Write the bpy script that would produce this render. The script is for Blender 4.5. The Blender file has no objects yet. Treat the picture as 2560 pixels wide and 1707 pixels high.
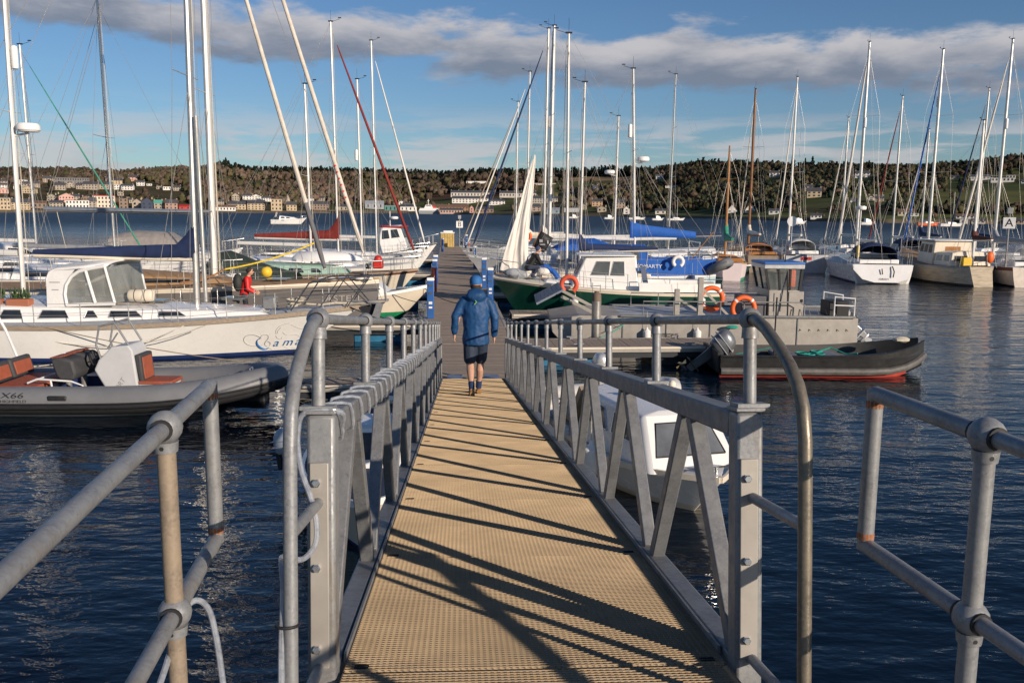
import bpy, math, random
import numpy as np
from mathutils import Vector, Matrix
R = math.radians
random.seed(7)
scene = bpy.context.scene
col = scene.collection
# ------------------------------------------------------------------ camera, sky, sun, exposure
CAMZ = 4.05
cd = bpy.data.cameras.new('camera'); cam = bpy.data.objects.new('camera', cd); col.objects.link(cam)
cd.sensor_width = 36.0; cd.lens = 2200 / 2560 * 36; cd.clip_start = .05; cd.clip_end = 12000
_p, _r = R(8.516), R(0.4)
_f = Vector((0, math.cos(_p), -math.sin(_p))); _rt = Vector((1, 0, 0)); _u = _rt.cross(_f)
_r2 = _rt * math.cos(_r) + _u * math.sin(_r); _u2 = _u * math.cos(_r) - _rt * math.sin(_r)
cam.matrix_world = Matrix(((_r2.x, _u2.x, -_f.x, 0), (_r2.y, _u2.y, -_f.y, 0), (_r2.z, _u2.z, -_f.z, CAMZ), (0, 0, 0, 1)))
scene.camera = cam
SUN_EL = R(17.0); SUN_AZ = math.atan2(.70, -.71)          # low sun behind the viewer's right shoulder
sdir = Vector((math.sin(SUN_AZ) * math.cos(SUN_EL), math.cos(SUN_AZ) * math.cos(SUN_EL), math.sin(SUN_EL)))
sl = bpy.data.lights.new('sun', 'SUN'); sl.energy = 5.0; sl.angle = R(.55); sl.color = (1.0, .85, .69)
so = bpy.data.objects.new('sun', sl); col.objects.link(so)
so.rotation_euler = sdir.to_track_quat('Z', 'Y').to_euler()
scene.view_settings.view_transform = 'Standard'; scene.view_settings.look = 'None'
scene.view_settings.exposure = 0.0; scene.view_settings.gamma = 1
scene.render.engine = 'CYCLES'
scene.cycles.max_bounces = 6; scene.cycles.transparent_max_bounces = 12
scene.cycles.use_denoising = True
world = bpy.data.worlds.new('World'); scene.world = world; world.use_nodes = True
SKYTINT = (.58, .76, 1.0, 1)
def build_world():
    nt = world.node_tree; N = nt.nodes; Lk = nt.links
    N.clear()
    out = N.new('ShaderNodeOutputWorld'); bg = N.new('ShaderNodeBackground'); bg.inputs['Strength'].default_value = .088
    sky = N.new('ShaderNodeTexSky'); sky.sky_type = 'NISHITA'; sky.sun_disc = False
    sky.sun_elevation = SUN_EL; sky.sun_rotation = SUN_AZ
    sky.air_density = 1.0; sky.dust_density = .2; sky.ozone_density = 2.0; sky.altitude = 0
    tc = N.new('ShaderNodeTexCoord'); sep = N.new('ShaderNodeSeparateXYZ'); Lk.new(tc.outputs['Generated'], sep.inputs[0])
    def m(op, a, b=None, c=None):
        n = N.new('ShaderNodeMath'); n.operation = op
        for i, x in enumerate((a, b, c)):
            if x is None: continue
            if isinstance(x, (int, float)): n.inputs[i].default_value = x
            else: Lk.new(x, n.inputs[i])
        return n.outputs[0]
    X, Y, Z = sep.outputs
    az = m('ARCTAN2', X, Y)                       # 0 straight ahead, + to the right
    el = m('ARCSINE', m('MINIMUM', m('MAXIMUM', Z, -1), 1))
    def vec(a, b, c=0.0):
        n = N.new('ShaderNodeCombineXYZ')
        for i, x in enumerate((a, b, c)):
            if isinstance(x, (int, float)): n.inputs[i].default_value = x
            else: Lk.new(x, n.inputs[i])
        return n.outputs[0]
    def noise(v, scale, det=6, rough=.55, dist=0.0, off=0):
        n = N.new('ShaderNodeTexNoise'); n.inputs['Scale'].default_value = scale; n.inputs['Detail'].default_value = det
        n.inputs['Roughness'].default_value = rough; n.inputs['Distortion'].default_value = dist
        n.noise_dimensions = '4D'; n.inputs['W'].default_value = off
        Lk.new(v, n.inputs['Vector']); return n.outputs['Fac']
    def ss(x, a, b):
        n = N.new('ShaderNodeMapRange'); n.interpolation_type = 'SMOOTHSTEP'
        Lk.new(x, n.inputs['Value']); n.inputs['From Min'].default_value = a; n.inputs['From Max'].default_value = b
        return n.outputs['Result']
    D = math.pi / 180
    # cloud field: flattened puffs, stretched along the horizon; streets of cloud at two levels
    v1 = vec(m('MULTIPLY', az, 2.2), m('MULTIPLY', el, 7.5))
    n1 = noise(v1, 3.0, 7, .58, .25, 1.7)
    n2 = noise(vec(m('MULTIPLY', az, 6), m('MULTIPLY', el, 16)), 3.2, 6, .6, .2, 4.4)
    # main street: its middle height follows the heading (higher on the left), repeating gently round the sky
    mid = m('ADD', m('MULTIPLY', m('SINE', m('MULTIPLY', m('ADD', az, .15), -2.0)), 2.0 * D), 10.2 * D)
    d1 = m('DIVIDE', m('SUBTRACT', el, mid), 2.1 * D)
    band = m('EXPONENT', m('MULTIPLY', m('MULTIPLY', d1, d1), -1.0))
    low = m('MULTIPLY', ss(el, -.5 * D, 2.0 * D), m('SUBTRACT', 1, ss(el, 3.4 * D, 7.0 * D)))
    dens1 = ss(m('ADD', m('MULTIPLY', band, .40), m('ADD', m('MULTIPLY', m('SUBTRACT', n1, .5), 1.15), m('MULTIPLY', m('SUBTRACT', n2, .5), .30))), .16, .36)
    n3 = noise(vec(m('MULTIPLY', az, 3.2), m('MULTIPLY', el, 24)), 3.0, 6, .58, .3, 9.1)
    dens2 = m('MULTIPLY', ss(n3, .42, .58), m('MULTIPLY', low, .72))
    hi = m('MULTIPLY', m('MULTIPLY', ss(n1, .58, .80), ss(el, 24 * D, 40 * D)), .6)
    dens = m('MINIMUM', m('MAXIMUM', m('MAXIMUM', dens1, dens2), hi), .93)
    # tops catch the sun, undersides are grey: compare the cloud field with itself a little higher up
    v1b = vec(m('MULTIPLY', az, 2.2), m('MULTIPLY', m('ADD', el, 1.3 * D), 7.5))
    n1b = noise(v1b, 3.0, 7, .58, .25, 1.7)
    d1b = m('DIVIDE', m('SUBTRACT', m('ADD', el, 1.3 * D), mid), 2.1 * D)
    bandb = m('EXPONENT', m('MULTIPLY', m('MULTIPLY', d1b, d1b), -1.0))
    above = m('ADD', m('MULTIPLY', bandb, .40), m('MULTIPLY', m('SUBTRACT', n1b, .5), 1.15))
    lit = m('SUBTRACT', 1, ss(above, .02, .46))
    cmix = N.new('ShaderNodeMix'); cmix.data_type = 'RGBA'
    Lk.new(lit, cmix.inputs['Factor'])
    cmix.inputs['A'].default_value = (2.2, 2.6, 3.4, 1); cmix.inputs['B'].default_value = (6.4, 6.2, 6.4, 1)
    fin = N.new('ShaderNodeMix'); fin.data_type = 'RGBA'
    tint = N.new('ShaderNodeMix'); tint.data_type = 'RGBA'; tint.blend_type = 'MULTIPLY'; tint.inputs['Factor'].default_value = 1
    Lk.new(sky.outputs[0], tint.inputs['A']); tint.inputs['B'].default_value = SKYTINT
    Lk.new(dens, fin.inputs['Factor']); Lk.new(tint.outputs['Result'], fin.inputs['A']); Lk.new(cmix.outputs['Result'], fin.inputs['B'])
    Lk.new(fin.outputs['Result'], bg.inputs['Color']); Lk.new(bg.outputs[0], out.inputs['Surface'])
build_world()
# ------------------------------------------------------------------ helpers
class MB:
    """collects shapes; build() links them as one mesh object"""
    def __init__(s): s.v = []; s.f = []; s.m = []
    def add(s, vs, fs, mi=0):
        o = len(s.v); s.v += [tuple(p) for p in vs]; s.f += [tuple(i + o for i in q) for q in fs]; s.m += [mi] * len(fs); return s
    def box(s, c, d, rot=None, mi=0):
        x, y, z = d[0] / 2, d[1] / 2, d[2] / 2
        vs = [Vector(p) for p in ((-x, -y, -z), (x, -y, -z), (x, y, -z), (-x, y, -z), (-x, -y, z), (x, -y, z), (x, y, z), (-x, y, z))]
        if rot is not None: vs = [rot @ p for p in vs]
        c = Vector(c); vs = [p + c for p in vs]
        return s.add(vs, ((0, 3, 2, 1), (4, 5, 6, 7), (0, 1, 5, 4), (1, 2, 6, 5), (2, 3, 7, 6), (3, 0, 4, 7)), mi)
    def bar(s, a, b, w, h, up=(0, 0, 1), mi=0):
        a = Vector(a); b = Vector(b); d = b - a; L = d.length; d.normalize()
        sd = d.cross(Vector(up))
        if sd.length < 1e-5: sd = d.cross(Vector((0, 1, 0)))
        sd.normalize(); u = sd.cross(d)
        m = Matrix((sd, d, u)).transposed()
        return s.box((a + b) / 2, (w, L, h), m, mi)
    def tube(s, pts, r, n=8, caps=True, mi=0, flat=1.0):
        pts = [Vector(p) for p in pts]; k = len(pts)
        rs = r if isinstance(r, (list, tuple)) else [r] * k
        prev = None; rings = []
        for i, p in enumerate(pts):
            t = (pts[min(i + 1, k - 1)] - pts[max(i - 1, 0)])
            t.normalize()
            if prev is None:
                a = Vector((0, 0, 1)) if abs(t.z) < .9 else Vector((1, 0, 0))
                u = t.cross(a); u.normalize()
            else:
                u = prev - t * prev.dot(t)
                if u.length < 1e-6: u = t.cross(Vector((0, 0, 1)))
                u.normalize()
            prev = u; w = t.cross(u)
            rings.append([p + (u * math.cos(2 * math.pi * j / n) + w * math.sin(2 * math.pi * j / n) * flat) * rs[i] for j in range(n)])
        return s.loft(rings, caps, mi)
    def loft(s, rings, caps=True, mi=0, closed=True):
        n = len(rings[0]); vs = [p for r_ in rings for p in r_]; fs = []
        for i in range(len(rings) - 1):
            for j in range(n if closed else n - 1):
                a = i * n + j; b = i * n + (j + 1) % n
                fs.append((a, b, b + n, a + n))
        if caps: fs.append(tuple(range(n - 1, -1, -1))); fs.append(tuple((len(rings) - 1) * n + j for j in range(n)))
        return s.add(vs, fs, mi)
    def lathe(s, prof, c=(0, 0, 0), n=16, axis='Z', mi=0):
        c = Vector(c); rings = []
        for r_, h in prof:
            ring = []
            for j in range(n):
                a = 2 * math.pi * j / n; x, y = r_ * math.cos(a), r_ * math.sin(a)
                p = {'Z': (x, y, h), 'Y': (x, h, -y), 'X': (h, x, y)}[axis]
                ring.append(c + Vector(p))
            rings.append(ring)
        return s.loft(rings, True, mi)
    def ball(s, c, r, n=12, sc=(1, 1, 1), mi=0):
        k = max(5, n // 2); c = Vector(c); rings = []
        for i in range(k + 1):
            a = math.pi * i / k; q = max(math.sin(a), .02)
            rings.append([c + Vector((r * q * math.cos(2 * math.pi * j / n) * sc[0], r * q * math.sin(2 * math.pi * j / n) * sc[1], -r * math.cos(a) * sc[2])) for j in range(n)])
        return s.loft(rings, True, mi)
    def torus(s, c, R0, r, n=24, k=10, axis='Y', arc=2 * math.pi, start=0, mi=0):
        c = Vector(c); full = arc > 6.28; pts = []
        cnt = n if full else n + 1
        rings = []
        for i in range(cnt):
            a = start + arc * i / n; ca, sa = math.cos(a), math.sin(a); ring = []
            for j in range(k):
                b = 2 * math.pi * j / k; q = R0 + r * math.cos(b); h = r * math.sin(b)
                p = {'Y': (q * ca, h, q * sa), 'Z': (q * ca, q * sa, h), 'X': (h, q * ca, q * sa)}[axis]
                ring.append(c + Vector(p))
            rings.append(ring)
        if full: rings.append(rings[0])
        return s.loft(rings, not full, mi)
    def prism(s, pts, d, mi=0):
        """polygon given as 3-D points, pushed by vector d"""
        pts = [Vector(p) for p in pts]; d = Vector(d); n = len(pts)
        fs = [tuple(range(n - 1, -1, -1)), tuple(range(n, 2 * n))] + [(i, (i + 1) % n, n + (i + 1) % n, n + i) for i in range(n)]
        return s.add(pts + [p + d for p in pts], fs, mi)
    def mesh(s, name, mats, smooth=True, angle=40):
        me = bpy.data.meshes.new(name); me.from_pydata(s.v, [], s.f)
        for m_ in (mats if isinstance(mats, (list, tuple)) else [mats]): me.materials.append(m_)
        if any(s.m): me.polygons.foreach_set('material_index', s.m)
        me.validate()
        if smooth:
            me.polygons.foreach_set('use_smooth', [True] * len(me.polygons))
            try: me.set_sharp_from_angle(angle=R(angle))
            except Exception: pass
        me.update(); return me
    def build(s, name, mats, parent=None, smooth=True, angle=40, bevel=0, loc=None):
        o = bpy.data.objects.new(name, s.mesh(name, mats, smooth, angle)); col.objects.link(o)
        if parent: o.parent = parent
        if loc: o.location = loc
        if bevel:
            b = o.modifiers.new('bevel', 'BEVEL'); b.width = bevel; b.segments = 2; b.limit_method = 'ANGLE'; b.angle_limit = R(35); b.harden_normals = False
        return o
def tag(o, label, cat=None, group=None, kind=None):
    o['label'] = label
    if cat: o['category'] = cat
    if group: o['group'] = group
    if kind: o['kind'] = kind
    return o
def thing(name, label, cat, loc=(0, 0, 0), rz=0, group=None, kind=None):
    o = bpy.data.objects.new(name, None); col.objects.link(o); o.empty_display_size = .1
    o.location = loc; o.rotation_euler = (0, 0, rz)
    return tag(o, label, cat, group, kind)
def copy_tree(o, parent=None):
    c = o.copy(); col.objects.link(c)
    if parent: c.parent = parent
    for ch in list(o.children): copy_tree(ch, c)
    return c
def put(name, me, parent, loc=(0, 0, 0), rot=(0, 0, 0), sc=(1, 1, 1)):
    o = bpy.data.objects.new(name, me); col.objects.link(o); o.parent = parent
    o.location = loc; o.rotation_euler = rot; o.scale = sc; return o
def text(name, body, mat_, parent, loc, rot, size, shear=0, ext=.002, align='LEFT', sc=(1, 1, 1)):
    c = bpy.data.curves.new(name, 'FONT'); c.body = body; c.size = size; c.shear = shear; c.extrude = ext; c.align_x = align; c.resolution_u = 3
    c.materials.append(mat_); o = bpy.data.objects.new(name, c); col.objects.link(o)
    bpy.context.view_layer.update()
    me = bpy.data.meshes.new_from_object(o); bpy.data.objects.remove(o); bpy.data.curves.remove(c)
    return put(name, me, parent, loc, rot, sc)
_mats = {}
def mat(name, c, rough=.5, metal=0, var=.12, vs=3.0, bump=0, bs=60, spec=.5, c2=None, dirt=0, dcol=(.16, .13, .09), alpha=1, trans=0, coat=0, stretch=None):
    """procedural surface: base colour, broad tone noise, optional stains, optional fine relief"""
    if name in _mats: return _mats[name]
    m = bpy.data.materials.new(name); m.use_nodes = True; nt = m.node_tree; N = nt.nodes; Lk = nt.links
    b = N['Principled BSDF']; b.inputs['Roughness'].default_value = rough; b.inputs['Metallic'].default_value = metal
    b.inputs['Specular IOR Level'].default_value = spec
    if coat: b.inputs['Coat Weight'].default_value = coat; b.inputs['Coat Roughness'].default_value = .08
    if trans: b.inputs['Transmission Weight'].default_value = trans
    b.inputs['Alpha'].default_value = alpha
    tc = N.new('ShaderNodeTexCoord'); src = tc.outputs['Object']
    if stretch:
        mp = N.new('ShaderNodeMapping'); mp.inputs['Scale'].default_value = stretch; Lk.new(src, mp.inputs['Vector']); src2 = mp.outputs[0]
    else: src2 = src
    def noise(sc, det=4, ro=.6, v=None):
        n = N.new('ShaderNodeTexNoise'); n.inputs['Scale'].default_value = sc; n.inputs['Detail'].default_value = det; n.inputs['Roughness'].default_value = ro
        Lk.new(v or src, n.inputs['Vector']); return n.outputs['Fac']
    c = tuple(c); hi = tuple(min(1, x * (1 + var)) for x in c); lo = tuple(x * (1 - var) for x in (c2 or c))
    rp = N.new('ShaderNodeValToRGB'); rp.color_ramp.elements[0].position = .32; rp.color_ramp.elements[1].position = .68
    rp.color_ramp.elements[0].color = (*lo, 1); rp.color_ramp.elements[1].color = (*hi, 1)
    Lk.new(noise(vs, 5, .62, src2), rp.inputs[0]); outc = rp.outputs[0]
    if dirt:
        mx = N.new('ShaderNodeMix'); mx.data_type = 'RGBA'; d = N.new('ShaderNodeMapRange'); d.inputs['From Min'].default_value = .52; d.inputs['From Max'].default_value = .78
        d.inputs['To Max'].default_value = dirt; Lk.new(noise(vs * 2.3 + .7, 6, .7, src2), d.inputs['Value'])
        Lk.new(d.outputs[0], mx.inputs['Factor']); Lk.new(outc, mx.inputs['A']); mx.inputs['B'].default_value = (*dcol, 1); outc = mx.outputs['Result']
    Lk.new(outc, b.inputs['Base Color'])
    rr = N.new('ShaderNodeMapRange'); rr.inputs['To Min'].default_value = max(0, rough - .1); rr.inputs['To Max'].default_value = min(1, rough + .12)
    Lk.new(noise(vs * 4, 3), rr.inputs['Value']); Lk.new(rr.outputs[0], b.inputs['Roughness'])
    if bump:
        bp = N.new('ShaderNodeBump'); bp.inputs['Strength'].default_value = bump; bp.inputs['Distance'].default_value = .01
        Lk.new(noise(bs, 4, .6, src2), bp.inputs['Height']); Lk.new(bp.outputs[0], b.inputs['Normal'])
    _mats[name] = m; return m
def steel(name, c, rough=.5, metal=.25, stain=.5, scol=(.17, .125, .075), z=1.0):
    """hot-dip galvanised steel: spangle, dull patches, fine pitting, brown and dark runs"""
    m = bpy.data.materials.new(name); m.use_nodes = True; nt = m.node_tree; N = nt.nodes; Lk = nt.links; _mats[name] = m
    b = N['Principled BSDF']; b.inputs['Metallic'].default_value = metal
    tc = N.new('ShaderNodeTexCoord'); geo = N.new('ShaderNodeNewGeometry')
    def nz(sc, det, ro, st=(1, 1, 1)):
        mp = N.new('ShaderNodeMapping'); mp.inputs['Scale'].default_value = st; Lk.new(geo.outputs['Position'], mp.inputs['Vector'])
        n = N.new('ShaderNodeTexNoise'); n.inputs['Scale'].default_value = sc; n.inputs['Detail'].default_value = det; n.inputs['Roughness'].default_value = ro; Lk.new(mp.outputs[0], n.inputs['Vector']); return n.outputs['Fac']
    def rng(x, a, c, lo=0., hi=1.):
        n = N.new('ShaderNodeMapRange'); Lk.new(x, n.inputs['Value']); n.inputs['From Min'].default_value = a; n.inputs['From Max'].default_value = c; n.inputs['To Min'].default_value = lo; n.inputs['To Max'].default_value = hi; return n.outputs[0]
    def mix(f, A, B, mode='MIX'):
        n = N.new('ShaderNodeMix'); n.data_type = 'RGBA'; n.blend_type = mode
        for k, x in (('Factor', f), ('A', A), ('B', B)):
            if isinstance(x, (tuple, float)): n.inputs[k].default_value = x if isinstance(x, float) else (*x, 1)
            else: Lk.new(x, n.inputs[k])
        return n.outputs['Result']
    vo = N.new('ShaderNodeTexVoronoi'); vo.inputs['Scale'].default_value = 120; Lk.new(geo.outputs['Position'], vo.inputs['Vector'])
    base = mix(rng(vo.outputs['Color'], 0, 1), tuple(x * .80 for x in c), tuple(x * 1.22 for x in c))
    base = mix(rng(nz(9, 6, .65), .40, .66), base, tuple(min(1, x * 1.28) for x in (c[0] * 1.02, c[1] * 1.01, c[2] * .96)))
    base = mix(rng(nz(55, 5, .7), .55, .75, 0, .55), base, tuple(x * .55 for x in c))
    base = mix(rng(nz(6, 7, .72, (1, 1, .22)), .53, .70, 0, stain), base, scol)
    base = mix(rng(nz(30, 6, .75), .64, .72, 0, .7), base, tuple(x * .45 for x in scol))
    Lk.new(base, b.inputs['Base Color']); Lk.new(rng(nz(24, 4, .6), .3, .7, rough - .12, rough + .18), b.inputs['Roughness'])
    bp = N.new('ShaderNodeBump'); bp.inputs['Strength'].default_value = .25; bp.inputs['Distance'].default_value = .002; Lk.new(nz(150, 4, .7), bp.inputs['Height']); Lk.new(bp.outputs[0], b.inputs['Normal'])
    return m
# ---- palette
GALV = steel('galvanised', (.225, .233, .245), .46, .25, .55)
GALV2 = steel('galvanised_frame', (.185, .19, .20), .5, .25, .45, (.10, .095, .08))
ALU = mat('dull_aluminium', (.50, .50, .51), .42, .5, .10, 5, .04, 40, dirt=.25, dcol=(.3, .27, .22))
ALUP = mat('plate_aluminium', (.36, .335, .30), .5, .2, .12, 3, .05, 30, dirt=.3, dcol=(.25, .21, .16))
CHROME = mat('stainless', (.62, .62, .62), .25, .9, .05)
GRATE = mat('grating_tan', (.43, .32, .195), .8, 0, .20, 2.2, .2, 220, dirt=.5, dcol=(.25, .185, .125))
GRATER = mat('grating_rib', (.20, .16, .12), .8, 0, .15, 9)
DARK = mat('clip_and_shade_black', (.012, .013, .016), .9)
BLACK = mat('black_rubber', (.018, .018, .02), .6, 0, .3, 8)
PLANK = mat('weathered_plank', (.30, .235, .18), .85, 0, .28, 5, .3, 120, dirt=.3, dcol=(.14, .115, .09), stretch=(1, 14, 1))
WHITE = mat('gelcoat_white', (.82, .81, .78), .28, 0, .04, 1.2, 0, 1, dirt=.14, dcol=(.58, .52, .42), coat=.3)
WHITE2 = mat('gelcoat_clean', (.82, .81, .79), .25, 0, .04, 1.5, coat=.3)
CREAM = mat('gelcoat_cream', (.74, .66, .53), .35, 0, .07, 1.5, dirt=.2, dcol=(.45, .36, .25))
DECKW = mat('deck_nonskid', (.62, .62, .60), .7, 0, .08, 5, .15, 200, dirt=.2, dcol=(.4, .36, .3))
DECKG = mat('deck_grey', (.42, .44, .46), .7, 0, .1, 5, .15, 200)
TEAK = mat('teak', (.36, .22, .11), .7, 0, .2, 3, .2, 60, stretch=(1, 16, 1))
TEAKG = mat('teak_weathered', (.30, .24, .18), .8, 0, .25, 4, .2, 70, dirt=.3, dcol=(.16, .13, .08), stretch=(1, 10, 10))
VARN = mat('varnished_wood', (.36, .16, .05), .3, 0, .25, 4, coat=.4, stretch=(6, 6, .6))
NAVY = mat('navy_canvas', (.012, .026, .085), .8, 0, .2, 4, .25, 25)
BLUEC = mat('blue_canvas', (.01, .10, .42), .75, 0, .15, 3, .25, 20)
REDC = mat('red_canvas', (.20, .022, .016), .8, 0, .2, 4, .25, 25)
GREENC = mat('green_canvas', (.04, .25, .17), .8, 0, .2, 4, .25, 25)
OLIVEC = mat('dark_green_cover', (.03, .045, .035), .8, 0, .25, 3, .3, 20)
SAIL = mat('sailcloth', (.74, .70, .64), .8, 0, .06, 3, .3, 12)
SAILG = mat('grey_sailcloth', (.30, .32, .35), .8, 0, .1, 3, .3, 14)
FURL = mat('furled_sail', (.62, .56, .48), .8, 0, .14, 4, .4, 30)
MASTW = mat('painted_mast', (.72, .70, .66), .3, .15, .06, 2)
MASTA = mat('anodised_mast', (.55, .54, .52), .32, .6, .1, 2)
WIRE = mat('rigging_wire', (.40, .38, .35), .45, .5, .15)
ROPE = mat('rope_pale', (.55, .50, .40), .9, 0, .2, 20)
ROPEG = mat('rope_green', (.02, .30, .24), .9, 0, .25, 20)
ROPEB = mat('rope_blue', (.02, .12, .40), .9, 0, .25, 20)
ROPEY = mat('rope_yellow', (.70, .50, .04), .9, 0, .25, 20)
GLASS = mat('dark_glass', (.025, .03, .035), .06, 0, .2, 2, spec=.8)
GLASSG = mat('grey_glass', (.10, .11, .11), .08, 0, .3, 1.5, spec=.8)
ORANGE = mat('lifebuoy_orange', (.80, .13, .02), .5, 0, .1, 5)
RED = mat('signal_red', (.55, .03, .02), .45, 0, .12, 5)
YELLOW = mat('yellow_plastic', (.75, .50, .03), .5, 0, .1, 5)
PEDB = mat('pedestal_blue', (.025, .105, .33), .4, 0, .12, 4)
FLOATB = mat('float_blue', (.02, .15, .28), .5, 0, .2, 3, dirt=.4, dcol=(.05, .07, .05))
NAVYP = mat('navy_paint', (.02, .04, .14), .35, 0, .15, 2)
ANTIB = mat('antifoul_blue', (.03, .06, .17), .6, 0, .2, 3)
ANTIR = mat('antifoul_red', (.42, .05, .03), .6, 0, .2, 4)
ANTIG = mat('antifoul_green', (.01, .22, .09), .6, 0, .2, 3)
ANTIK = mat('antifoul_black', (.015, .016, .02), .6, 0, .2, 3)
GREYH = mat('grey_topsides', (.165, .155, .15), .3, 0, .08, 1, coat=.4)
GREENH = mat('dark_green_topsides', (.005, .055, .036), .3, 0, .2, 1, dirt=.2, dcol=(.05, .06, .05), coat=.3)
BLUEH = mat('pale_blue_topsides', (.50, .66, .70), .35, 0, .06, 1)
PINKW = mat('pinkish_topsides', (.70, .60, .60), .35, 0, .06, 1)
WOODH = mat('weathered_hull', (.46, .38, .27), .45, 0, .25, 1.6, dirt=.4, dcol=(.18, .13, .08), stretch=(1, 1, 5))
HYP = mat('hypalon_dark', (.032, .033, .036), .5, 0, .15, 3)
HYPG = mat('hypalon_grey', (.175, .18, .19), .5, 0, .08, 3)
HYPK = mat('work_boat_black', (.022, .022, .022), .45, 0, .3, 3, dirt=.3, dcol=(.08, .075, .07))
GREYM = mat('engine_grey', (.15, .16, .175), .3, .3, .12, 4, coat=.4)
SILVER = mat('engine_silver', (.58, .58, .58), .3, .5, .1, 4, coat=.4)
CONC = mat('console_grey', (.55, .56, .57), .4, 0, .06, 3)
SEATO = mat('seat_rust', (.33, .085, .042), .65, 0, .12, 8)
SEATK = mat('seat_charcoal', (.05, .05, .053), .7, 0, .15, 8)
CLEAR = mat('clear_vinyl', (.55, .57, .60), .12, 0, .1, 3, alpha=.35)
TERRA = mat('terracotta', (.40, .14, .07), .8)
SIGNW = mat('sign_white', (.80, .80, .78), .5)
INK = mat('ink_black', (.01, .01, .012), .6)
INKB = mat('ink_blue', (.01, .13, .38), .5)
INKG = mat('ink_grey', (.35, .34, .36), .5)
LETW = mat('lettering_white', (.75, .75, .73), .5)
# ------------------------------------------------------------------ water
def water_mat():
    m = bpy.data.materials.new('sea_water'); m.use_nodes = True; nt = m.node_tree; N = nt.nodes; Lk = nt.links
    b = N['Principled BSDF']; b.inputs['Base Color'].default_value = (.0016, .007, .016, 1); b.inputs['Roughness'].default_value = .06
    b.inputs['IOR'].default_value = 1.333
    tc = N.new('ShaderNodeTexCoord')
    def nz(scale, sx, sy, rot, det, rough=.55):
        mp = N.new('ShaderNodeMapping'); mp.inputs['Scale'].default_value = (sx, sy, 1); mp.inputs['Rotation'].default_value = (0, 0, rot)
        Lk.new(tc.outputs['Object'], mp.inputs['Vector'])
        n = N.new('ShaderNodeTexNoise'); n.inputs['Scale'].default_value = scale; n.inputs['Detail'].default_value = det; n.inputs['Roughness'].default_value = rough
        Lk.new(mp.outputs[0], n.inputs['Vector']); return n.outputs['Fac']
    def mul(a, k):
        n = N.new('ShaderNodeMath'); n.operation = 'MULTIPLY'; Lk.new(a, n.inputs[0])
        if isinstance(k, float): n.inputs[1].default_value = k
        else: Lk.new(k, n.inputs[1])
        return n.outputs[0]
    def add(a, c):
        n = N.new('ShaderNodeMath'); n.operation = 'ADD'; Lk.new(a, n.inputs[0]); Lk.new(c, n.inputs[1]); return n.outputs[0]
    # chop grows in the open water beyond the berths, cat's-paws vary it
    sep = N.new('ShaderNodeSeparateXYZ'); Lk.new(tc.outputs['Object'], sep.inputs[0])
    op = N.new('ShaderNodeMapRange'); op.interpolation_type = 'SMOOTHSTEP'; Lk.new(sep.outputs['Y'], op.inputs['Value'])
    op.inputs['From Min'].default_value = 22; op.inputs['From Max'].default_value = 120; op.inputs['To Min'].default_value = .50; op.inputs['To Max'].default_value = 4.0
    gust = N.new('ShaderNodeMapRange'); Lk.new(nz(.06, 1, 2.2, .2, 3), gust.inputs['Value']); gust.inputs['From Min'].default_value = .3; gust.inputs['From Max'].default_value = .7
    gust.inputs['To Min'].default_value = .6; gust.inputs['To Max'].default_value = 1.25
    near = N.new('ShaderNodeMapRange'); near.interpolation_type = 'SMOOTHSTEP'; Lk.new(sep.outputs['Y'], near.inputs['Value'])
    near.inputs['From Min'].default_value = 9; near.inputs['From Max'].default_value = 21; near.inputs['To Min'].default_value = 1.25; near.inputs['To Max'].default_value = 1.0
    amp = mul(mul(op.outputs[0], gust.outputs[0]), near.outputs[0])
    h = add(add(mul(nz(1.05, .75, 1.7, .25, 3), .085), mul(nz(3.1, .8, 1.6, -.2, 3), .030)), mul(nz(.35, .7, 1.6, .1, 2), .10))
    bp = N.new('ShaderNodeBump'); bp.inputs['Strength'].default_value = 1.0; bp.inputs['Distance'].default_value = 1.0
    rf = N.new('ShaderNodeMapRange'); rf.interpolation_type = 'SMOOTHSTEP'; Lk.new(sep.outputs['Y'], rf.inputs['Value'])
    rf.inputs['From Min'].default_value = 45; rf.inputs['From Max'].default_value = 260; rf.inputs['To Min'].default_value = .05; rf.inputs['To Max'].default_value = .42
    Lk.new(rf.outputs[0], b.inputs['Roughness'])
    Lk.new(mul(h, amp), bp.inputs['Height']); Lk.new(bp.outputs[0], b.inputs['Normal'])
    return m
w = MB(); w.add([(-6000, -400, 0), (6000, -400, 0), (6000, 9000, 0), (-6000, 9000, 0)], [(0, 1, 2, 3)])
wo = w.build('water', water_mat(), smooth=False); tag(wo, 'dark blue rippled sea in the marina and bay', kind='structure')
# ------------------------------------------------------------------ far shore: terrain
F_PX, CX = 2200., 1280.
SHX = np.array([-2600, -900, 0, 600, 1000, 1280, 1500, 1900, 2200, 2560, 3500, 5200], float)
SHY = np.array([420, 480, 557, 685, 800, 640, 580, 405, 335, 325, 300, 260], float)
SKX = np.array([-2600, -700, 0, 150, 300, 480, 560, 620, 800, 1000, 1100, 1200, 1450, 1560, 1640, 1740, 1840, 1960, 2100, 2260, 2400, 2480, 2560, 3300, 5200], float)
SKYP = np.array([430, 425, 424, 424, 430, 421, 410, 424, 429, 434, 440, 436, 434, 431, 424, 412, 410, 414, 410, 414, 405, 393, 386, 390, 420], float)
def px_of(u): return u * F_PX + CX
def shore(u): return np.interp(px_of(u), SHX, SHY)
def horiz(px): return 524.1 + (px - CX) * .00698
def ridge_h(u):
    px = px_of(u); Yr = shore(u) * 1.95
    return CAMZ + (horiz(px) - np.interp(px, SKX, SKYP)) / F_PX * Yr * 1.01 - 5.5
_rs = np.random.RandomState(3)
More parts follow.
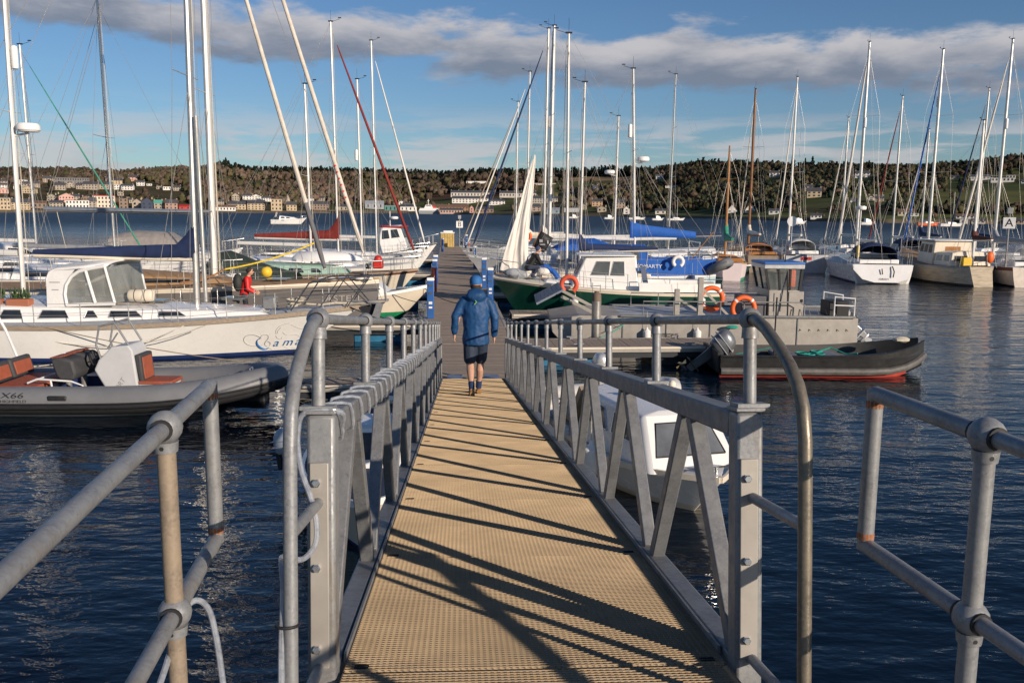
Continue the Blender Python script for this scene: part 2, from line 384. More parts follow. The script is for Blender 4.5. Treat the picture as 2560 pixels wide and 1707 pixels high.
_ph = _rs.rand(8) * 6.28; _fr = np.array([[.004, .003], [.009, -.006], [.013, .011], [-.02, .017], [.031, .008], [.012, .04], [.05, .03], [.04, -.06]])
def lump(x, y):
    s = 0
    for k in range(8): s = s + np.sin(x * _fr[k, 0] + y * _fr[k, 1] + _ph[k]) / (1 + k * .5)
    return s
def terr(X, Y):
    """height of the land at world X, Y (numpy)"""
    u = X / np.maximum(Y, 1); S = shore(u); t = (Y - S) / (S * .95)
    H = ridge_h(u)
    z = np.where(t < 0, -2.5 + 0 * t, np.where(t < .012, -2.5 + (t / .012) * 3.8, 1.3 + np.minimum((t - .012) / .1, 1) * 1.6))
    s = np.clip((t - .09) / .91, 0, 1.0)
    rise = s ** .95
    z = z + np.where(t > .09, (H - 3) * rise, 0)
    z = z - np.where(t > 1, (t - 1) * 60, 0)
    z = z + lump(X, Y) * np.clip(t * 4 - .35, 0, 1) * 1.1 * np.clip((1.25 - t) * 4, 0.2, 1)
    return z
def hit(px, py):
    """where the line of sight through a photo point meets the land"""
    u = (px - CX) / F_PX
    S = float(shore(np.array(u))); Ys = np.linspace(S * 1.005, S * 2.1, 700)
    dz = (horiz(px) - py) / F_PX
    zs = terr(u * Ys, Ys); ray = CAMZ + dz * Ys
    k = np.argmax(zs >= ray)
    if zs[k] < ray[k]: k = len(Ys) // 2
    return float(u * Ys[k]), float(Ys[k]), float(zs[k])
def land_mat():
    m = bpy.data.materials.new('hillside'); m.use_nodes = True; nt = m.node_tree; N = nt.nodes; Lk = nt.links
    b = N['Principled BSDF']; b.inputs['Roughness'].default_value = .95; b.inputs['Specular IOR Level'].default_value = .1
    tc = N.new('ShaderNodeTexCoord'); at = N.new('ShaderNodeAttribute'); at.attribute_name = 'cover'
    n = N.new('ShaderNodeTexNoise'); n.inputs['Scale'].default_value = .03; n.inputs['Detail'].default_value = 6; Lk.new(tc.outputs['Object'], n.inputs['Vector'])
    rp = N.new('ShaderNodeValToRGB'); e = rp.color_ramp.elements
    e[0].position = .35; e[0].color = (.55, .55, .55, 1); e[1].position = .7; e[1].color = (1.3, 1.25, 1.1, 1); Lk.new(n.outputs['Fac'], rp.inputs[0])
    mx = N.new('ShaderNodeMix'); mx.data_type = 'RGBA'; mx.blend_type = 'MULTIPLY'; mx.inputs['Factor'].default_value = 1
    Lk.new(at.outputs['Color'], mx.inputs['A']); Lk.new(rp.outputs[0], mx.inputs['B']); Lk.new(mx.outputs['Result'], b.inputs['Base Color'])
    return m
def build_land():
    us = np.linspace(-1.6, 1.6, 420); ts = np.concatenate([[-.03, 0, .006, .012, .03, .06, .09], np.linspace(.12, 1.0, 46), [1.05, 1.1, 1.2, 1.35, 1.6]])
    U, T = np.meshgrid(us, ts); S = shore(U); Y = S * (1 + .95 * T); X = U * Y; Z = terr(X, Y)
    nu, nt_ = len(us), len(ts)
    V = np.stack([X, Y, Z], -1).reshape(-1, 3); idx = np.arange(nu * nt_).reshape(nt_, nu)
    Fc = np.stack([idx[:-1, :-1], idx[:-1, 1:], idx[1:, 1:], idx[1:, :-1]], -1).reshape(-1, 4)
    me = bpy.data.meshes.new('far_shore'); me.from_pydata(V.tolist(), [], Fc.tolist())
    ca = me.color_attributes.new('cover', 'FLOAT_COLOR', 'POINT')
    px = px_of(U); c = np.zeros((nt_, nu, 4)); c[..., 3] = 1
    c[..., :3] = (.085, .072, .035)                                 # rough winter grass
    g = (lump(X * 1.7, Y * 1.7) > .6); c[g, :3] = (.075, .095, .030)  # green pasture
    b_ = (px > 850) & (px < 1330) & (T > .3); c[b_, :3] = (.105, .060, .035)    # bracken on the middle hill
    fld = (px > 1415) & (px < 1590) & (T > .72) & (T < .93); c[fld, :3] = (.33, .23, .13)  # stubble field
    op = (lump(X * 1.2 + 300, Y * 1.2) > 1.05) & (T > .14) & (T < .8); c[op, :3] = (.10, .105, .038)      # open pasture between the woods
    lawn = (px > 1600) & (T > .012) & (T < .10); c[lawn, :3] = (.10, .115, .04)
    beach = (T <= .0125); c[beach, :3] = (.17, .14, .10)
    prom = (px < 1000) & (T > .012) & (T < .05); c[prom, :3] = (.22, .19, .15)
    ca.data.foreach_set('color', c.reshape(-1)); me.materials.append(land_mat())
    me.polygons.foreach_set('use_smooth', [True] * len(me.polygons)); me.update()
    o = bpy.data.objects.new('far_shore', me); col.objects.link(o); tag(o, 'wooded hills and shore across the bay', kind='structure')
build_land()
# ------------------------------------------------------------------ far shore: buildings
HOUSES = []          # footprints kept clear of trees: X, Y, radius
WCOL = {}
def wallm(c): return mat('wall_%d_%d_%d' % tuple(int(x * 100) for x in c), c, .85, 0, .12, .4)
SLATE = mat('slate_roof', (.075, .075, .085), .7, 0, .2, .8); SLATEB = mat('brown_roof', (.16, .095, .065), .8, 0, .2, .8)
REDROOF = mat('red_roof', (.42, .03, .025), .6); TEALROOF = mat('teal_roof', (.08, .33, .27), .6); GREYROOF = mat('shed_roof', (.30, .32, .36), .5)
WINM = mat('far_window', (.035, .04, .05), .15, 0, .3, 1); POT = mat('chimney_stone', (.40, .33, .25), .9)
W_, S_, T_, B_, P_ = (.74, .71, .66), (.40, .34, .27), (.52, .41, .27), (.27, .19, .135), (.62, .36, .30)
def house(px, py, wpx, hpx, wall, roof='gable', rm=None, rows=2, cols=4, chim=2, label=None, group=None, dep=.7, name='house', cat='house', across=True, turn=0.0):
    X, Y, Z = hit(px, py); k = Y / F_PX
    w, h = wpx * k, hpx * k; d = max(w * dep, 3.5) if w < 16 else 7.5
    yaw = -math.atan2(X, Y) * .85 + turn
    t = thing(name, label, cat, (X, Y, Z - .6), yaw, group)
    h0 = .6; rh = h * .36 if roof != 'flat' else h * .06; eh = h - rh + h0
    if roof == 'aframe': rh = h * .75; eh = h * .25 + h0
    hw, hd = w / 2, d / 2
    wb = MB(); wb.box((0, 0, eh / 2), (w, d, eh))
    rb = MB(); o = .25
    if roof in ('gable', 'terrace') and across:     # ridge along the front
        wb.prism([(-hw, -hd, eh), (-hw, hd, eh), (-hw, 0, eh + rh)], (w, 0, 0))
        rb.prism([(-hw - o, -hd - o, eh - .05), (-hw - o, 0, eh + rh + .02), (-hw - o, hd + o, eh - .05), (-hw - o, hd + o, eh + .15), (-hw - o, 0, eh + rh + .28), (-hw - o, -hd - o, eh + .15)], (w + 2 * o, 0, 0))
    elif roof in ('gable', 'aframe'):               # gable to the water
        wb.prism([(-hw, -hd, eh), (0, -hd, eh + rh), (hw, -hd, eh)], (0, d, 0))
        rb.prism([(-hw - o, -hd - o, eh - .05), (-hw - o, -hd - o, eh + .2), (0, -hd - o, eh + rh + .28), (hw + o, -hd - o, eh + .2), (hw + o, -hd - o, eh - .05), (0, -hd - o, eh + rh + .02)], (0, d + 2 * o, 0))
    elif roof == 'hip':
        rb.add([(-hw - o, -hd - o, eh), (hw + o, -hd - o, eh), (hw + o, hd + o, eh), (-hw - o, hd + o, eh), (-hw * .45, 0, eh + rh), (hw * .45, 0, eh + rh)],
               [(0, 1, 5, 4), (1, 2, 5), (2, 3, 4, 5), (3, 0, 4), (3, 2, 1, 0)])
    else:
        rb.box((0, 0, eh + rh / 2 + .01), (w + .3, d + .3, rh))
    wb.build('wall', wallm(wall), t, smooth=False)
    ro = rb.build('roof', rm or SLATE, t, smooth=False)
    if chim:
        for i in range(chim):
            cx = (-hw + .4 + i * (w - .8) / max(1, chim - 1)) if chim > 1 else hw * .5
            cb = MB(); cz = eh + rh + (.35 if across else .2); cb.box((cx, .2, cz - .3), (.75, .6, 1.5))
            cb.build('chimney', POT, ro, smooth=False)
    if rows and cols:
        nb = MB(); fh = (eh - h0) / rows
        for r_ in range(rows):
            for c in range(cols):
                x = -hw + w * (c + .5) / cols; nb.box((x, -hd - .03, h0 + fh * (r_ + .55)), (min(w / cols * .45, 1.1), .1, fh * .5))
        no = nb.build('windows', WINM, t, smooth=False); no['kind'] = 'stuff'
    HOUSES.append((X, Y, max(w, d) * .6 + 1)); return t
# the waterfront, one by one
house(14, 524, 44, 30, T_, 'flat', rows=3, cols=6, chim=0, label='sandstone tenement block at the far left end of the seafront', name='tenement', cat='building')
house(64, 524, 40, 26, T_, 'gable', rows=3, cols=6, label='sandstone tenement with slate roof just right of the leftmost block', name='tenement', cat='building')
house(106, 520, 38, 17, B_, 'gable', SLATEB, rows=1, cols=4, chim=0, label='low brown seafront hall with a pitched brown roof', name='seafront_hall', cat='building')
house(152, 518, 30, 16, S_, 'gable', rows=2, cols=4, label='small grey stone seafront house left of the white hotel')
house(205, 521, 52, 20, W_, 'flat', rows=2, cols=7, chim=0, label='plain white flat roofed seafront hotel with two rows of windows', name='hotel', cat='building')
house(241, 522, 18, 27, S_, 'gable', rows=3, cols=2, label='narrow stone tenement between white hotel and red striped building', name='tenement', cat='building')
house(272, 521, 46, 31, (.74, .62, .50), 'flat', REDROOF, rows=3, cols=6, chim=0, label='cream and red art deco building on the seafront', name='pavilion', cat='building')
house(318, 523, 20, 27, B_, 'flat', rows=3, cols=2, chim=2, label='brown stone tower block right of the cream and red building', name='tenement', cat='building')
house(351, 522, 22, 24, S_, 'gable', rows=2, cols=2, across=False, label='grey stone gable fronted house beside the dark blue one')
house(376, 524, 26, 28, (.05, .065, .11), 'gable', rows=2, cols=2, across=False, label='dark blue gabled house on the seafront')
house(404, 523, 20, 22, S_, 'gable', TEALROOF, rows=2, cols=2, label='stone seafront house with a teal green roof')
house(436, 524, 28, 24, (.42, .26, .20), 'gable', rows=2, cols=3, label='reddish stone house left of the red roofed kiosk')
house(470, 524, 28, 11, (.45, .06, .05), 'gable', REDROOF, rows=1, cols=2, chim=0, label='low bright red roofed kiosk on the seafront', name='kiosk', cat='building')
house(567, 527, 52, 14, W_, 'gable', SLATEB, rows=1, cols=7, chim=0, label='long low white seafront shop row', name='shop_row', cat='building')
house(602, 524, 48, 20, T_, 'gable', rows=2, cols=6, label='tan seafront tenement left of the stone church', name='tenement', cat='building')
house(646, 525, 42, 24, T_, 'gable', rows=3, cols=5, chim=3, label='long tan tenement with three chimneys on the seafront', name='tenement', cat='building')
house(696, 527, 26, 30, T_, 'flat', rows=3, cols=3, chim=0, label='castle like sandstone block beside the church spire', name='tenement', cat='building')
house(733, 527, 24, 22, T_, 'gable', rows=2, cols=3, label='sandstone house right of the church spire')
house(796, 524, 56, 20, (.30, .22, .17), 'gable', rows=2, cols=8, chim=4, label='dark slate roofed terrace left of the ferry pier', name='terrace', cat='building')
house(862, 527, 40, 15, S_, 'gable', rows=1, cols=4, chim=1, label='low grey stone building above the ferry pier', name='pier_house', cat='building')
house(938, 522, 46, 19, (.33, .35, .38), 'gable', GREYROOF, rows=1, cols=3, chim=0, label='large grey metal shed near the ferry pier', name='shed', cat='building')
house(978, 529, 30, 15, (.10, .24, .22), 'flat', GREYROOF, rows=1, cols=3, chim=0, label='dark teal pier terminal building', name='terminal', cat='building')
house(1022, 528, 40, 17, W_, 'gable', rows=1, cols=4, chim=1, label='white quayside house left of the ferry')
house(1122, 529, 96, 17, (.34, .20, .13), 'gable', SLATEB, rows=2, cols=12, chim=3, label='long brown quayside tenement behind the ferry', name='tenement', cat='building')
house(1128, 533, 56, 12, (.50, .36, .30), 'gable', rows=1, cols=8, chim=0, label='low pinkish cottages in front of the brown quayside tenement', name='cottage_row', cat='building')
house(1178, 532, 10, 18, P_, 'gable', rows=2, cols=1, chim=0, across=False, label='tall narrow pink quayside house')
house(1210, 532, 44, 14, B_, 'gable', rows=1, cols=5, chim=1, label='low brown quayside store right of the pink house', name='store', cat='building')
house(1178, 508, 96, 16, W_, 'gable', rows=2, cols=12, chim=0, label='long white apartment block above the quay', name='apartment_block', cat='building')
house(1240, 512, 40, 13, W_, 'gable', rows=2, cols=5, chim=1, label='white house at right end of the long white apartment block')
house(1182, 493, 110, 15, (.58, .54, .49), 'gable', rows=1, cols=14, chim=7, label='grey white hillside terrace with a row of chimneys', name='terrace', cat='building')
house(1292, 494, 90, 15, (.55, .5, .44), 'gable', rows=1, cols=12, chim=6, label='pale terrace with chimneys partly behind the tall white masts', name='terrace', cat='building')
house(1352, 508, 76, 17, (.44, .40, .35), 'gable', rows=2, cols=12, chim=4, label='grey terrace below the pale one behind the masts', name='terrace', cat='building')
house(1182, 460, 34, 5, W_, 'flat', rows=0, cols=0, chim=0, label='long white bungalow on the bracken hillside', name='bungalow', cat='house')
house(1208, 460, 20, 5, W_, 'flat', rows=0, cols=0, chim=0, label='short white bungalow right of the long one on the hillside', name='bungalow', cat='house')
house(1350, 464, 70, 4, (.5, .42, .36), 'flat', rows=0, cols=0, chim=0, label='low pale farm sheds high on the hill', name='farm_shed', cat='building')
house(1338, 528, 22, 16, (.40, .30, .24), 'gable', rows=2, cols=2, label='brown stone house on the quay behind the white sail')
house(1375, 534, 40, 14, (.26, .34, .38), 'gable', GREYROOF, rows=1, cols=3, chim=0, label='blue grey boatyard shed on the quay', name='boat_shed', cat='building')
house(1425, 530, 36, 10, (.45, .47, .5), 'flat', GREYROOF, rows=0, cols=0, chim=0, label='flat grey boatyard store right of the shed', name='store', cat='building')
house(1453, 524, 18, 14, S_, 'gable', rows=2, cols=2, across=False, label='grey gable fronted shore house right of boatyard')
house(1488, 515, 26, 16, (.55, .36, .22), 'gable', rows=2, cols=3, label='orange tan house among trees right of boatyard')
house(1500, 530, 22, 14, S_, 'gable', rows=1, cols=2, across=False, label='small grey cottage at the shore below orange tan house')
house(1545, 520, 24, 20, (.42, .32, .24), 'gable', rows=2, cols=3, label='brown villa near the shore left of the radar masts')
house(1561, 535, 15, 19, W_, 'gable', rows=2, cols=1, chim=1, across=False, label='white gable fronted shore house left of the radar masts')
house(1645, 535, 26, 12, (.62, .58, .5), 'gable', rows=1, cols=2, chim=0, label='pale shore bungalow beside dinghy park', name='bungalow')
house(1670, 470, 30, 6, W_, 'hip', rows=1, cols=4, chim=0, label='white bungalow with dark roof high above the shore', name='bungalow')
house(1640, 450, 18, 11, (.5, .5, .52), 'gable', rows=1, cols=2, chim=1, label='grey house with dormer on the wooded skyline')
house(1822, 531, 23, 19, W_, 'aframe', rows=1, cols=2, chim=0, across=False, label='left one of two white chalets with steep dark gables', name='chalet')
house(1866, 530, 24, 20, W_, 'aframe', rows=1, cols=2, chim=0, across=False, label='right one of two white chalets with steep dark gables', name='chalet')
house(1925, 535, 24, 12, (.58, .58, .56), 'gable', rows=1, cols=2, chim=0, label='pale grey shore cabin behind the brown mast', name='cabin')
house(1922, 444, 24, 13, W_, 'gable', rows=2, cols=3, label='white villa on the wooded hill beside the brown mast', name='villa')
house(2030, 545, 26, 10, W_, 'gable', rows=1, cols=3, chim=0, label='small white shore boathouse left of the white yacht forestay', name='boathouse', cat='building')
house(2022, 494, 34, 22, (.50, .40, .27), 'gable', rows=2, cols=3, label='tan stone mansion on the wooded slope', name='mansion')
house(2008, 478, 18, 14, S_, 'gable', rows=2, cols=2, label='grey stone house behind tan mansion')
house(2138, 446, 34, 15, W_, 'gable', rows=2, cols=4, label='large white villa high on the wooded slope', name='villa')
house(2122, 505, 18, 7, W_, 'gable', rows=1, cols=2, chim=0, label='small white cottage on the slope behind white yacht masts')
house(2164, 503, 14, 13, (.62, .57, .46), 'gable', rows=2, cols=1, across=False, label='cream gable fronted house on the wooded slope')
house(2184, 504, 20, 12, S_, 'gable', rows=2, cols=2, label='grey house right of cream gable fronted one')
house(2252, 538, 38, 14, (.60, .52, .38), 'gable', SLATEB, rows=1, cols=4, chim=0, label='cream shore house with a tan tiled roof', name='bungalow')
house(2272, 540, 20, 7, W_, 'flat', rows=1, cols=2, chim=0, label='low white annex right of tan roofed shore house', name='annex', cat='building')
house(2365, 449, 22, 7, (.4, .36, .3), 'gable', rows=1, cols=2, chim=0, label='dull brown cottage on the right hand hill')
house(2428, 452, 42, 12, W_, 'gable', rows=1, cols=5, chim=0, label='long white house on the right hand hill', name='bungalow')
house(2482, 457, 50, 10, W_, 'flat', rows=1, cols=6, chim=0, label='long flat white block on the right hand hill', name='apartment_block', cat='building')
house(2503, 450, 20, 10, (.7, .66, .56), 'flat', rows=1, cols=3, chim=0, label='cream round fronted block above the long white one', name='apartment_block', cat='building')
house(2545, 460, 28, 8, (.55, .55, .55), 'gable', rows=1, cols=3, chim=0, label='grey white house at the far right of the hill')
house(2398, 546, 40, 10, W_, 'gable', SLATEB, rows=1, cols=4, chim=0, label='white shore house with wide flat eaves')
house(2396, 562, 18, 14, W_, 'flat', rows=1, cols=1, chim=0, label='small white cube at the water edge on the right', name='pump_house', cat='building')
house(2432, 558, 30, 10, (.62, .57, .48), 'gable', rows=1, cols=3, chim=0, label='cream bungalow at the water edge on the right', name='bungalow')
house(2538, 562, 56, 12, (.5, .36, .28), 'gable', rows=1, cols=5, chim=0, label='long brick boathouse at far right of the shore', name='boathouse', cat='building')
# hillside town behind the seafront
ORD = 'first second third fourth fifth sixth seventh eighth ninth tenth eleventh twelfth thirteenth fourteenth fifteenth sixteenth seventeenth eighteenth nineteenth twentieth twenty-first twenty-second twenty-third twenty-fourth'.split()
_seen = {}
rnd = random.Random(21)
G = 'grey stone villas up the hillside town'
for px, py, wp, hp, c, rf in sorted([(8, 440, 16, 13, P_, 'gable'), (28, 430, 16, 11, S_, 'gable'), (70, 434, 22, 12, W_, 'flat'), (5, 450, 14, 8, W_, 'gable'), (132, 458, 18, 15, S_, 'gable'), (148, 456, 12, 12, S_, 'gable'),
        (24, 472, 18, 12, W_, 'gable'), (56, 474, 12, 10, W_, 'gable'), (80, 472, 20, 16, S_, 'gable'), (104, 470, 18, 15, S_, 'gable'), (22, 484, 22, 13, P_, 'gable'), (88, 484, 30, 17, T_, 'gable'),
        (163, 476, 26, 17, S_, 'gable'), (188, 471, 18, 13, S_, 'gable'), (213, 474, 18, 14, S_, 'gable'), (240, 475, 34, 19, S_, 'gable'), (276, 474, 32, 17, S_, 'gable'), (305, 475, 18, 12, W_, 'flat'), (331, 476, 26, 14, W_, 'gable'),
        (284, 455, 16, 9, B_, 'gable'), (302, 462, 34, 13, T_, 'gable'), (345, 455, 22, 14, P_, 'gable'), (363, 466, 18, 13, W_, 'gable'), (384, 466, 12, 5, W_, 'flat'), (408, 474, 12, 8, S_, 'gable'), (425, 476, 18, 8, W_, 'flat'), (452, 478, 18, 12, S_, 'gable'),
        (142, 503, 20, 17, S_, 'gable'), (176, 506, 34, 22, P_, 'gable'), (198, 502, 22, 15, S_, 'gable'), (230, 505, 26, 14, B_, 'gable'), (340, 508, 18, 12, S_, 'gable'), (312, 490, 14, 10, S_, 'gable'),
        (595, 502, 18, 18, S_, 'gable'), (624, 500, 22, 14, W_, 'gable'), (648, 500, 22, 13, W_, 'gable'), (671, 504, 20, 12, W_, 'gable'), (780, 505, 16, 12, W_, 'gable'), (806, 503, 18, 11, S_, 'gable'), (556, 512, 18, 12, S_, 'gable'), (1004, 512, 14, 9, W_, 'gable'), (1018, 516, 16, 10, S_, 'gable'),
        (1420, 490, 16, 10, (.12, .13, .16), 'gable'), (1482, 478, 14, 13, (.2, .22, .26), 'gable')], key=lambda q: q[0]):
    cw = 'white' if c == W_ else 'pink' if c == P_ else 'tan' if c == T_ else 'brown' if c == B_ else 'dark' if c[0] < .25 else 'grey stone'
    house(px, py, wp, hp, c, rf, rows=2 if hp > 10 else 1, cols=max(2, int(wp / 6)), chim=2 if rf == 'gable' else 0,
          label='%s from the left of the small %s houses up the hillside town' % (ORD[_seen.setdefault(cw, [0])[0]], cw), group='%s houses of the hillside town' % cw, across=rnd.random() > .3, turn=rnd.uniform(-.3, .3)); _seen[cw][0] += 1
def church():
    X, Y, Z = hit(722, 526); k = Y / F_PX; t = thing('church_spire', 'pointed stone church spire rising over the seafront', 'church', (X, Y + 3, Z - .5), -math.atan2(X, Y))
    b = MB(); b.box((0, 0, 12 * k), (9 * k, 9 * k, 26 * k)); b.build('tower', wallm(S_), t, smooth=False)
    b = MB(); b.lathe([(6 * k, 25 * k), (.3 * k, 40 * k)], n=8); b.build('spire', POT, t, smooth=False); HOUSES.append((X, Y, 6))
church()
# long grey ruined-looking block on the left skyline
house(195, 437, 76, 17, (.20, .19, .19), 'flat', rows=2, cols=14, chim=0, label='long grey flat roofed school on the left skyline', name='school', cat='building')
# ------------------------------------------------------------------ woods
def leaf_mat(name):
    m = bpy.data.materials.new(name); m.use_nodes = True; N = m.node_tree.nodes; Lk = m.node_tree.links
    b = N['Principled BSDF']; b.inputs['Roughness'].default_value = .9; b.inputs['Specular IOR Level'].default_value = .1
    a = N.new('ShaderNodeAttribute'); a.attribute_name = 'leaf'; Lk.new(a.outputs['Color'], b.inputs['Base Color']); return m
LEAF = leaf_mat('woodland_leaf')
def quads(P, size, colr, rs):
    """many small randomly turned leaf-spray faces at points P"""
    n = len(P); a = rs.normal(size=(n, 3)); a /= np.linalg.norm(a, axis=1)[:, None]; c = rs.normal(size=(n, 3)); b = np.cross(a, c); b /= np.linalg.norm(b, axis=1)[:, None]
    s = size[:, None]; V = np.stack([P - a * s - b * s * .7, P + a * s - b * s * .4, P + a * s * .8 + b * s * .8, P - a * s * .7 + b * s * .6], 1).reshape(-1, 3)
    Fc = np.arange(n * 4).reshape(-1, 4); return V, Fc, np.repeat(np.concatenate([colr, np.ones((n, 1))], 1), 4, axis=0)
def mesh_np(name, V, Fc, C, mt):
    me = bpy.data.meshes.new(name); n = len(Fc)
    me.vertices.add(len(V)); me.vertices.foreach_set('co', V.reshape(-1).astype(np.float32)); me.loops.add(n * 4); me.loops.foreach_set('vertex_index', Fc.reshape(-1).astype(np.int32))
    me.polygons.add(n); me.polygons.foreach_set('loop_start', np.arange(0, n * 4, 4, dtype=np.int32)); me.polygons.foreach_set('loop_total', np.full(n, 4, np.int32))
    ca = me.color_attributes.new('leaf', 'FLOAT_COLOR', 'POINT'); ca.data.foreach_set('color', C.reshape(-1).astype(np.float32))
    me.materials.append(mt); me.update(); me.validate(); return me
def woods():
    rs = np.random.RandomState(5); N0 = 23000
    u = rs.uniform(-.80, .80, N0); t = .02 + 1.04 * rs.rand(N0) ** .85; S = shore(u); Y = S * (1 + .95 * t); X = u * Y; px = px_of(u)
    keep = np.ones(N0, bool)
    town = (px < 480) & (t < .62); keep &= ~(town & (rs.rand(N0) < .88))
    keep &= ~((px > 480) & (px < 1000) & (t < .14) & (rs.rand(N0) < .9))
    keep &= ~((px > 1000) & (px < 1420) & (t < .42) & (rs.rand(N0) < .82)); keep &= ~((px < 1400) & (t < .05))
    keep &= ~((px > 1400) & (t < .11) & (rs.rand(N0) < .93))
    keep &= ~((px > 1415) & (px < 1590) & (t > .70) & (t < .94))
    keep &= ~((px > 1080) & (px < 1280) & (t > .5) & (t < .88) & (rs.rand(N0) < .75))
    keep &= ~((lump(X * 1.2 + 300, Y * 1.2) > 1.05) & (t > .14) & (t < .8) & (rs.rand(N0) < .93))
    for hx, hy, hr in HOUSES:
        du = np.abs(u - hx / hy) * hy; keep &= ~((du < hr + 1.2) & (Y < hy + hr) & (Y > hy - 80))
    u, t, Y, X, px = u[keep], t[keep], Y[keep], X[keep], px[keep]; Z = terr(X, Y); n = len(u)
    kind = rs.rand(n); right = px > 1580
    conif = (t > .88) & (px > 560) & (px < 1600) & (kind < .8) | (right & (kind < .12))
    base = np.where(right[:, None], np.array([[.052, .046, .028]]), np.array([[.105, .080, .058]]))
    brown = np.array([[.120, .080, .057]]); olive = np.array([[.075, .068, .034]]); dk = np.array([[.016, .024, .016]])
    q = rs.rand(n); base = np.where((q < .30)[:, None], olive, base); base = np.where(((q > .78))[:, None], brown * np.where(right, .7, 1)[:, None], base)
    base = np.where((right & (q > .55) & (q < .70))[:, None], dk * 1.3, base); base = np.where(conif[:, None], dk, base)
    H = np.where(conif, rs.uniform(6, 10, n), rs.uniform(2.6, 8.6, n)) * np.where(right, .85, 1) * np.clip(Y / 800, .6, 1.25)
    H = np.where(t < .1, H * .6, H)
    # rounded crown bodies for the broadleaf trees
    import bmesh
    bm = bmesh.new(); bmesh.ops.create_icosphere(bm, subdivisions=2, radius=1); bm.verts.ensure_lookup_table()
    SV = np.array([v.co[:] for v in bm.verts]); SF = np.array([[v.index for v in f_.verts] for f_ in bm.faces]); bm.free()
    br = np.where(~conif)[0]; nb, k = len(br), len(SV); h = H[br]
    wob = 1 + .30 * np.sin(SV[None, :, 0] * 4.1 + rs.rand(nb, 1) * 6.3) * np.cos(SV[None, :, 1] * 3.7 + rs.rand(nb, 1) * 6.3) + .24 * np.sin(SV[None, :, 2] * 6.1 + SV[None, :, 0] * 5 + rs.rand(nb, 1) * 6.3) + rs.normal(size=(nb, k)) * .09
    sx = (h * rs.uniform(.24, .50, nb))[:, None]; sz_ = (h * rs.uniform(.36, .50, nb))[:, None]
    V = np.empty((nb, k, 3)); V[..., 0] = X[br][:, None] + SV[None, :, 0] * sx * wob; V[..., 1] = Y[br][:, None] + SV[None, :, 1] * sx * wob; V[..., 2] = Z[br][:, None] + (h * .5)[:, None] + SV[None, :, 2] * sz_ * wob - .3
    tone = (rs.uniform(.86, 1.14, n) * np.clip(1 + .20 * lump(X * 2.2, Y * 2.2), .55, 1.4))
    C = (base[br] * tone[br][:, None])[:, None, :] * (1 + rs.normal(size=(nb, k, 1)) * .10)
    FF = (SF[None] + (np.arange(nb) * k)[:, None, None]).reshape(-1, 3); me = bpy.data.meshes.new('woodland'); me.vertices.add(nb * k); me.vertices.foreach_set('co', V.reshape(-1).astype(np.float32))
    nf = len(FF); me.loops.add(nf * 3); me.loops.foreach_set('vertex_index', FF.reshape(-1).astype(np.int32)); me.polygons.add(nf); me.polygons.foreach_set('loop_start', np.arange(0, nf * 3, 3, dtype=np.int32)); me.polygons.foreach_set('loop_total', np.full(nf, 3, np.int32)); me.polygons.foreach_set('use_smooth', np.ones(nf, bool))
    ca = me.color_attributes.new('leaf', 'FLOAT_COLOR', 'POINT'); ca.data.foreach_set('color', np.concatenate([np.clip(C, 0, 1), np.ones((nb, k, 1))], -1).reshape(-1).astype(np.float32)); me.materials.append(LEAF); me.update(); me.validate()
    o = bpy.data.objects.new('woodland', me); col.objects.link(o); tag(o, 'brown and olive winter woodland covering the far hills', kind='stuff')
    # loose twig and leaf sprays round the crowns, and the conifers
    cnt = np.where(conif, 34, np.where(Y < 560, 44, 26)).astype(int)
    rep = np.repeat(np.arange(n), cnt); m = len(rep)
    d = rs.normal(size=(m, 3)); d /= np.linalg.norm(d, axis=1)[:, None]; rad = .75 + .3 * rs.rand(m)
    h = H[rep]; cf = conif[rep]
    P = np.empty((m, 3)); w = h * .46
    hz = np.where(cf, rs.rand(m) ** 1.3, .5 + .47 * d[:, 2] * rad); hz = np.clip(hz, .05, 1.08)
    wr = np.where(cf, (1.02 - hz) * .34 * h * rs.rand(m) ** .5, w * rad)
    ang = np.arctan2(d[:, 1], d[:, 0]); hr = np.where(cf, 1, np.sqrt(np.maximum(1 - d[:, 2] ** 2, 0)))
    P[:, 0] = X[rep] + np.cos(ang) * wr * hr; P[:, 1] = Y[rep] + np.sin(ang) * wr * hr; P[:, 2] = Z[rep] + hz * h - .4
    C = base[rep] * rs.uniform(.8, 1.15, (m, 1)) * tone[rep][:, None]
    V, Fc, CC = quads(P, h * np.where(cf, rs.uniform(.09, .17, m), rs.uniform(.04, .10, m)), C, rs); o = bpy.data.objects.new('woodland_sprays', mesh_np('woodland_sprays', V, Fc, CC, LEAF)); col.objects.link(o)
    tag(o, 'twigs, leaf sprays and small conifers of the far woodland', kind='stuff')
woods()
def conifer(px, py, hpx, label, bare=False):
    X, Y, Z = hit(px, py); k = Y / F_PX; h = hpx * k; rs = np.random.RandomState(int(px))
    t = thing('conifer_tree', label, 'tree', (X, Y, Z - .5), 0, 'tall conifers on the skyline')
    b = MB(); b.tube([(0, 0, 0), (0, 0, h)], [h * .03, h * .006], 6); b.build('trunk', mat('bark', (.06, .045, .035), .9), t)
    m = 220; hz = rs.rand(m) ** .9; a = rs.rand(m) * 6.28; w = (1.03 - hz) * h * .26 * (.4 + .6 * rs.rand(m)) * (1 + .3 * np.sin(hz * 24))
    P = np.stack([np.cos(a) * w, np.sin(a) * w, h * (.1 + .9 * hz)], 1); C = np.array([[.014, .022, .014]]) * rs.uniform(.6, 1.6, (m, 1))
    V, Fc, CC = quads(P, h * rs.uniform(.03, .06, m), C, rs); o = bpy.data.objects.new('crown', mesh_np('crown', V, Fc, CC, LEAF)); col.objects.link(o); o.parent = t
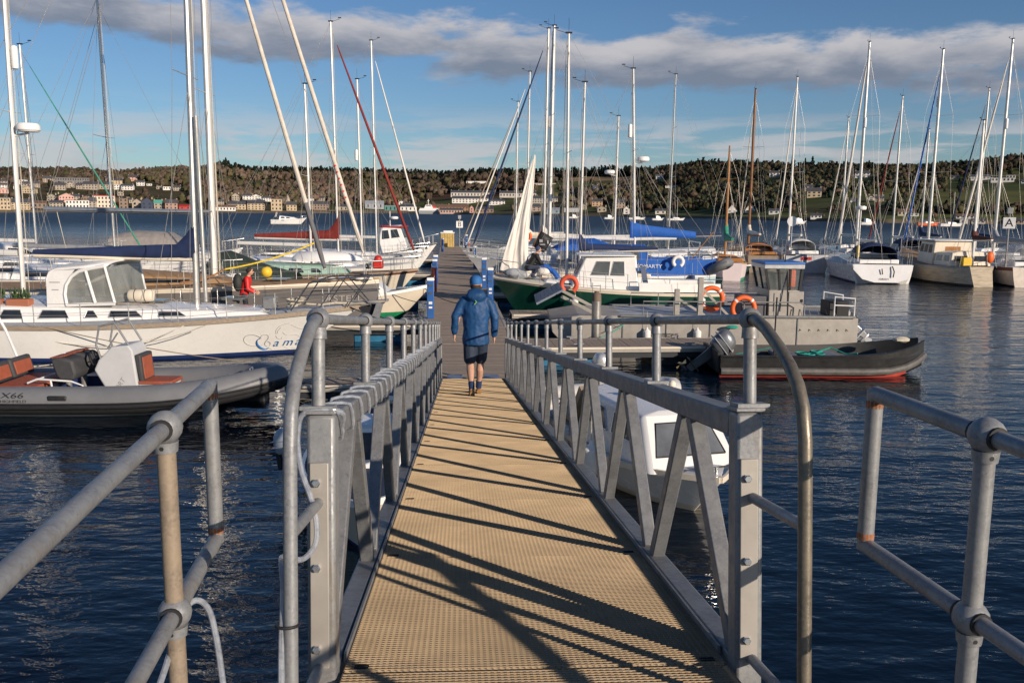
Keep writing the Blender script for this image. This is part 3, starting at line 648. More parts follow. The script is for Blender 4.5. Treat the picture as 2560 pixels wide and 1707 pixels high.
for i, (px, py, hp) in enumerate(sorted([(575, 425, 28), (596, 426, 24), (560, 424, 20), (643, 428, 15), (782, 432, 16), (1055, 438, 14), (1365, 436, 14), (1814, 425, 18), (1878, 420, 30), (1890, 420, 26), (1966, 428, 38), (1996, 428, 30), (2014, 428, 34), (2102, 424, 24), (2136, 424, 20), (2188, 424, 28), (2256, 424, 24), (2280, 424, 20), (2378, 414, 22), (1745, 424, 20)])):
    conifer(px, py, hp, '%s from the left of the dark pointed conifers on the wooded skyline' % ORD[i])
# ------------------------------------------------------------------ ferry and pier
def ferry():
    X, Y, Z = -75 * 1.0, 740., 0; k = Y / F_PX; X = (1073 - CX) * k
    t = thing('car_ferry', 'white car ferry lying at the pier across the bay', 'ferry', (X, Y, 0), .05); 
    b = MB(); b.loft([[(-24 * k, y, 0), (-26 * k, y * 1.1, 8 * k)][::1] + [(24 * k, y * 1.1, 8 * k), (23 * k, y, 0)] for y in (-4, 4)], True); b.build('hull', mat('ferry_hull', (.30, .32, .33), .5), t, smooth=False)
    b = MB(); b.prism([(-25 * k, -4.3, 8 * k), (-22 * k, -4.3, 14 * k), (22 * k, -4.3, 14 * k), (24 * k, -4.3, 8 * k)], (0, 8.6, 0)); b.build('car_deck_side', WHITE2, t, smooth=False)
    b = MB(); b.prism([(-12 * k, -3.5, 14 * k), (-8 * k, -3.5, 22 * k), (6 * k, -3.5, 22 * k), (10 * k, -3.5, 14 * k)], (0, 7, 0)); s = b.build('superstructure', WHITE2, t, smooth=False)
    b = MB(); b.box((-1 * k, -3.55, 19.5 * k), (11 * k, .1, 1.6 * k)); b.build('window_band', GLASS, s, smooth=False)
    b = MB(); b.tube([(-2 * k, 0, 22 * k), (-2 * k, 0, 36 * k)], .9 * k, 6); b.box((-2 * k, 0, 32 * k), (5 * k, .5, 1 * k)); b.build('mast', WHITE2, t)
    b = MB(); b.prism([(9 * k, -2, 14 * k), (9 * k, -2, 20 * k), (15 * k, -2, 19 * k), (16 * k, -2, 14 * k)], (0, 4, 0)); b.build('funnel', RED, t, smooth=False)
ferry()
def pier():
    t = thing('ferry_pier', 'dark timber ferry pier on many legs across the bay', 'pier', (0, 0, 0)); Y = 760.; k = Y / F_PX
    b = MB(); b.box(((905 - CX) * k, Y, 2.2), (230 * k, 8, .8)); b.build('pier_deck', mat('pier_timber', (.13, .10, .08), .9), t, smooth=False)
    lg = MB()
    for i in range(38):
        x = (795 + i * 6 - CX) * k
        lg.box((x, Y - 3.8, .8), (.7, .7, 2.6))
    lo = lg.build('pier_legs', mat('pier_timber', (0, 0, 0)), t, smooth=False); lo['kind'] = 'stuff'
pier()
# ------------------------------------------------------------------ gangway
GD = Vector((-.05730428, .99002827, -.12868663)); GX = Vector((.99832907, .05778474, 0)); GZ = GX.cross(GD)
GO = Vector((.085, 2.555, 2.646)); GL = 14.52; BAY = 1.32
GW = Matrix(((GX.x, GD.x, GZ.x, GO.x), (GX.y, GD.y, GZ.y, GO.y), (GX.z, GD.z, GZ.z, GO.z), (0, 0, 0, 1)))
def gpt(x, y, z): return GW @ Vector((x, y, z))
def gangway():
    g = thing('gangway', 'galvanised truss gangway with tan grating deck sloping down to the pontoon', 'gangway'); g.matrix_world = GW
    cx = .655
    for s in (-1, 1):
        # bottom and top chords
        b = MB(); b.box((s * cx, GL / 2 - .02, -.035), (.08, GL - .05, .10)); b.build('bottom_chord', GALV2, g, bevel=.006)
        b = MB(); b.box((s * cx, GL / 2 + .02, .75), (.082, GL - .05, .082)); b.build('top_chord', GALV2, g, bevel=.008)
        # end posts
        for y in (0, GL):
            b = MB(); b.box((s * cx, y, .36), (.085, .09, .865)); p = b.build('end_post', GALV if y == 0 else GALV2, g, bevel=.012)
            if y == 0:
                q = MB(); q.box((s * cx - .004, -.049, .34), (.056, .010, .62)); pl = q.build('bolt_plate', ALUP, p, bevel=.003)
                q = MB(); q.box((s * cx, -.003, .800), (.092, .10, .012)); q.build('cap_plate', GALV, p, bevel=.003)
                for z in (.59, .335, .09):
                    q = MB(); q.lathe([(.013, 0), (.013, -.010), (.010, -.013)], (s * cx - .012, -.0545, z), 6, 'Y'); q.build('bolt', CHROME, p, smooth=False)
        # diagonals
        for k in range(11):
            y0 = k * BAY; ym = y0 + BAY / 2; y1 = y0 + BAY
            for a, c in (((s * cx, y0 + .07, .01), (s * cx, ym - .055, .715)), ((s * cx, ym + .055, .715), (s * cx, y1 - .07, .01))):
                b = MB(); b.bar(a, c, .058, .058, up=(1, 0, 0)); b.build('diagonal', GALV2, g, bevel=.005)
        # stanchions with ball fittings
        for k in range(12):
            y = k * BAY; x = s * .668; hi = k == 0
            b = MB(); b.box((x, y, .797 if not hi else .812), (.10, .085, .012)); b.tube([(x, y, .80), (x, y, 1.055)], .0205, 12)
            st = b.build('stanchion', GALV, g)
            q = MB(); q.ball((x, y, 1.08), .036, 16); q.lathe([(.027, 1.02), (.024, 1.058)], (x, y, 0), 14); q.build('ball_fitting', GALV, st)
            for e_ in (-1, 1): q = MB(); q.tube([(x, y + e_ * .029, 1.08), (x, y + e_ * .0335, 1.08)], .0215, 14); q.build('socket_gap', BLACK, st)
        b = MB(); b.tube([(s * .668, -.01, 1.08), (s * .668, GL, 1.08)], .0168, 12); b.build('handrail', GALV, g)
        # bent end rail coming back toward the landing
        pts = [(s * .668, 0, 1.08), (s * .668, -.06, 1.076), (s * .668, -.14, 1.052), (s * .668, -.25, 1.0), (s * .668, -.335, .95), (s * .668, -.395, .90), (s * .668, -.432, .84), (s * .668, -.447, .76), (s * .668, -.45, .66), (s * .668, -.45, .2), (s * .668, -.45, -.35)]
        b = MB(); b.tube(pts, .0185, 14); b.build('end_rail', GALV if s < 0 else steel('grimy_rail', (.165, .145, .115), .42, .4, .6, (.09, .07, .05)), g)
        for z in (.53, .03):
            b = MB(); b.tube([(s * .668, -.44, z), (s * .662, -.03, z)], .0165, 12); b.build('rail_stub', GALV, g)
    # deck: pressed grating panels
    pw = .595
    def panel(L):
        b = MB(); rows = int(round(L / .0189))
        for r_ in range(rows):
            y = .004 + (r_ + .5) * (L - .008) / rows
            b.add([(-pw, y - .0050, -.012), (pw, y - .0050, -.012), (pw, y - .0036, 0), (-pw, y - .0036, 0), (-pw, y + .0044, -.004), (pw, y + .0044, -.004)], [(0, 1, 2, 3), (3, 2, 5, 4)], 0)
        for c in range(61):
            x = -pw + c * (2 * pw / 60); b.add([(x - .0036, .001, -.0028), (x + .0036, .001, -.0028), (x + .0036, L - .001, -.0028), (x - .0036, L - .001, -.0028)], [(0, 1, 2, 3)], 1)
        b.add([(-pw, 0, -.016), (pw, 0, -.016), (pw, L, -.016), (-pw, L, -.016)], [(0, 1, 2, 3)], 2)  # near-black sheet stands in for the shade below the slots
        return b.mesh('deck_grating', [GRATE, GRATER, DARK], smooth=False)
    me_full = panel(BAY - .006); put('deck_grating', panel(.62), g, (0, -.626, 0))
    for k in range(11):
        y0 = k * BAY + .003; put('deck_grating', me_full, g, (0, y0, 0))
        for s in (-1, 1):
            b = MB()
            for dx in (0, .018): b.box((s * .545, y0 + .02 + dx, .0015), (.045, .007, .003))
            b.build('clip', DARK, g, smooth=False)
    for s in (-1, 1):
        b = MB(); b.box((s * .6045, GL / 2, .003), (.008, GL - .2, .03)); b.build('deck_edge_angle', GALV2, g)
    # two hinged flaps landing on the pontoon
    for x in (-.37, .37):
        b = MB(); b.box((x, GL + .46, -.01), (.30, .80, .014), Matrix.Rotation(R(5.2), 3, 'X')); b.build('landing_flap', mat('flap_blue_grey', (.17, .22, .31), .6, .1, .2, 5), g, bevel=.004)
    return g
gang = gangway()
def clear_hose():
    m = mat('clear_hose', (.42, .45, .50), .15, 0, .35, 40, spec=.9, alpha=.55)
    t = thing('clear_hose', 'clear plastic hose spiralled round the left top chord and down its end post', 'hose'); t.matrix_world = GW
    P = []
    x0, z0, h = -.655, .75, .052
    y = GL - 1.2; turns = 34
    for i in range(turns * 16 + 1):
        a = 2 * math.pi * i / 16; yy = 10.8 - (10.8 - .06) * (i / (turns * 16)) ** .85
        c, s_ = math.cos(a), math.sin(a); k = h / max(abs(c), abs(s_)) * .97
        k = min(k, h * 1.22); P.append((x0 + c * k, yy, z0 + s_ * k))
    b = MB(); b.tube(P, .0058, 7); b.build('spiral_run', m, t)
    Q = [P[-1], (-.60, -.02, .80), (-.70, -.045, .80), (-.725, -.03, .74), (-.722, -.04, .68), (-.705, -.07, .62), (-.672, -.10, .545), (-.655, -.12, .47), (-.66, -.14, .42), (-.685, -.2, .40), (-.715, -.30, .435), (-.70, -.40, .44), (-.69, -.43, .38), (-.69, -.455, .25), (-.69, -.47, .1), (-.70, -.48, -.05), (-.72, -.49, -.14), (-.76, -.47, -.17), (-.80, -.42, -.12), (-.86, -.34, .05), (-.90, -.28, .20), (-.935, -.24, .28), (-.975, -.24, .30), (-1.0, -.30, .26), (-.99, -.42, .19), (-1.0, -.55, .11), (-1.05, -.62, .05), (-1.1, -.7, -.05)]
    # smooth it
    def cr(p0, p1, p2, p3, u):
        p0, p1, p2, p3 = map(Vector, (p0, p1, p2, p3))
        return .5 * ((2 * p1) + (-p0 + p2) * u + (2 * p0 - 5 * p1 + 4 * p2 - p3) * u * u + (-p0 + 3 * p1 - 3 * p2 + p3) * u ** 3)
    S = []
    for i in range(len(Q) - 1):
        for k in range(5): S.append(cr(Q[max(i - 1, 0)], Q[i], Q[i + 1], Q[min(i + 2, len(Q) - 1)], k / 5))
    S.append(Vector(Q[-1]))
    b = MB(); b.tube(S, .0085, 8); b.build('loose_run', m, t)
    b = MB(); b.torus((-.676, -.45, .30), .028, .004, 16, 6, 'Z'); b.build('cable_tie', BLACK, t)
clear_hose()
# ------------------------------------------------------------------ fixed landing where the viewer stands
RUST = mat('rust', (.30, .10, .03), .9, 0, .4, 55, dirt=1.0, dcol=(.29, .29, .29))
TANP = steel('post_stained', (.25, .20, .15), .55, .1, .55, (.17, .105, .055))
def landing_rail(name, label, pb, pe, near, z0, dz, tanpost):
    """one railing: top rail and mid rail on ball posts, closed by an upright at the water end"""
    t = thing(name, label, 'railing', (pb[0], pb[1], 2.42))
    O = Vector(t.location); L = lambda p: Vector(p) - O
    d = Vector((pe[0] - pb[0], pe[1] - pb[1], 0)); d.normalize()
    back = Vector((pb[0], pb[1], 0)) - d * 3.2
    r = .0225
    for nm, z in (('top_rail', z0), ('mid_rail', z0 - dz)):
        b = MB(); b.tube([L((back.x, back.y, z)), L((pb[0], pb[1], z))], r * .92, 14); b.tube([L((pb[0], pb[1], z)), L((pe[0], pe[1], z))], r * 1.02, 14); b.build(nm, GALV, t)
    b = MB(); b.tube([L((pe[0], pe[1], z0 + .012)), L((pe[0], pe[1], z0 - dz - .012))], r * 1.04, 14); b.build('end_upright', GALV, t)
    for z in (z0 - .028, z0 - dz + .03):
        b = MB(); b.lathe([(r * 1.045, -.012), (r * 1.06, -.004), (r * 1.06, .006), (r * 1.045, .010)], L((pe[0], pe[1], z)), 14); b.build('rust_collar', RUST, t)
    for k in range(3):
        p = Vector((pb[0], pb[1], 0)) - d * 1.25 * k
        b = MB(); b.tube([L((p.x, p.y, 2.40)), L((p.x, p.y, z0 - .03))], .0235, 14); po = b.build('post', TANP if tanpost else GALV, t)
        for z in (z0, z0 - dz):
            q = MB(); q.ball(L((p.x, p.y, z)), .043, 16); q.lathe([(.0285, -.062), (.031, -.035)], L((p.x, p.y, z)), 14); q.build('ball_fitting', TANP if tanpost and k else GALV, po)
            for e_ in (-1, 1):
                c_ = L((p.x, p.y, z)) + d * .037 * e_; q = MB(); q.tube([c_ - d * .004, c_ + d * .004], .0275, 16); q.build('socket_gap', BLACK, po)
            q = MB(); q.lathe([(.006, 0), (.006, .004)], L((p.x, p.y, z - .048)) + Vector((0, -.0295, 0)), 6, 'Y'); q.build('set_screw', BLACK, po)
        q = MB(); q.box(L((p.x, p.y, 2.426)), (.12, .12, .012)); q.build('foot_plate', GALV, po)
landing_rail('landing_railing', 'stained ball post railing at the lower left corner', (-.866, 2.143), (-.931, 2.66), None, 3.506, .49, True)
landing_rail('landing_railing', 'grey ball post railing at the lower right corner', (1.108, 1.996), (1.037, 2.46), None, 3.538, .45, False)
def landing():
    t = thing('fixed_landing', 'concrete landing at the top of the gangway', 'landing', (0.08, 0, 0))
    b = MB(); b.box((.05, -2.2, 2.30), (2.6, 8.3, .22)); b.build('slab', mat('landing_concrete', (.30, .28, .25), .9, 0, .2, 4, .3, 60), t)
    for x in (-.9, .95):
        b = MB(); b.tube([(x, 1.3, -3), (x, 1.3, 2.2)], .16, 14); b.build('pile', GALV2, t)
landing()
# ------------------------------------------------------------------ pontoons
PD = Vector((-.0715, 1, 0)).normalized(); PX = Vector((PD.y, -PD.x, 0)); PO = Vector((-.80, 17.4, 0)); PYAW = math.atan2(-PD.x, PD.y)
def ppt(x, y, z=0): return PO + PX * x + PD * y + Vector((0, 0, z))
def planks(w, L, step=.14, along='x'):
    b = MB(); n = max(1, int(L / step))
    for i in range(n):
        y = (i + .5) * L / n; dz = random.uniform(-.003, .003)
        b.box((0, y, -.02 + dz), (w, L / n - .008, .036))
    return b
def walkway():
    t = thing('pontoon_walkway', 'long plank pontoon walkway running out between the berths', 'pontoon', ppt(0, -3.2, .6), PYAW)
    L = 70.; W = 2.36; seg = 1.2; n = int(L / seg)
    me = [planks(W, seg - .014).mesh('deck_panel', PLANK, smooth=False) for _ in range(4)]
    for i in range(n): put('deck_panel', random.choice(me), t, (0, i * seg, random.uniform(-.004, .004)))
    for s in (-1, 1):
        for i in range(0, 6):
            b = MB(); b.box((s * (W / 2 + .05), 6 + i * 11.6, -.10), (.085, 11.5, .20)); b.build('side_beam', ALUP, t, bevel=.01)
            b = MB(); b.box((s * (W / 2 + .105), 6 + i * 11.6, -.03), (.03, 11.4, .05)); b.build('fender_strip', TEAKG, t)
    for i in range(24):
        b = MB(); b.box((0, 1.5 + i * 2.9, -.45), (2.1, 2.0, .52)); b.build('float', FLOATB, t, bevel=.05)
    return t
walkway()
FLOATK = mat('float_shade_dark', (.02, .024, .03), .6, 0, .3, 3, dirt=.4, dcol=(.04, .05, .03))  # near-black colour stands in for the shade beneath the fingers
def finger(name, label, loc, yaw, L, W, group=None, z=.52):
    """finger berth: plank deck, side beams and floats, one blue and the rest shade-dark; grows along local +y"""
    t = thing(name, label, 'pontoon', (loc[0], loc[1], z), yaw, group)
    n = int(L / 1.2); sg = L / n; me = planks(W, sg - .012).mesh('deck_panel', PLANK, smooth=False)
    for i in range(n): put('deck_panel', me, t, (0, i * sg, 0))
    for s in (-1, 1):
        b = MB(); b.box((s * (W / 2 + .03), L / 2, -.07), (.06, L, .15)); b.build('side_beam', ALUP, t, bevel=.008); b = MB(); b.box((s * (W / 2 - .02), L / 2, -.22), (.03, L, .14)); b.build('shade_skirt', FLOATK, t)  # dark strip added below the beam for the shade there
        b = MB(); b.box((s * (W / 2 + .075), L / 2, -.025), (.03, L - .1, .05)); b.build('rubbing_strip', CREAM, t)
    b = MB(); b.box((0, L + .03, -.07), (W + .12, .06, .15)); b.build('end_beam', ALUP, t)
    for i in range(max(2, int(L / 3))):
        b = MB(); b.box((0, 1.2 + i * 2.9, -.42), (W * .70, 1.6, .5)); b.build('float', FLOATB if i == 0 else FLOATK, t, bevel=.04)
    for y in (L * .25, L * .8):
        for s in (-1, 1):
            b = MB(); b.box((s * (W / 2 - .1), y, .07), (.05, .26, .03)); b.box((s * (W / 2 - .1), y, .03), (.04, .08, .08)); b.build('cleat', GALV, t)
    return t
LY = math.pi / 2 + PYAW; RY = -math.pi / 2 + PYAW
finger('finger_pontoon', 'finger pontoon between the white ketch and the grey yacht', (-2.9, 27.25), LY, 13, .9)
finger('finger_pontoon', 'low dark finger pontoon at the bow of the grey inflatable', (-1.95, 18.75), LY, 2.8, .7, z=.36)
finger('finger_pontoon', 'finger pontoon beyond the green bottomed white boat', (-3.6, 37.2), LY, 11, .9)
finger('finger_pontoon', 'finger pontoon beside the red covered yacht', (-4.4, 48.5), LY, 11, .9)
finger('finger_pontoon', 'finger pontoon beyond the red roofed fishing boat', (-5.4, 63), LY, 11, .9)
finger('finger_pontoon', 'finger pontoon in front of the aluminium work boat', (.35, 23.3), RY + .02, 5.4, 1.5)
finger('finger_pontoon', 'finger pontoon between work boat and dark green motor sailer', (-.05, 30.4), RY, 9.5, 1.1)
finger('finger_pontoon', 'finger pontoon beyond the dark green motor sailer', (-1.0, 37.2), RY, 10, .9)
finger('finger_pontoon', 'finger pontoon below the far white yachts on the right of the walkway', (-2.0, 52), RY, 11, .9)
finger('finger_pontoon', 'small finger pontoon between the white yacht and the timber motor sailer', (24.4, 66), math.pi + .09, 12.5, 1.0)
finger('finger_pontoon', 'small finger pontoon left of the white sugar scoop yacht', (19.0, 69), math.pi + .04, 9, 1.0)
def pontoon_a():
    t = thing('pontoon_walkway', 'distant walkway behind the stern to yachts on the right', 'pontoon', (14, 68.5, .5), -math.pi / 2)
    me = planks(2.2, 1.19).mesh('deck_panel', PLANK, smooth=False)
    for i in range(24): put('deck_panel', me, t, (0, i * 1.2, 0))
    for s in (-1, 1):
        b = MB(); b.box((s * 1.14, 14.4, -.09), (.07, 28.8, .2)); b.build('side_beam', ALUP, t)
    for i in range(9): b = MB(); b.box((0, 1.5 + i * 3.1, -.4), (1.9, 1.8, .5)); b.build('float', FLOATB, t)
pontoon_a()
# ---- things on the pontoon
def pedestal(x, y, label, h=1.15, z=.6, yaw=0):
    t = thing('service_pedestal', label, 'pedestal', ppt(x, y, z), PYAW + yaw, 'blue service pedestals along the walkway')
    b = MB(); b.box((0, 0, h / 2), (.22, .20, h)); p = b.build('cabinet', PEDB, t, bevel=.015)
    b = MB(); b.box((0, 0, h + .05), (.23, .21, .10)); b.build('lamp_cap', SIGNW, t, bevel=.02)
    for k, (z_, s_) in enumerate(((.88, .05), (.68, .05), (.42, .07), (.30, .05))):
        b = MB(); b.box((0, -.105, h * z_), (.11, .02, h * s_)); b.build('socket' if k < 2 else 'notice', GLASSG if k < 2 else SIGNW, p)
    return t
pedestal(-1.05, 10.6, 'blue service pedestal on the left edge nearest the gangway foot', 1.2)
pedestal(-1.1, 22.0, 'second blue service pedestal along the left edge', 1.15)
pedestal(-1.1, 24.6, 'blue service pedestal with white board just past the second on the left', 1.2)
pedestal(-1.0, 55.0, 'farthest blue service pedestal on the left edge beside the locker', 1.0)
pedestal(1.08, 15.5, 'blue service pedestal on the right edge just past the walking man', 1.2)
pedestal(1.08, 21.5, 'second blue service pedestal along the right edge', 1.25)
pedestal(1.08, 35.0, 'third blue service pedestal along the right edge', 1.2)
pedestal(1.08, 62.0, 'last blue service pedestal on the right edge near the letter sign', 1.1)
def ext_post(x, y, label, ring=True):
    t = thing('safety_post', label, 'safety post', ppt(x, y, .6), PYAW, 'red safety posts')
    b = MB(); b.tube([(0, 0, 0), (0, 0, 1.0)], .05, 10); b.build('post', RED, t)
    if ring:
        b = MB(); b.torus((-.12, 0, .75), .27, .06, 20, 8, 'X', arc=math.pi * 1.2, start=-.3); b.build('lifebuoy_holder', ORANGE, t)
    b = MB(); b.box((0, 0, 1.02), (.14, .14, .06)); b.build('cap', RED, t)
ext_post(-1.02, 19.2, 'red safety post with orange lifebuoy on the left edge')
ext_post(-.98, 57, 'small red safety post near the locker', False)
ext_post(1.02, 49, 'red safety post on the right edge beyond the white sail', False)
def locker():
    t = thing('storage_locker', 'yellow timber storage locker at the far end of the walkway', 'locker', ppt(-.62, 64.6, .6), PYAW)
    m = mat('locker_wood', (.50, .36, .12), .6, 0, .2, 3)
    b = MB(); b.box((0, 0, .62), (1.22, .8, 1.24)); p = b.build('cabinet', m, t, bevel=.02)
    for i in range(5): b = MB(); b.box((-.48 + i * .24, -.41, .62), (.02, .02, 1.16)); b.build('batten', VARN, p)
    b = MB(); b.box((0, 0, 1.30), (1.3, .9, .10)); b.build('lid', SIGNW, t, bevel=.02)
    b = MB(); b.box((.05, -.05, 1.42), (.85, .5, .14)); b.build('white_box', SIGNW, t, bevel=.03)
locker()
def letter_sign(ch, loc, label, yaw=0, h=3.1):
    t = thing('letter_sign', label, 'sign', loc, yaw)
    b = MB(); b.tube([(0, 0, 0), (0, 0, h)], .045, 10); b.build('pole', GALV, t)
    b = MB(); b.box((0, -.06, h - .55), (.62, .03, .62)); p = b.build('sign_board', SIGNW, t, bevel=.005)
    text('letter', ch, INK, p, (0, -.079, h - .74), (R(90), 0, 0), .62, align='CENTER', ext=.003)
    b = MB(); b.box((0, 0, h + .12), (.28, .22, .34)); b.build('lamp', mat('lamp_box', (.35, .36, .35), .5), t, bevel=.02)
letter_sign('B', ppt(.50, 65.3, .6), 'white square sign with black letter B at the end of the walkway', PYAW, 2.6)
letter_sign('A', (27.65, 49.5, .5), 'white square sign with black letter A at the right edge', -.35, 3.55)
# ------------------------------------------------------------------ boat building kit (local: x stern 0 -> bow L, z 0 = waterline)
def lerp(a, b, t): return a + (b - a) * t
class Hull:
    def __init__(h, L, B, fs, fm, fb, draft=.5, rake=1.0, sw=.7, srake=0.0, pmax=.42, full=2.2, chine=0.0, dbl=False):
        h.L, h.B, h.fs, h.fm, h.fb, h.draft, h.rake, h.sw, h.srake, h.pm, h.full, h.chine, h.dbl = L, B, fs, fm, fb, draft, rake, sw, srake, pmax, full, chine, dbl
    def sheer(h, t):
        a, b, c = h.fs, h.fm, h.fb
        return a + (b - a) * t / .45 if t < .45 and False else (a * (1 - t) * (1 - 2 * t) if False else a * (t - .5) * (t - 1) / .5 + b * t * (t - 1) / -.25 + c * t * (t - .5) / .5)
    def half(h, t):
        if t < h.pm: k = h.sw + (1 - h.sw) * math.sin(math.pi / 2 * t / h.pm)
        else: k = 1 - ((t - h.pm) / (1 - h.pm)) ** h.full
        return max(h.B / 2 * k, .015)
    def pt(h, t, z, side=1):
        zs = h.sheer(t); b = h.half(t)
        q = (z + h.draft) / (zs + h.draft); w = -h.draft / 1.0
        if z >= 0: mid = .86 + .14 * (z / zs) ** .6
        else: mid = .86 * max(0, 1 - (-z / h.draft)) ** .45 + .03
        if h.chine: mid = (.80 + .20 * (z / zs)) if z >= 0 else .80 * max(.03, 1 + z / h.draft)
        bow = max(.02, q) ** 1.15
        k = lerp(mid, bow, min(1, max(0, (t - .45) / .5)) ** 1.5)
        x = t * h.L - h.rake * t ** 5 * (1 - z / zs) - h.srake * (1 - t) ** 8 * (1 - z / zs) * -1
        return Vector((x, side * b * k, z))
    def deckpt(h, t, y=0, dz=0): return Vector((t * h.L, y, h.sheer(t) + dz))
    def build(h, root, topm, botm, stripem=None, stripe=.10, deckm=None, railm=None, rail=.06, n=22, sheerm=None, sheerband=0):
        mats = [topm, botm, stripem or botm, sheerm or topm]
        b = MB(); ts = [i / n for i in range(n)] + [.985, .997]
        def zl(t):
            zs = h.sheer(t); return [-h.draft, -h.draft * .55, -.02, stripe, zs * .40, zs * .70, zs - max(sheerband, .02), zs]
        rows = len(zl(0)); mi = [1, 1, 2, 0, 0, 0, 3 if sheerm else 0]
        for s in (1, -1):
            g = [[h.pt(t, z, s) for z in zl(t)] for t in ts]
            for i in range(len(ts) - 1):
                for j in range(rows - 1):
                    q = (g[i][j], g[i + 1][j], g[i + 1][j + 1], g[i][j + 1])
                    b.add(q if s < 0 else q[::-1], [(0, 1, 2, 3)], mi[j])
            if s == 1: gp = g
            else:
                b.add(gp[0] + g[0], [(j, j + 1, rows + j + 1, rows + j) for j in range(rows - 1)], 0)
                b.add(gp[-1] + g[-1], [(rows + j, rows + j + 1, j + 1, j) for j in range(rows - 1)], 0)
        # weld seams between the quads so the shading is smooth
        key = {}; vs = []; rem = []
        for p in b.v:
            k = (round(p[0], 4), round(p[1], 4), round(p[2], 4))
            if k not in key: key[k] = len(vs); vs.append(p)
            rem.append(key[k])
        fs, ms = [], []
        for f_, m_ in zip(b.f, b.m):
            q = []
            for i in f_:
                if rem[i] not in q: q.append(rem[i])
            if len(q) > 2: fs.append(tuple(q)); ms.append(m_)
        b.v, b.f, b.m = vs, fs, ms
        hull = b.build('hull', mats, root, angle=50)
        d = MB(); rows_ = []
        for t in ts:
            zs = h.sheer(t); hb = h.half(t) - .01
            rows_.append([Vector((t * h.L, hb, zs - .012)), Vector((t * h.L, hb * .5, zs + .02 * h.B)), Vector((t * h.L, -hb * .5, zs + .02 * h.B)), Vector((t * h.L, -hb, zs - .012))])
        d.loft(rows_, False, closed=False); d.build('deck', deckm or DECKW, root)
        if railm:
            for s in (1, -1):
                b = MB(); P = [h.pt(t, h.sheer(t), s) + Vector((0, -s * .012, .01)) for t in ts[::1]]
                rings = [[p + Vector((0, .028, -rail)), p + Vector((0, .028, rail * .55)), p + Vector((0, -.028, rail * .55)), p + Vector((0, -.028, -rail))] for p in P]
                b.loft(rings); b.build('toe_rail', railm, root, angle=30)
        return hull
def cabin(root, name, x0, x1, w0, w1, z0, z1, h0, h1, sl0, sl1, mt, tumble=.08, bevel=.05):
    """coachroof/wheelhouse block; x0 aft, x1 forward; returns side-point function"""
    P = lambda x, w, z: [Vector((x, w / 2, z)), Vector((x, -w / 2, z))]
    b0 = P(x0, w0, z0) + P(x1, w1, z1); t0 = P(x0 + sl0, w0 * (1 - tumble * 2), z0 + h0) + P(x1 - sl1, w1 * (1 - tumble * 2), z1 + h1)
    mid = P(x0 + sl0 + .02, w0 * .4, z0 + h0 + .05 * w0) + P(x1 - sl1 - .02, w1 * .4, z1 + h1 + .04 * w1)
    b = MB(); b.add(b0 + t0 + mid, [(0, 1, 5, 4), (3, 2, 6, 7), (2, 0, 4, 6), (1, 3, 7, 5), (4, 5, 9, 8), (7, 6, 10, 11), (6, 4, 8, 10), (5, 7, 11, 9), (8, 9, 11, 10)])
    o = b.build(name, mt, root, angle=35, bevel=bevel)
    def side(s, u, v, out=.006):
        """point on side s (+1/-1) at fraction u along, v up"""
        i = 0 if s > 0 else 1
        p = lerp(lerp(b0[i], b0[2 + i], u), lerp(t0[i], t0[2 + i], u), v); return p + Vector((0, s * out, 0))
    def front(u, v, out=.006): return lerp(lerp(b0[2], b0[3], u), lerp(t0[2], t0[3], u), v) + Vector((out, 0, out * .3))
    def aft(u, v, out=.006): return lerp(lerp(b0[0], b0[1], u), lerp(t0[0], t0[1], u), v) + Vector((-out, 0, 0))
    return o, side, front, aft
def pane(parent, fn, uv, mt, name='window', frame=None, th=.012):
    pts = [fn(u, v) for u, v in uv]; b = MB(); n = (pts[1] - pts[0]).cross(pts[2] - pts[0]); n.normalize()
    c = fn(.5, .5); b.prism(pts, n * th * .5); b.prism(pts, n * -th * .5); o = b.build(name, mt, parent, smooth=False)
    if frame:
        f_ = MB(); f_.tube([p for p in pts] + [pts[0]], .014, 6); f_.build('frame', frame, o)
    return o
def side_windows(parent, side, spans, v0, v1, mt, lean=.0, frame=None, sides=(1, -1)):
    for s in sides:
        for a, c in spans: pane(parent, lambda u, v: side(s, u, v), [(a, v0), (c, v0), (c - lean, v1), (a + lean, v1)], mt, frame=frame)
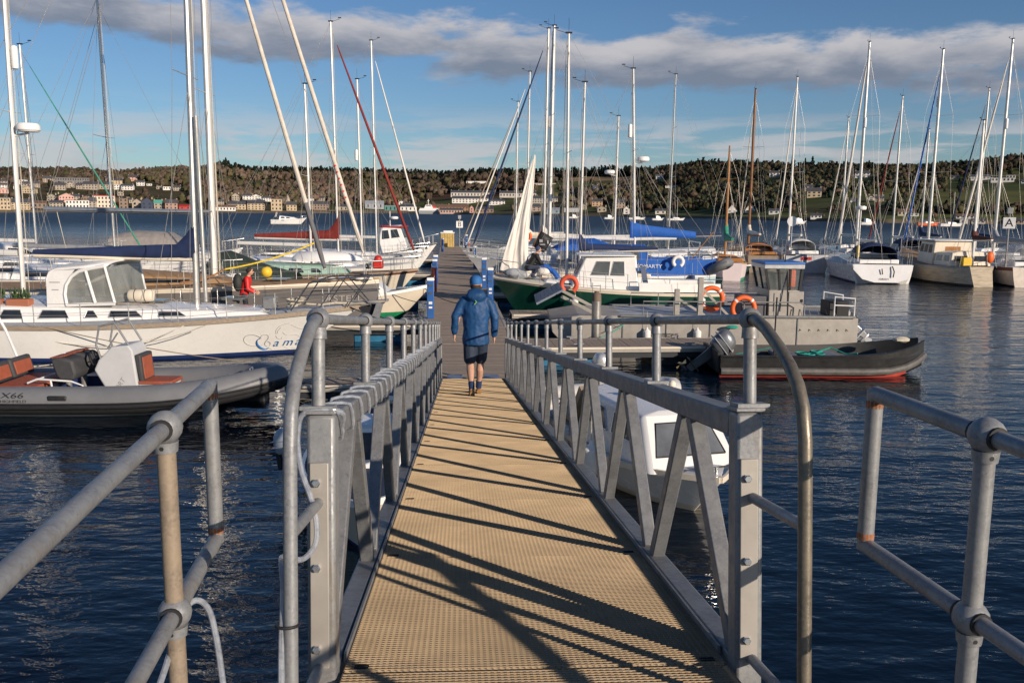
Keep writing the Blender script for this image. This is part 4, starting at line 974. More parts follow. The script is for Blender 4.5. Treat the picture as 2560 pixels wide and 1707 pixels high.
def lines(root, h, zr=.6, t0=.05, t1=.93, n=8, pul=True, push=True, m=None, gap=None):
    """stanchions, guard wires, pulpit and pushpit"""
    m = m or CHROME
    for s in (1, -1):
        P = []
        for i in range(n + 1):
            t = lerp(t0, t1, i / n); p = h.pt(t, h.sheer(t), s); p.y -= s * .05; P.append(p)
            b = MB(); b.tube([p, p + Vector((0, 0, zr))], .013, 6); b.build('stanchion', m, root)
        for k in (.52, 1.0):
            b = MB(); b.tube([p + Vector((0, 0, zr * k)) for p in P], .006, 5); b.build('guard_wire', WIRE, root)
    if pul:
        a = [h.pt(.88, h.sheer(.88), s) + Vector((0, -s * .05, 0)) for s in (1, -1)]; tip = h.deckpt(1.0) + Vector((.05, 0, 0))
        b = MB(); z = Vector((0, 0, zr + .04))
        b.tube([a[0], a[0] + z, lerp(a[0], tip, .6) + z, tip + z, lerp(a[1], tip, .6) + z, a[1] + z, a[1]], .015, 7)
        for p in (lerp(a[0], tip, .7), lerp(a[1], tip, .7)): b.tube([p, p + z], .014, 6)
        b.build('pulpit', m, root)
    if push:
        a = [h.pt(.10, h.sheer(.1), s) + Vector((0, -s * .05, 0)) for s in (1, -1)]; c = [h.pt(.0, h.sheer(0), s) + Vector((.06, -s * .08, 0)) for s in (1, -1)]
        b = MB(); z = Vector((0, 0, zr + .04)); b.tube([a[0], a[0] + z, c[0] + z, c[1] + z, a[1] + z, a[1]], .015, 7)
        for p in c: b.tube([p, p + z], .014, 6)
        b.build('pushpit', m, root)
def rig(root, h, xm, H, zb, mm=None, r=.075, spread=(.5,), sw=.9, boom=None, cover=None, genoa=None, gx=None, gtop=.97, back=True, rake=0.0, thin=.0055, gear=True, radar=None, reflector=None, lowers=True, boomm=None, halyards=2, bz=1.0, cover_h=.34):
    """mast with spreaders, stays, boom, stowed sail, furled headsail and masthead gear"""
    mm = mm or MASTW
    top = Vector((xm - rake * H, 0, zb + H)); foot = Vector((xm, 0, zb - .1)); at = lambda k: lerp(Vector((xm, 0, zb)), top, k)
    b = MB(); b.tube([foot, at(.5), at(.85), top], [r, r, r * .92, r * .7], 12, flat=.72); mast = b.build('mast', mm, root)
    bow = h.deckpt(.99) if gx is None else Vector(gx); st = h.deckpt(.01)
    def wire(name, a, c, rr=thin, m=WIRE, n=5):
        q = MB(); q.tube([a, c], rr, n); return q.build(name, m, root)
    wire('forestay', bow, at(gtop))
    if back: wire('backstay', st, top)
    ps = {}
    for k in spread:
        q = MB(); zc = at(k); wd = sw * (1.08 - k * .45)
        for s in (1, -1): q.tube([zc, zc + Vector((-.12, s * wd, .05))], [.026, .018], 6, flat=.5); ps.setdefault(s, []).append(zc + Vector((-.12, s * wd, .05)))
        q.build('spreader', mm, mast)
    for s in (1, -1):
        tt = max(.02, min(.98, (xm - .15) / h.L)); cp = h.pt(tt, h.sheer(tt), s); cp.y -= s * .1
        q = MB(); q.tube([cp] + ps.get(s, []) + [at(.96)], thin, 5); q.build('cap_shroud', WIRE, root)
        if lowers:
            for dx in (-.55, .5): wire('lower_shroud', cp + Vector((dx, 0, 0)), at(spread[0] if spread else .6))
    for i in range(halyards):
        wire('halyard', at(.02) + Vector((.14 + .05 * i, .06 - .1 * i, 0)), at(.98) + Vector((.08, .03 - .06 * i, 0)), thin * .9, ROPE)
    if genoa:
        rr, gm = genoa[0], genoa[1]; a, c = lerp(bow, at(gtop), .05), lerp(bow, at(gtop), .93)
        q = MB(); q.tube([lerp(a, c, k) for k in (0, .04, .3, .7, .96, 1)], [rr * .5, rr * .95, rr, rr * .8, rr * .5, rr * .3], 9); g = q.build('furled_headsail', gm, root)
        if len(genoa) > 2:
            q = MB(); P = []
            for i in range(90):
                k = i / 89; p = lerp(a, c, k); P.append(p + Vector((0, math.cos(i * .9), math.sin(i * .9) * .3)) * rr * (1.06 - .25 * k))
            q.tube(P, rr * .28, 4); q.build('spiral_strip', genoa[2], g)
        q = MB(); q.lathe([(.09, 0), (.09, .05), (.05, .06), (.05, .12), (.09, .13), (.09, .17)], lerp(bow, at(gtop), .02), 10); q.build('furler_drum', INK, root)
    if boom:
        z = zb + bz; e = Vector((xm - boom, 0, z + .08)); a = Vector((xm - .08, 0, z))
        q = MB(); q.tube([a, e], .07, 8, flat=1.3); q.build('boom', boomm or mm, root)
        wire('topping_lift', e, top)
        wire('mainsheet', e + Vector((.4, 0, 0)), Vector((xm - boom * .85, 0, h.sheer(.2) + .2)), .012, ROPE)
        if cover:
            q = MB(); rings = []
            for k in (0, .02, .06, .12, .25, .45, .7, .92, 1.0):
                p = lerp(a + Vector((.12, 0, 0)), e, k); hh = lerp(cover_h * 1.25, cover_h * .45, k ** .7) * (2.2 - 1.2 * min(1, k / .10) if k < .10 else 1); ww = lerp(.17, .09, k)
                sag = math.sin(k * 31) * .015
                rings.append([p + Vector((0, ww * math.cos(t_), -.03 + hh * .5 + (hh * .5 + sag) * math.sin(t_))) for t_ in [2 * math.pi * j / 10 for j in range(10)]])
            q.loft(rings); q.build('sail_cover', cover, root)
    if gear:
        q = MB(); q.tube([top, top + Vector((0, 0, .55))], .006, 4); q.tube([top + Vector((.05, 0, .02)), top + Vector((.45, 0, .14))], .009, 4); q.box(top + Vector((.45, 0, .2)), (.16, .015, .05)); q.box(top + Vector((0, 0, .04)), (.24, .10, .05)); q.build('masthead_gear', INK, mast)
    if radar:
        z, side_ = radar; p = at(z) + Vector((side_ * .42, 0, 0)); q = MB(); q.lathe([(.05, -.10), (.26, -.09), (.31, -.04), (.31, .07), (.27, .13), (.1, .15)], p, 18); ro = q.build('radar_dome', WHITE2, mast)
        q = MB(); q.bar(at(z) + Vector((0, 0, -.2)), p + Vector((0, 0, -.12)), .06, .05); q.build('radar_bracket', mm, mast)
    if reflector:
        z, side_ = reflector; p = at(z) + Vector((side_ * .17, 0, 0)); q = MB(); q.lathe([(.03, -.32), (.085, -.29), (.095, -.2), (.095, .2), (.085, .29), (.03, .32)], p, 12); q.build('radar_reflector', WHITE2, mast)
    return mast
def fender(root, p, m=None, L=.55, r=.12):
    q = MB(); q.lathe([(.02, L * .62), (.035, L * .5), (r, L * .36), (r, -L * .34), (r * .6, -L * .5)], p, 10); o = q.build('fender', m or WHITE2, root)
    q = MB(); q.tube([Vector(p) + Vector((0, 0, L * .55)), Vector(p) + Vector((0, 0, L * .55 + .5))], .008, 4); q.build('lanyard', ROPE, o)
def rope(root, a, c, sag=.1, r=.012, m=None, name='mooring_line', n=10):
    a, c = Vector(a), Vector(c); q = MB(); q.tube([lerp(a, c, k / n) - Vector((0, 0, sag * 4 * (k / n) * (1 - k / n))) for k in range(n + 1)], r, 5); return q.build(name, m or ROPE, root)
def boat(name, label, cat, bow, yaw, L, group=None):
    """Empty at the stern waterline, placed so that the bow comes at `bow` when facing yaw (0 = +X)"""
    return thing(name, label, cat, (bow[0] - L * math.cos(yaw), bow[1] - L * math.sin(yaw), 0), yaw, group)
def lifebuoy(loc, yaw, label, R0=.30, r=.065, shoe=False, m=None, tilt=0):
    t = thing('horseshoe_buoy' if shoe else 'lifebuoy', label, 'lifebuoy', loc, yaw); m = m or ORANGE
    b = MB(); b.torus((0, 0, 0), R0, r, 28, 10, 'Y', arc=math.pi * 1.62 if shoe else 2 * math.pi, start=-math.pi * .31 if shoe else 0); o = b.build('ring', m, t)
    for k in range(4):
        if shoe: break
        a = k * math.pi / 2 + .78; q = MB(); q.torus((R0 * math.cos(a), 0, R0 * math.sin(a)), r * 1.03, .012, 12, 6, 'X' if abs(math.cos(a)) < .1 else 'Z'); 
        q = MB(); P = Vector((R0 * math.cos(a), 0, R0 * math.sin(a))); T_ = Vector((-math.sin(a), 0, math.cos(a)))
        q.tube([P - T_ * .03, P + T_ * .03], r * 1.04, 10); q.build('reflective_band', SIGNW, o)
    t.rotation_euler = (tilt, 0, yaw); return t
def outboard(name, label, loc, yaw, s=1.0, tilt=0.6, cowl=None, leg=None):
    t = thing(name, label, 'outboard', loc, yaw)
    t.rotation_euler = (0, tilt, yaw)
    b = MB(); rings = []
    for z, sx, sy, ox in ((.20, .17, .13, 0), (.24, .22, .16, 0), (.40, .25, .18, -.01), (.56, .24, .17, -.03), (.66, .19, .13, -.05), (.70, .10, .07, -.06)):
        rings.append([Vector((ox + sx * math.copysign(abs(math.cos(a)) ** .7, math.cos(a)), sy * math.copysign(abs(math.sin(a)) ** .7, math.sin(a)), z)) * s for a in [2 * math.pi * j / 16 for j in range(16)]])
    b.loft(rings); c = b.build('cowling', cowl or GREYM, t, angle=60)
    for z in (.34, .46):
        q = MB(); q.box(Vector((-.02, 0, z)) * s, (.50 * s, .375 * s, .018 * s)); q.build('cowl_stripe', mat('cowl_line', (.33, .34, .36), .4), c, bevel=.005)
    b = MB(); b.loft([[Vector((x, y, z)) * s for x, y in ((-sx, -.05), (sx * .8, -.07), (sx * .8, .07), (-sx, .05))] for z, sx in ((.22, .14), (0, .11), (-.30, .10), (-.52, .085))]); b.build('leg', leg or GREYM, t, bevel=.02)
    b = MB(); b.box(Vector((-.04, 0, -.36)) * s, (.34 * s, .26 * s, .02 * s)); b.build('cavitation_plate', leg or GREYM, t)
    b = MB(); b.lathe([(.01, .17), (.055, .10), (.06, -.12), (.03, -.2)], Vector((-.02, 0, -.56)) * s, 12, 'X'); b.build('gearcase', leg or GREYM, t)
    b = MB()
    for k in range(3):
        a = k * 2.094; b.add([Vector((-.2, 0, -.56)) * s, Vector((-.17, .13 * math.cos(a) - .05 * math.sin(a), -.56 + .13 * math.sin(a) + .05 * math.cos(a))) * s, Vector((-.23, .15 * math.cos(a), -.56 + .15 * math.sin(a))) * s, Vector((-.23, .13 * math.cos(a) + .05 * math.sin(a), -.56 + .13 * math.sin(a) - .05 * math.cos(a))) * s], [(0, 1, 2, 3)])
    b.build('propeller', mat('bronze', (.6, .5, .28), .35, .6), t)
    b = MB(); b.prism([Vector(p) * s for p in ((.02, -.012, -.60), (.06, -.012, -.74), (-.10, -.012, -.78), (-.10, -.012, -.60))], (0, .024 * s, 0)); b.build('skeg', leg or GREYM, t)
    b = MB(); b.box(Vector((.17, 0, .06)) * s, (.10 * s, .22 * s, .34 * s)); b.build('clamp_bracket', BLACK, t, bevel=.01)
    return t

def hull_text(h, root, body, x, z, side, size, m, name='hull_name', shear=0, sx=1.0, out=.012):
    """lettering laid on the topsides: x = local start, reading toward the bow (side -1) or stern (side +1)"""
    def tt(X):
        q = .5
        for _ in range(40): q += (X - h.pt(q, z, side).x) / h.L
        return min(max(q, 0), 1)
    d = -side * .3; a = h.pt(tt(x), z, side); c = h.pt(tt(x + d), z, side); e = h.pt(tt(x), z + .12, side)
    ex = (c - a).normalized(); up = (e - a); up = (up - ex * up.dot(ex)).normalized(); nz = ex.cross(up)
    mtx = Matrix((ex, up, nz)).transposed().to_4x4(); mtx.translation = a + nz * out
    o = text(name, body, m, root, (0, 0, 0), (0, 0, 0), size, shear, .0015, sc=(1, 1, 1)); o.matrix_local = mtx @ Matrix.Diagonal((sx, 1, 1, 1)); return o
# ------------------------------------------------------------------ left: white ketch with the painted name
def ketch():
    L = 14.6; t = boat('ketch', 'big white ketch with white hard dodger and blue lettered name on its bow', 'sailing boat', (-4.22, 24.65), 0.0, L)
    h = Hull(L, 4.1, 1.12, .93, 1.33, .75, rake=2.0, sw=.60, full=1.9, pmax=.45); bx = -4.22 - L        # world x -> local: x - bx
    lx = lambda X: X - bx
    h.build(t, WHITE, ANTIB, NAVYP, .10, DECKG, TEAKG, .075)
    # dark anchor platform and anchor
    zb = h.sheer(1)
    b = MB(); b.prism([(L - .5, -.18, zb + .03), (L + .72, -.10, zb + .14), (L + .72, -.10, zb + .20), (L - .5, -.18, zb + .09)], (0, .32, 0)); b.build('bow_platform', ALUP, t)
    b = MB(); b.prism([(L - .12, -.06, zb - .02), (L + .66, -.06, zb + .13), (L + .15, -.06, zb - .35)], (0, .12, 0)); b.build('bob_bracket', ANTIK, t)
    b = MB(); b.prism([(L + .42, -.2, zb + .10), (L + .62, -.2, zb + .12), (L + .50, -.2, zb - .32), (L + .30, -.2, zb - .25)], (0, .05, 0)); b.tube([(L + .5, -.17, zb + .1), (L - .3, -.05, zb + .16)], .03, 6); b.build('anchor', GALV, t)
    # coachroof: low forward part and raised aft part with its windows
    o, sd, fr, af = cabin(t, 'coachroof', lx(-14.6), lx(-6.55), 2.9, 1.5, h.sheer(.3) - .02, h.sheer(.84), .50, .10, .1, .35, WHITE2, .06, .06)
    side_windows(o, sd, [(.015, .05), (.105, .185), (.235, .335), (.385, .43), (.465, .575), (.63, .72)], .28, .80, GLASS, .012, ALU, (-1,))
    b = MB(); b.loft([[sd(-1, u, .03), sd(1, u, .03), sd(1, u, 1.02, -.10) + Vector((0, 0, .04)), sd(-1, u, 1.02, -.10) + Vector((0, 0, .04))] for u in (.0, .5, .97)]) if False else None
    for x in (lx(-10.0), lx(-7.8)):
        b = MB(); b.box((x, 0, h.sheer(x / L) + .48), (.6, .6, .07)); hh = b.build('hatch', GLASSG, t, bevel=.02)
    b = MB()
    for s in (-1, 1): b.tube([sd(s, .25, 1, -.25) + Vector((0, 0, .02)), sd(s, .26, 1, -.25) + Vector((0, 0, .1)), sd(s, .62, 1, -.22) + Vector((0, 0, .12)), sd(s, .63, 1, -.22) + Vector((0, 0, .04))], .016, 6)
    b.build('grab_rail', TEAKG, t)
    # hard dodger: curved white shell with big side windows
    n0 = set(t.children)
    z0 = 1.42; X0, X1 = lx(-13.15), lx(-11.12); W = 2.2
    prof = [(X0, 0), (X0 + .02, .45), (X0 + .06, .80), (X0 + .16, .97), (X0 + .35, 1.02), (X0 + 1.2, 1.07), (X0 + 1.85, 1.10), (X0 + 1.92, 1.02)]
    roofp = [(X0 + .03, .60), (X0 + .06, .80), (X0 + .16, .97), (X0 + .35, 1.03), (X0 + 1.1, 1.08), (X1 - .05, 1.14)]
    b = MB(); b.loft([[Vector((x, y, z0 + z - abs(y / (W / 2)) ** 3 * .10)) for y in [W / 2 * k / 6 for k in range(-6, 7)]] for x, z in roofp], False, closed=False)
    d = b.build('dodger_roof', WHITE2, t); sm = d.modifiers.new('thick', 'SOLIDIFY'); sm.thickness = .05
    for s in (-1, 1):
        y = s * W / 2
        out = [(X0, -.05), (X0 + .03, .60), (X0 + .08, .82), (X0 + .2, .93), (X0 + .75, .95)]
        # aft solid panel
        b = MB(); b.prism([(X0, y, z0 - .05), (X0 + .03, y, z0 + .6), (X0 + .08, y, z0 + .84), (X0 + .25, y, z0 + .93), (X0 + .95, y, z0 + .96), (X0 + .80, y, z0 + .80), (X0 + .62, y, z0 + .55), (X0 + .58, y, z0 + .3), (X0 + .62, y, z0 - .05)], (0, -s * .05, 0)); p = b.build('dodger_side', WHITE2, t)
        for z, l in ((.62, .34), (.42, .22)):
            b = MB(); b.box((X0 + .30, y + s * .004, z0 + z), (l, .012, .022)); b.build('trim_line', INKG, p)
        # window frame bars
        F = [(X0 + .64, .0), (X0 + .60, .3), (X0 + .66, .55), (X0 + .84, .78), (X0 + 1.1, .92), (X0 + 1.5, 1.0), (X0 + 1.92, 1.06)]
        b = MB(); b.tube([(x, y, z0 + z) for x, z in F], .05, 8); b.tube([(X0 + 1.30, y, z0 + .96), (X0 + 1.40, y, z0 + .6), (X0 + 1.55, y, z0 + .08)], .05, 8); b.tube([(X0 + .64, y, z0), (X0 + 1.2, y, z0 + .03), (X0 + 2.15, y * .95, z0 + .05)], .05, 8); b.tube([(X0 + 1.92, y, z0 + 1.04), (X0 + 2.15, y * .95, z0 + .05)], .045, 8); b.build('window_frame', WHITE2, t)
        b = MB(); b.prism([(X0 + .64, y, z0), (X0 + .60, y, z0 + .3), (X0 + .66, y, z0 + .55), (X0 + .84, y, z0 + .78), (X0 + 1.1, y, z0 + .92), (X0 + 1.30, y, z0 + .95), (X0 + 1.42, y, z0 + .6), (X0 + 1.55, y, z0 + .06)], (0, -s * .01, 0)); b.build('window', mat('dodger_glass', (.30, .31, .29), .08, 0, .3, 1.5, alpha=.55, spec=.8), t, smooth=False)
        b = MB(); b.prism([(X0 + 1.33, y, z0 + .96), (X0 + 1.90, y, z0 + 1.02), (X0 + 2.12, y * .96, z0 + .06), (X0 + 1.60, y, z0 + .06)], (0, -s * .01, 0)); b.build('window', mat('dodger_glass', (0, 0, 0)), t, smooth=False)
    b = MB(); b.prism([(X1 - .10, -W / 2, z0 + 1.03), (X1 + .12, -W / 2 * .95, z0 + .05), (X1 + .12, W / 2 * .95, z0 + .05), (X1 - .10, W / 2, z0 + 1.03)], (.012, 0, 0)); b.build('windscreen', mat('dodger_glass', (0, 0, 0)), t, smooth=False)
    for o_ in set(t.children) - n0: o_.scale.x = .84; o_.location.x = lx(-12.52) - X0 * .84
    # liferaft canister
    b = MB(); b.lathe([(.02, -.34), (.14, -.33), (.17, -.28), (.17, .28), (.14, .33), (.02, .34)], (lx(-10.22), -.5, 1.64), 16, 'X'); lr = b.build('liferaft', CREAM, t)
    for dx in (-.2, .2): b = MB(); b.torus((lx(-10.22) + dx * .7, -.5, 1.64), .172, .010, 18, 6, 'X'); b.build('strap', INK, lr)
    # plants and lines on the side deck
    for x, m in ((-13.3, GREENC), (-13.95, YELLOW)):
        b = MB(); b.box((lx(x), -1.0, 1.48), (.62 if x > -13.5 else .34, .28, .2)); pl = b.build('planter', TERRA, t, bevel=.02)
        b = MB()
        for _ in range(60):
            p = Vector((lx(x) + random.uniform(-.26, .26), -1.0 + random.uniform(-.12, .12), 1.6)); b.bar(p, p + Vector((random.uniform(-.1, .1), random.uniform(-.1, .1), random.uniform(.08, .3))), .03, .006)
        b.build('plant_leaves', mat('potted_leaf', (.05, .09, .03), .8), pl, smooth=False)
    lines(t, h, .62, .03, .93, 11, False, False)
    # braced pulpit
    A = h.deckpt(.90); zr = .95
    b = MB(); T = lambda X, y, z: Vector((lx(X), y, z))
    b.tube([T(-6.05, -.75, 1.28), T(-5.55, -.70, 2.02), T(-5.2, -.62, 2.12), T(-3.6, -.15, 2.22), T(-3.6, .15, 2.22), T(-5.2, .62, 2.12), T(-5.55, .70, 2.02), T(-6.05, .75, 1.28)], .021, 8)
    b.tube([T(-5.8, -.72, 1.68), T(-3.75, -.2, 1.80)], .016, 6); b.tube([T(-5.8, .72, 1.68), T(-3.75, .2, 1.80)], .016, 6)
    for s in (-1, 1):
        b.tube([T(-4.75, s * .52, 2.13), T(-5.3, s * .62, 1.34)], .016, 6); b.tube([T(-4.7, s * .5, 2.13), T(-3.95, s * .12, 1.36)], .016, 6); b.tube([T(-4.0, s * .2, 2.2), T(-4.6, s * .3, 1.34)], .016, 6); b.tube([T(-3.62, s * .15, 2.2), T(-3.55, s * .1, 1.5)], .016, 6)
    b.build('pulpit', mat('dark_tube', (.10, .105, .12), .4, .5), t)
    b = MB(); b.box((L - 2.55, -.15, 1.44), (.36, .36, .34)); b.build('windlass', GALV, t, bevel=.04)
    b = MB()
    for k in range(7): b.torus((L - 1.75 + random.uniform(-.2, .2), -.25 + random.uniform(-.2, .2), 1.38 + .035 * k), .16 + random.uniform(-.04, .04), .022, 14, 6, 'Z')
    b.tube([(L - 1.5, -.3, 1.42), (L - 1.1, -.35, 1.40), (L - .7, -.25, 1.45), (L - .2, -.1, 1.42)], .03, 6); b.build('rope_coil', ROPE, t)
    # rig
    rig(t, h, lx(-8.86), 14.6, 1.42, MASTA, .125, (.42, .72), 1.05, 4.5, NAVY, None, (L + .55, 0, zb + .18), .985, True, -.012, .007, radar=None, bz=1.22, cover_h=.40, halyards=4, boomm=CREAM)
    b = MB(); b.tube([(lx(-8.55), -.2, 1.45), (lx(-8.62), -.16, 6.5)], .055, 10); b.build('spinnaker_pole', MASTA, t)
    rig(t, h, lx(-13.74), 9.6, 1.3, MASTW, .085, (.55,), .8, 2.6, None, None, (lx(-9.2), 0, 13), .9, False, -.01, .006, radar=(.505, 1), reflector=(.70, 1), gear=True, bz=1.45, lowers=True)
    b = MB(); b.tube([h.pt(.97, zb - .35, -1), h.pt(.97, zb - .35, -1) + Vector((.0, -.02, -.02))], .02, 6)
    b = MB(); b.lathe([(.03, -.02), (.05, 0), (.03, .02)], h.pt(.30, .30, -1) + Vector((0, -.01, 0)), 10, 'Y'); b.build('through_hull', ANTIG, t)
    # painted name and swirls on the bow, laid just proud of the topsides
    def onhull(X, z, out=.008):
        tt = .5
        for _ in range(30):
            p = h.pt(tt, z, -1); tt += (lx(X) - p.x) / L
        n = Vector((.10, -1, -.12)).normalized(); return h.pt(tt, z, -1) + n * out
    def stroke(name, pts, r, m):
        P = [onhull(x, z) for x, z in pts]; S = []
        for i in range(len(P) - 1):
            for k in range(4):
                p0, p1, p2, p3 = P[max(i - 1, 0)], P[i], P[i + 1], P[min(i + 2, len(P) - 1)]; u = k / 4
                S.append(.5 * ((2 * p1) + (p2 - p0) * u + (2 * p0 - 5 * p1 + 4 * p2 - p3) * u * u + (3 * p1 - 3 * p2 + p3 - p0) * u ** 3))
        S.append(P[-1]); b = MB(); b.tube(S, r if not isinstance(r, list) else [lerp(r[0], r[1], math.sin(math.pi * i / (len(S) - 1))) for i in range(len(S))], 5, flat=.3); b.build(name, m, t)
    # C: grey loop and blue back
    stroke('name_letter', [(-6.92, .52), (-7.02, .44), (-7.04, .32), (-6.98, .21), (-6.88, .16), (-6.80, .19)], [.012, .042], INKB)
    stroke('name_letter', [(-6.80, .20), (-6.72, .12)], .008, INKG)
    stroke('name_letter', [(-6.92, .30), (-7.10, .27), (-7.28, .33), (-7.35, .46), (-7.28, .58), (-7.14, .63), (-7.00, .59), (-6.90, .50)], .013, INKG)
    stroke('name_letter', [(-6.96, .47), (-6.88, .58), (-6.80, .61), (-6.73, .57), (-6.75, .48), (-6.82, .40), (-6.87, .31), (-6.82, .24), (-6.74, .28), (-6.72, .36), (-6.77, .40)], .012, INKG)
    for i, ch in enumerate('ama\u00ef'):
        hull_text(h, t, ch, lx(-6.70 + (0, .235, .56, .79)[i]), .235 + .006 * i, -1, .40, INKB, 'name_letter', .35, .95, .010)
    for pts in ([(-6.52, .60), (-6.50, .72), (-6.40, .83), (-6.25, .90), (-6.12, .92)], [(-6.48, .63), (-6.46, .70), (-6.36, .80)], [(-6.35, .66), (-6.32, .60), (-6.26, .56)], [(-6.10, .88), (-6.00, .80), (-5.90, .74), (-5.80, .72)], [(-6.20, .55), (-6.10, .57), (-6.00, .54), (-5.96, .48)], [(-6.54, .56), (-6.52, .48), (-6.44, .44), (-6.40, .5)], [(-6.40, .20), (-6.30, .13), (-6.20, .16), (-6.10, .12), (-5.98, .17)], [(-6.28, .10), (-6.18, .06), (-6.06, .10)]):
        stroke('emblem_line', pts, .006, INKG)
    rope(t, (lx(-13.3), -1.9, .95), (lx(-7.9), -2.1, 1.05), .55, .012)
    rope(t, (lx(-12.2), -2.05, .98), (lx(-5.0), -2.6, .02), .15, .014, TEAKG)
    rope(t, (lx(-8.5), -2.05, 1.02), (lx(-11.8), -5.6, .5), .3, .012)
    rope(t, (L - .3, -.2, zb), (L + 2.0, .3, .6), .12, .016, BLACK); rope(t, (L - .3, .2, zb), (L + 1.8, 1.6, .6), .15, .016, BLACK)
ketch()
# ------------------------------------------------------------------ left: grey racing yacht behind the ketch
def grey_yacht():
    L = 15.5; t = boat('racing_yacht', 'long dark grey yacht with pale teak deck behind the white ketch', 'sailing boat', (-4.45, 29.7), 0.0, L)
    h = Hull(L, 4.3, 1.35, 1.42, 1.66, .6, rake=.12, sw=.9, full=1.9, pmax=.35); lx = lambda X: X + 4.45 + L
    h.build(t, GREYH, ANTIK, ANTIK, .12, TEAK, CREAM, .05, sheerm=CREAM, sheerband=.10)
    o, sd, fr, af = cabin(t, 'coachroof', lx(-13.5), lx(-9.2), 2.4, 1.4, 1.46, 1.6, .42, .12, .1, .6, TEAK, .1)
    side_windows(o, sd, [(.2, .75)], .3, .7, GLASS, .03)
    b = MB(); b.box((lx(-7.9), 0, 1.68), (.7, .7, .05)); b.build('hatch', GLASSG, t, bevel=.01)
    lines(t, h, .62, .05, .80, 8, True, False)
    rig(t, h, lx(-10.05), 18.6, 1.6, MASTW, .15, (.33, .62), 1.15, 5.6, SAILG, (.075, FURL), (lx(-4.75), 0, 1.7), .935, True, -.004, .007, bz=2.28, cover_h=.05, halyards=4, boomm=mat('carbon_boom', (.20, .23, .27), .35, .2, .15, 1), radar=(.60, 1))
    a, c = Vector((lx(-6.25), 0, 1.75)), Vector((lx(-9.95), 0, 15.5))
    b = MB(); b.tube([lerp(a, c, k) for k in (.02, .05, .3, .7, .97)], [.05, .078, .078, .062, .03], 9); b.build('furled_staysail', FURL, t)
    b = MB(); b.tube([lerp(a, c, k) for k in (.022, .05, .18)], [.053, .082, .081], 9); b.build('sun_strip', mat('sun_strip', (.13, .13, .14), .8), t)
    a2, c2 = Vector((lx(-4.75), 0, 1.7)), Vector((lx(-10.0), 0, 1.6 + 18.6 * .935))
    for k in range(6):
        z = .155 + .012 * k; p = lerp(a2, c2, z); b = MB(); b.tube([p, p + Vector((-.03, 0, .05))], .078, 9); b.build('red_band', RED, t)
    rope(t, (lx(-6.6), -.3, 2.9), (lx(-9.2), -1.5, 2.1), .1, .03, ROPEY); rope(t, (lx(-9.2), -1.5, 2.1), (lx(-10.5), -1.9, 1.7), .1, .03, VARN)
    hull_text(h, t, 'ASTELL', lx(-6.25), .98, -1, .30, mat('name_silver', (.40, .38, .36), .4), sx=1.3)
    for x in (-6.1, -4.95):
        b = MB()
        for k in (-.15, .15): b.ball((lx(x) + k, -.75 if x < -5 else -.4, 1.75), .13, 10, (1.3, .8, .5))
        b.build('rope_bag', SAIL, t)
    b = MB(); b.ball((lx(-8.55), .9, 1.85), .2, 12); b.build('yellow_buoy', YELLOW, t)
grey_yacht()
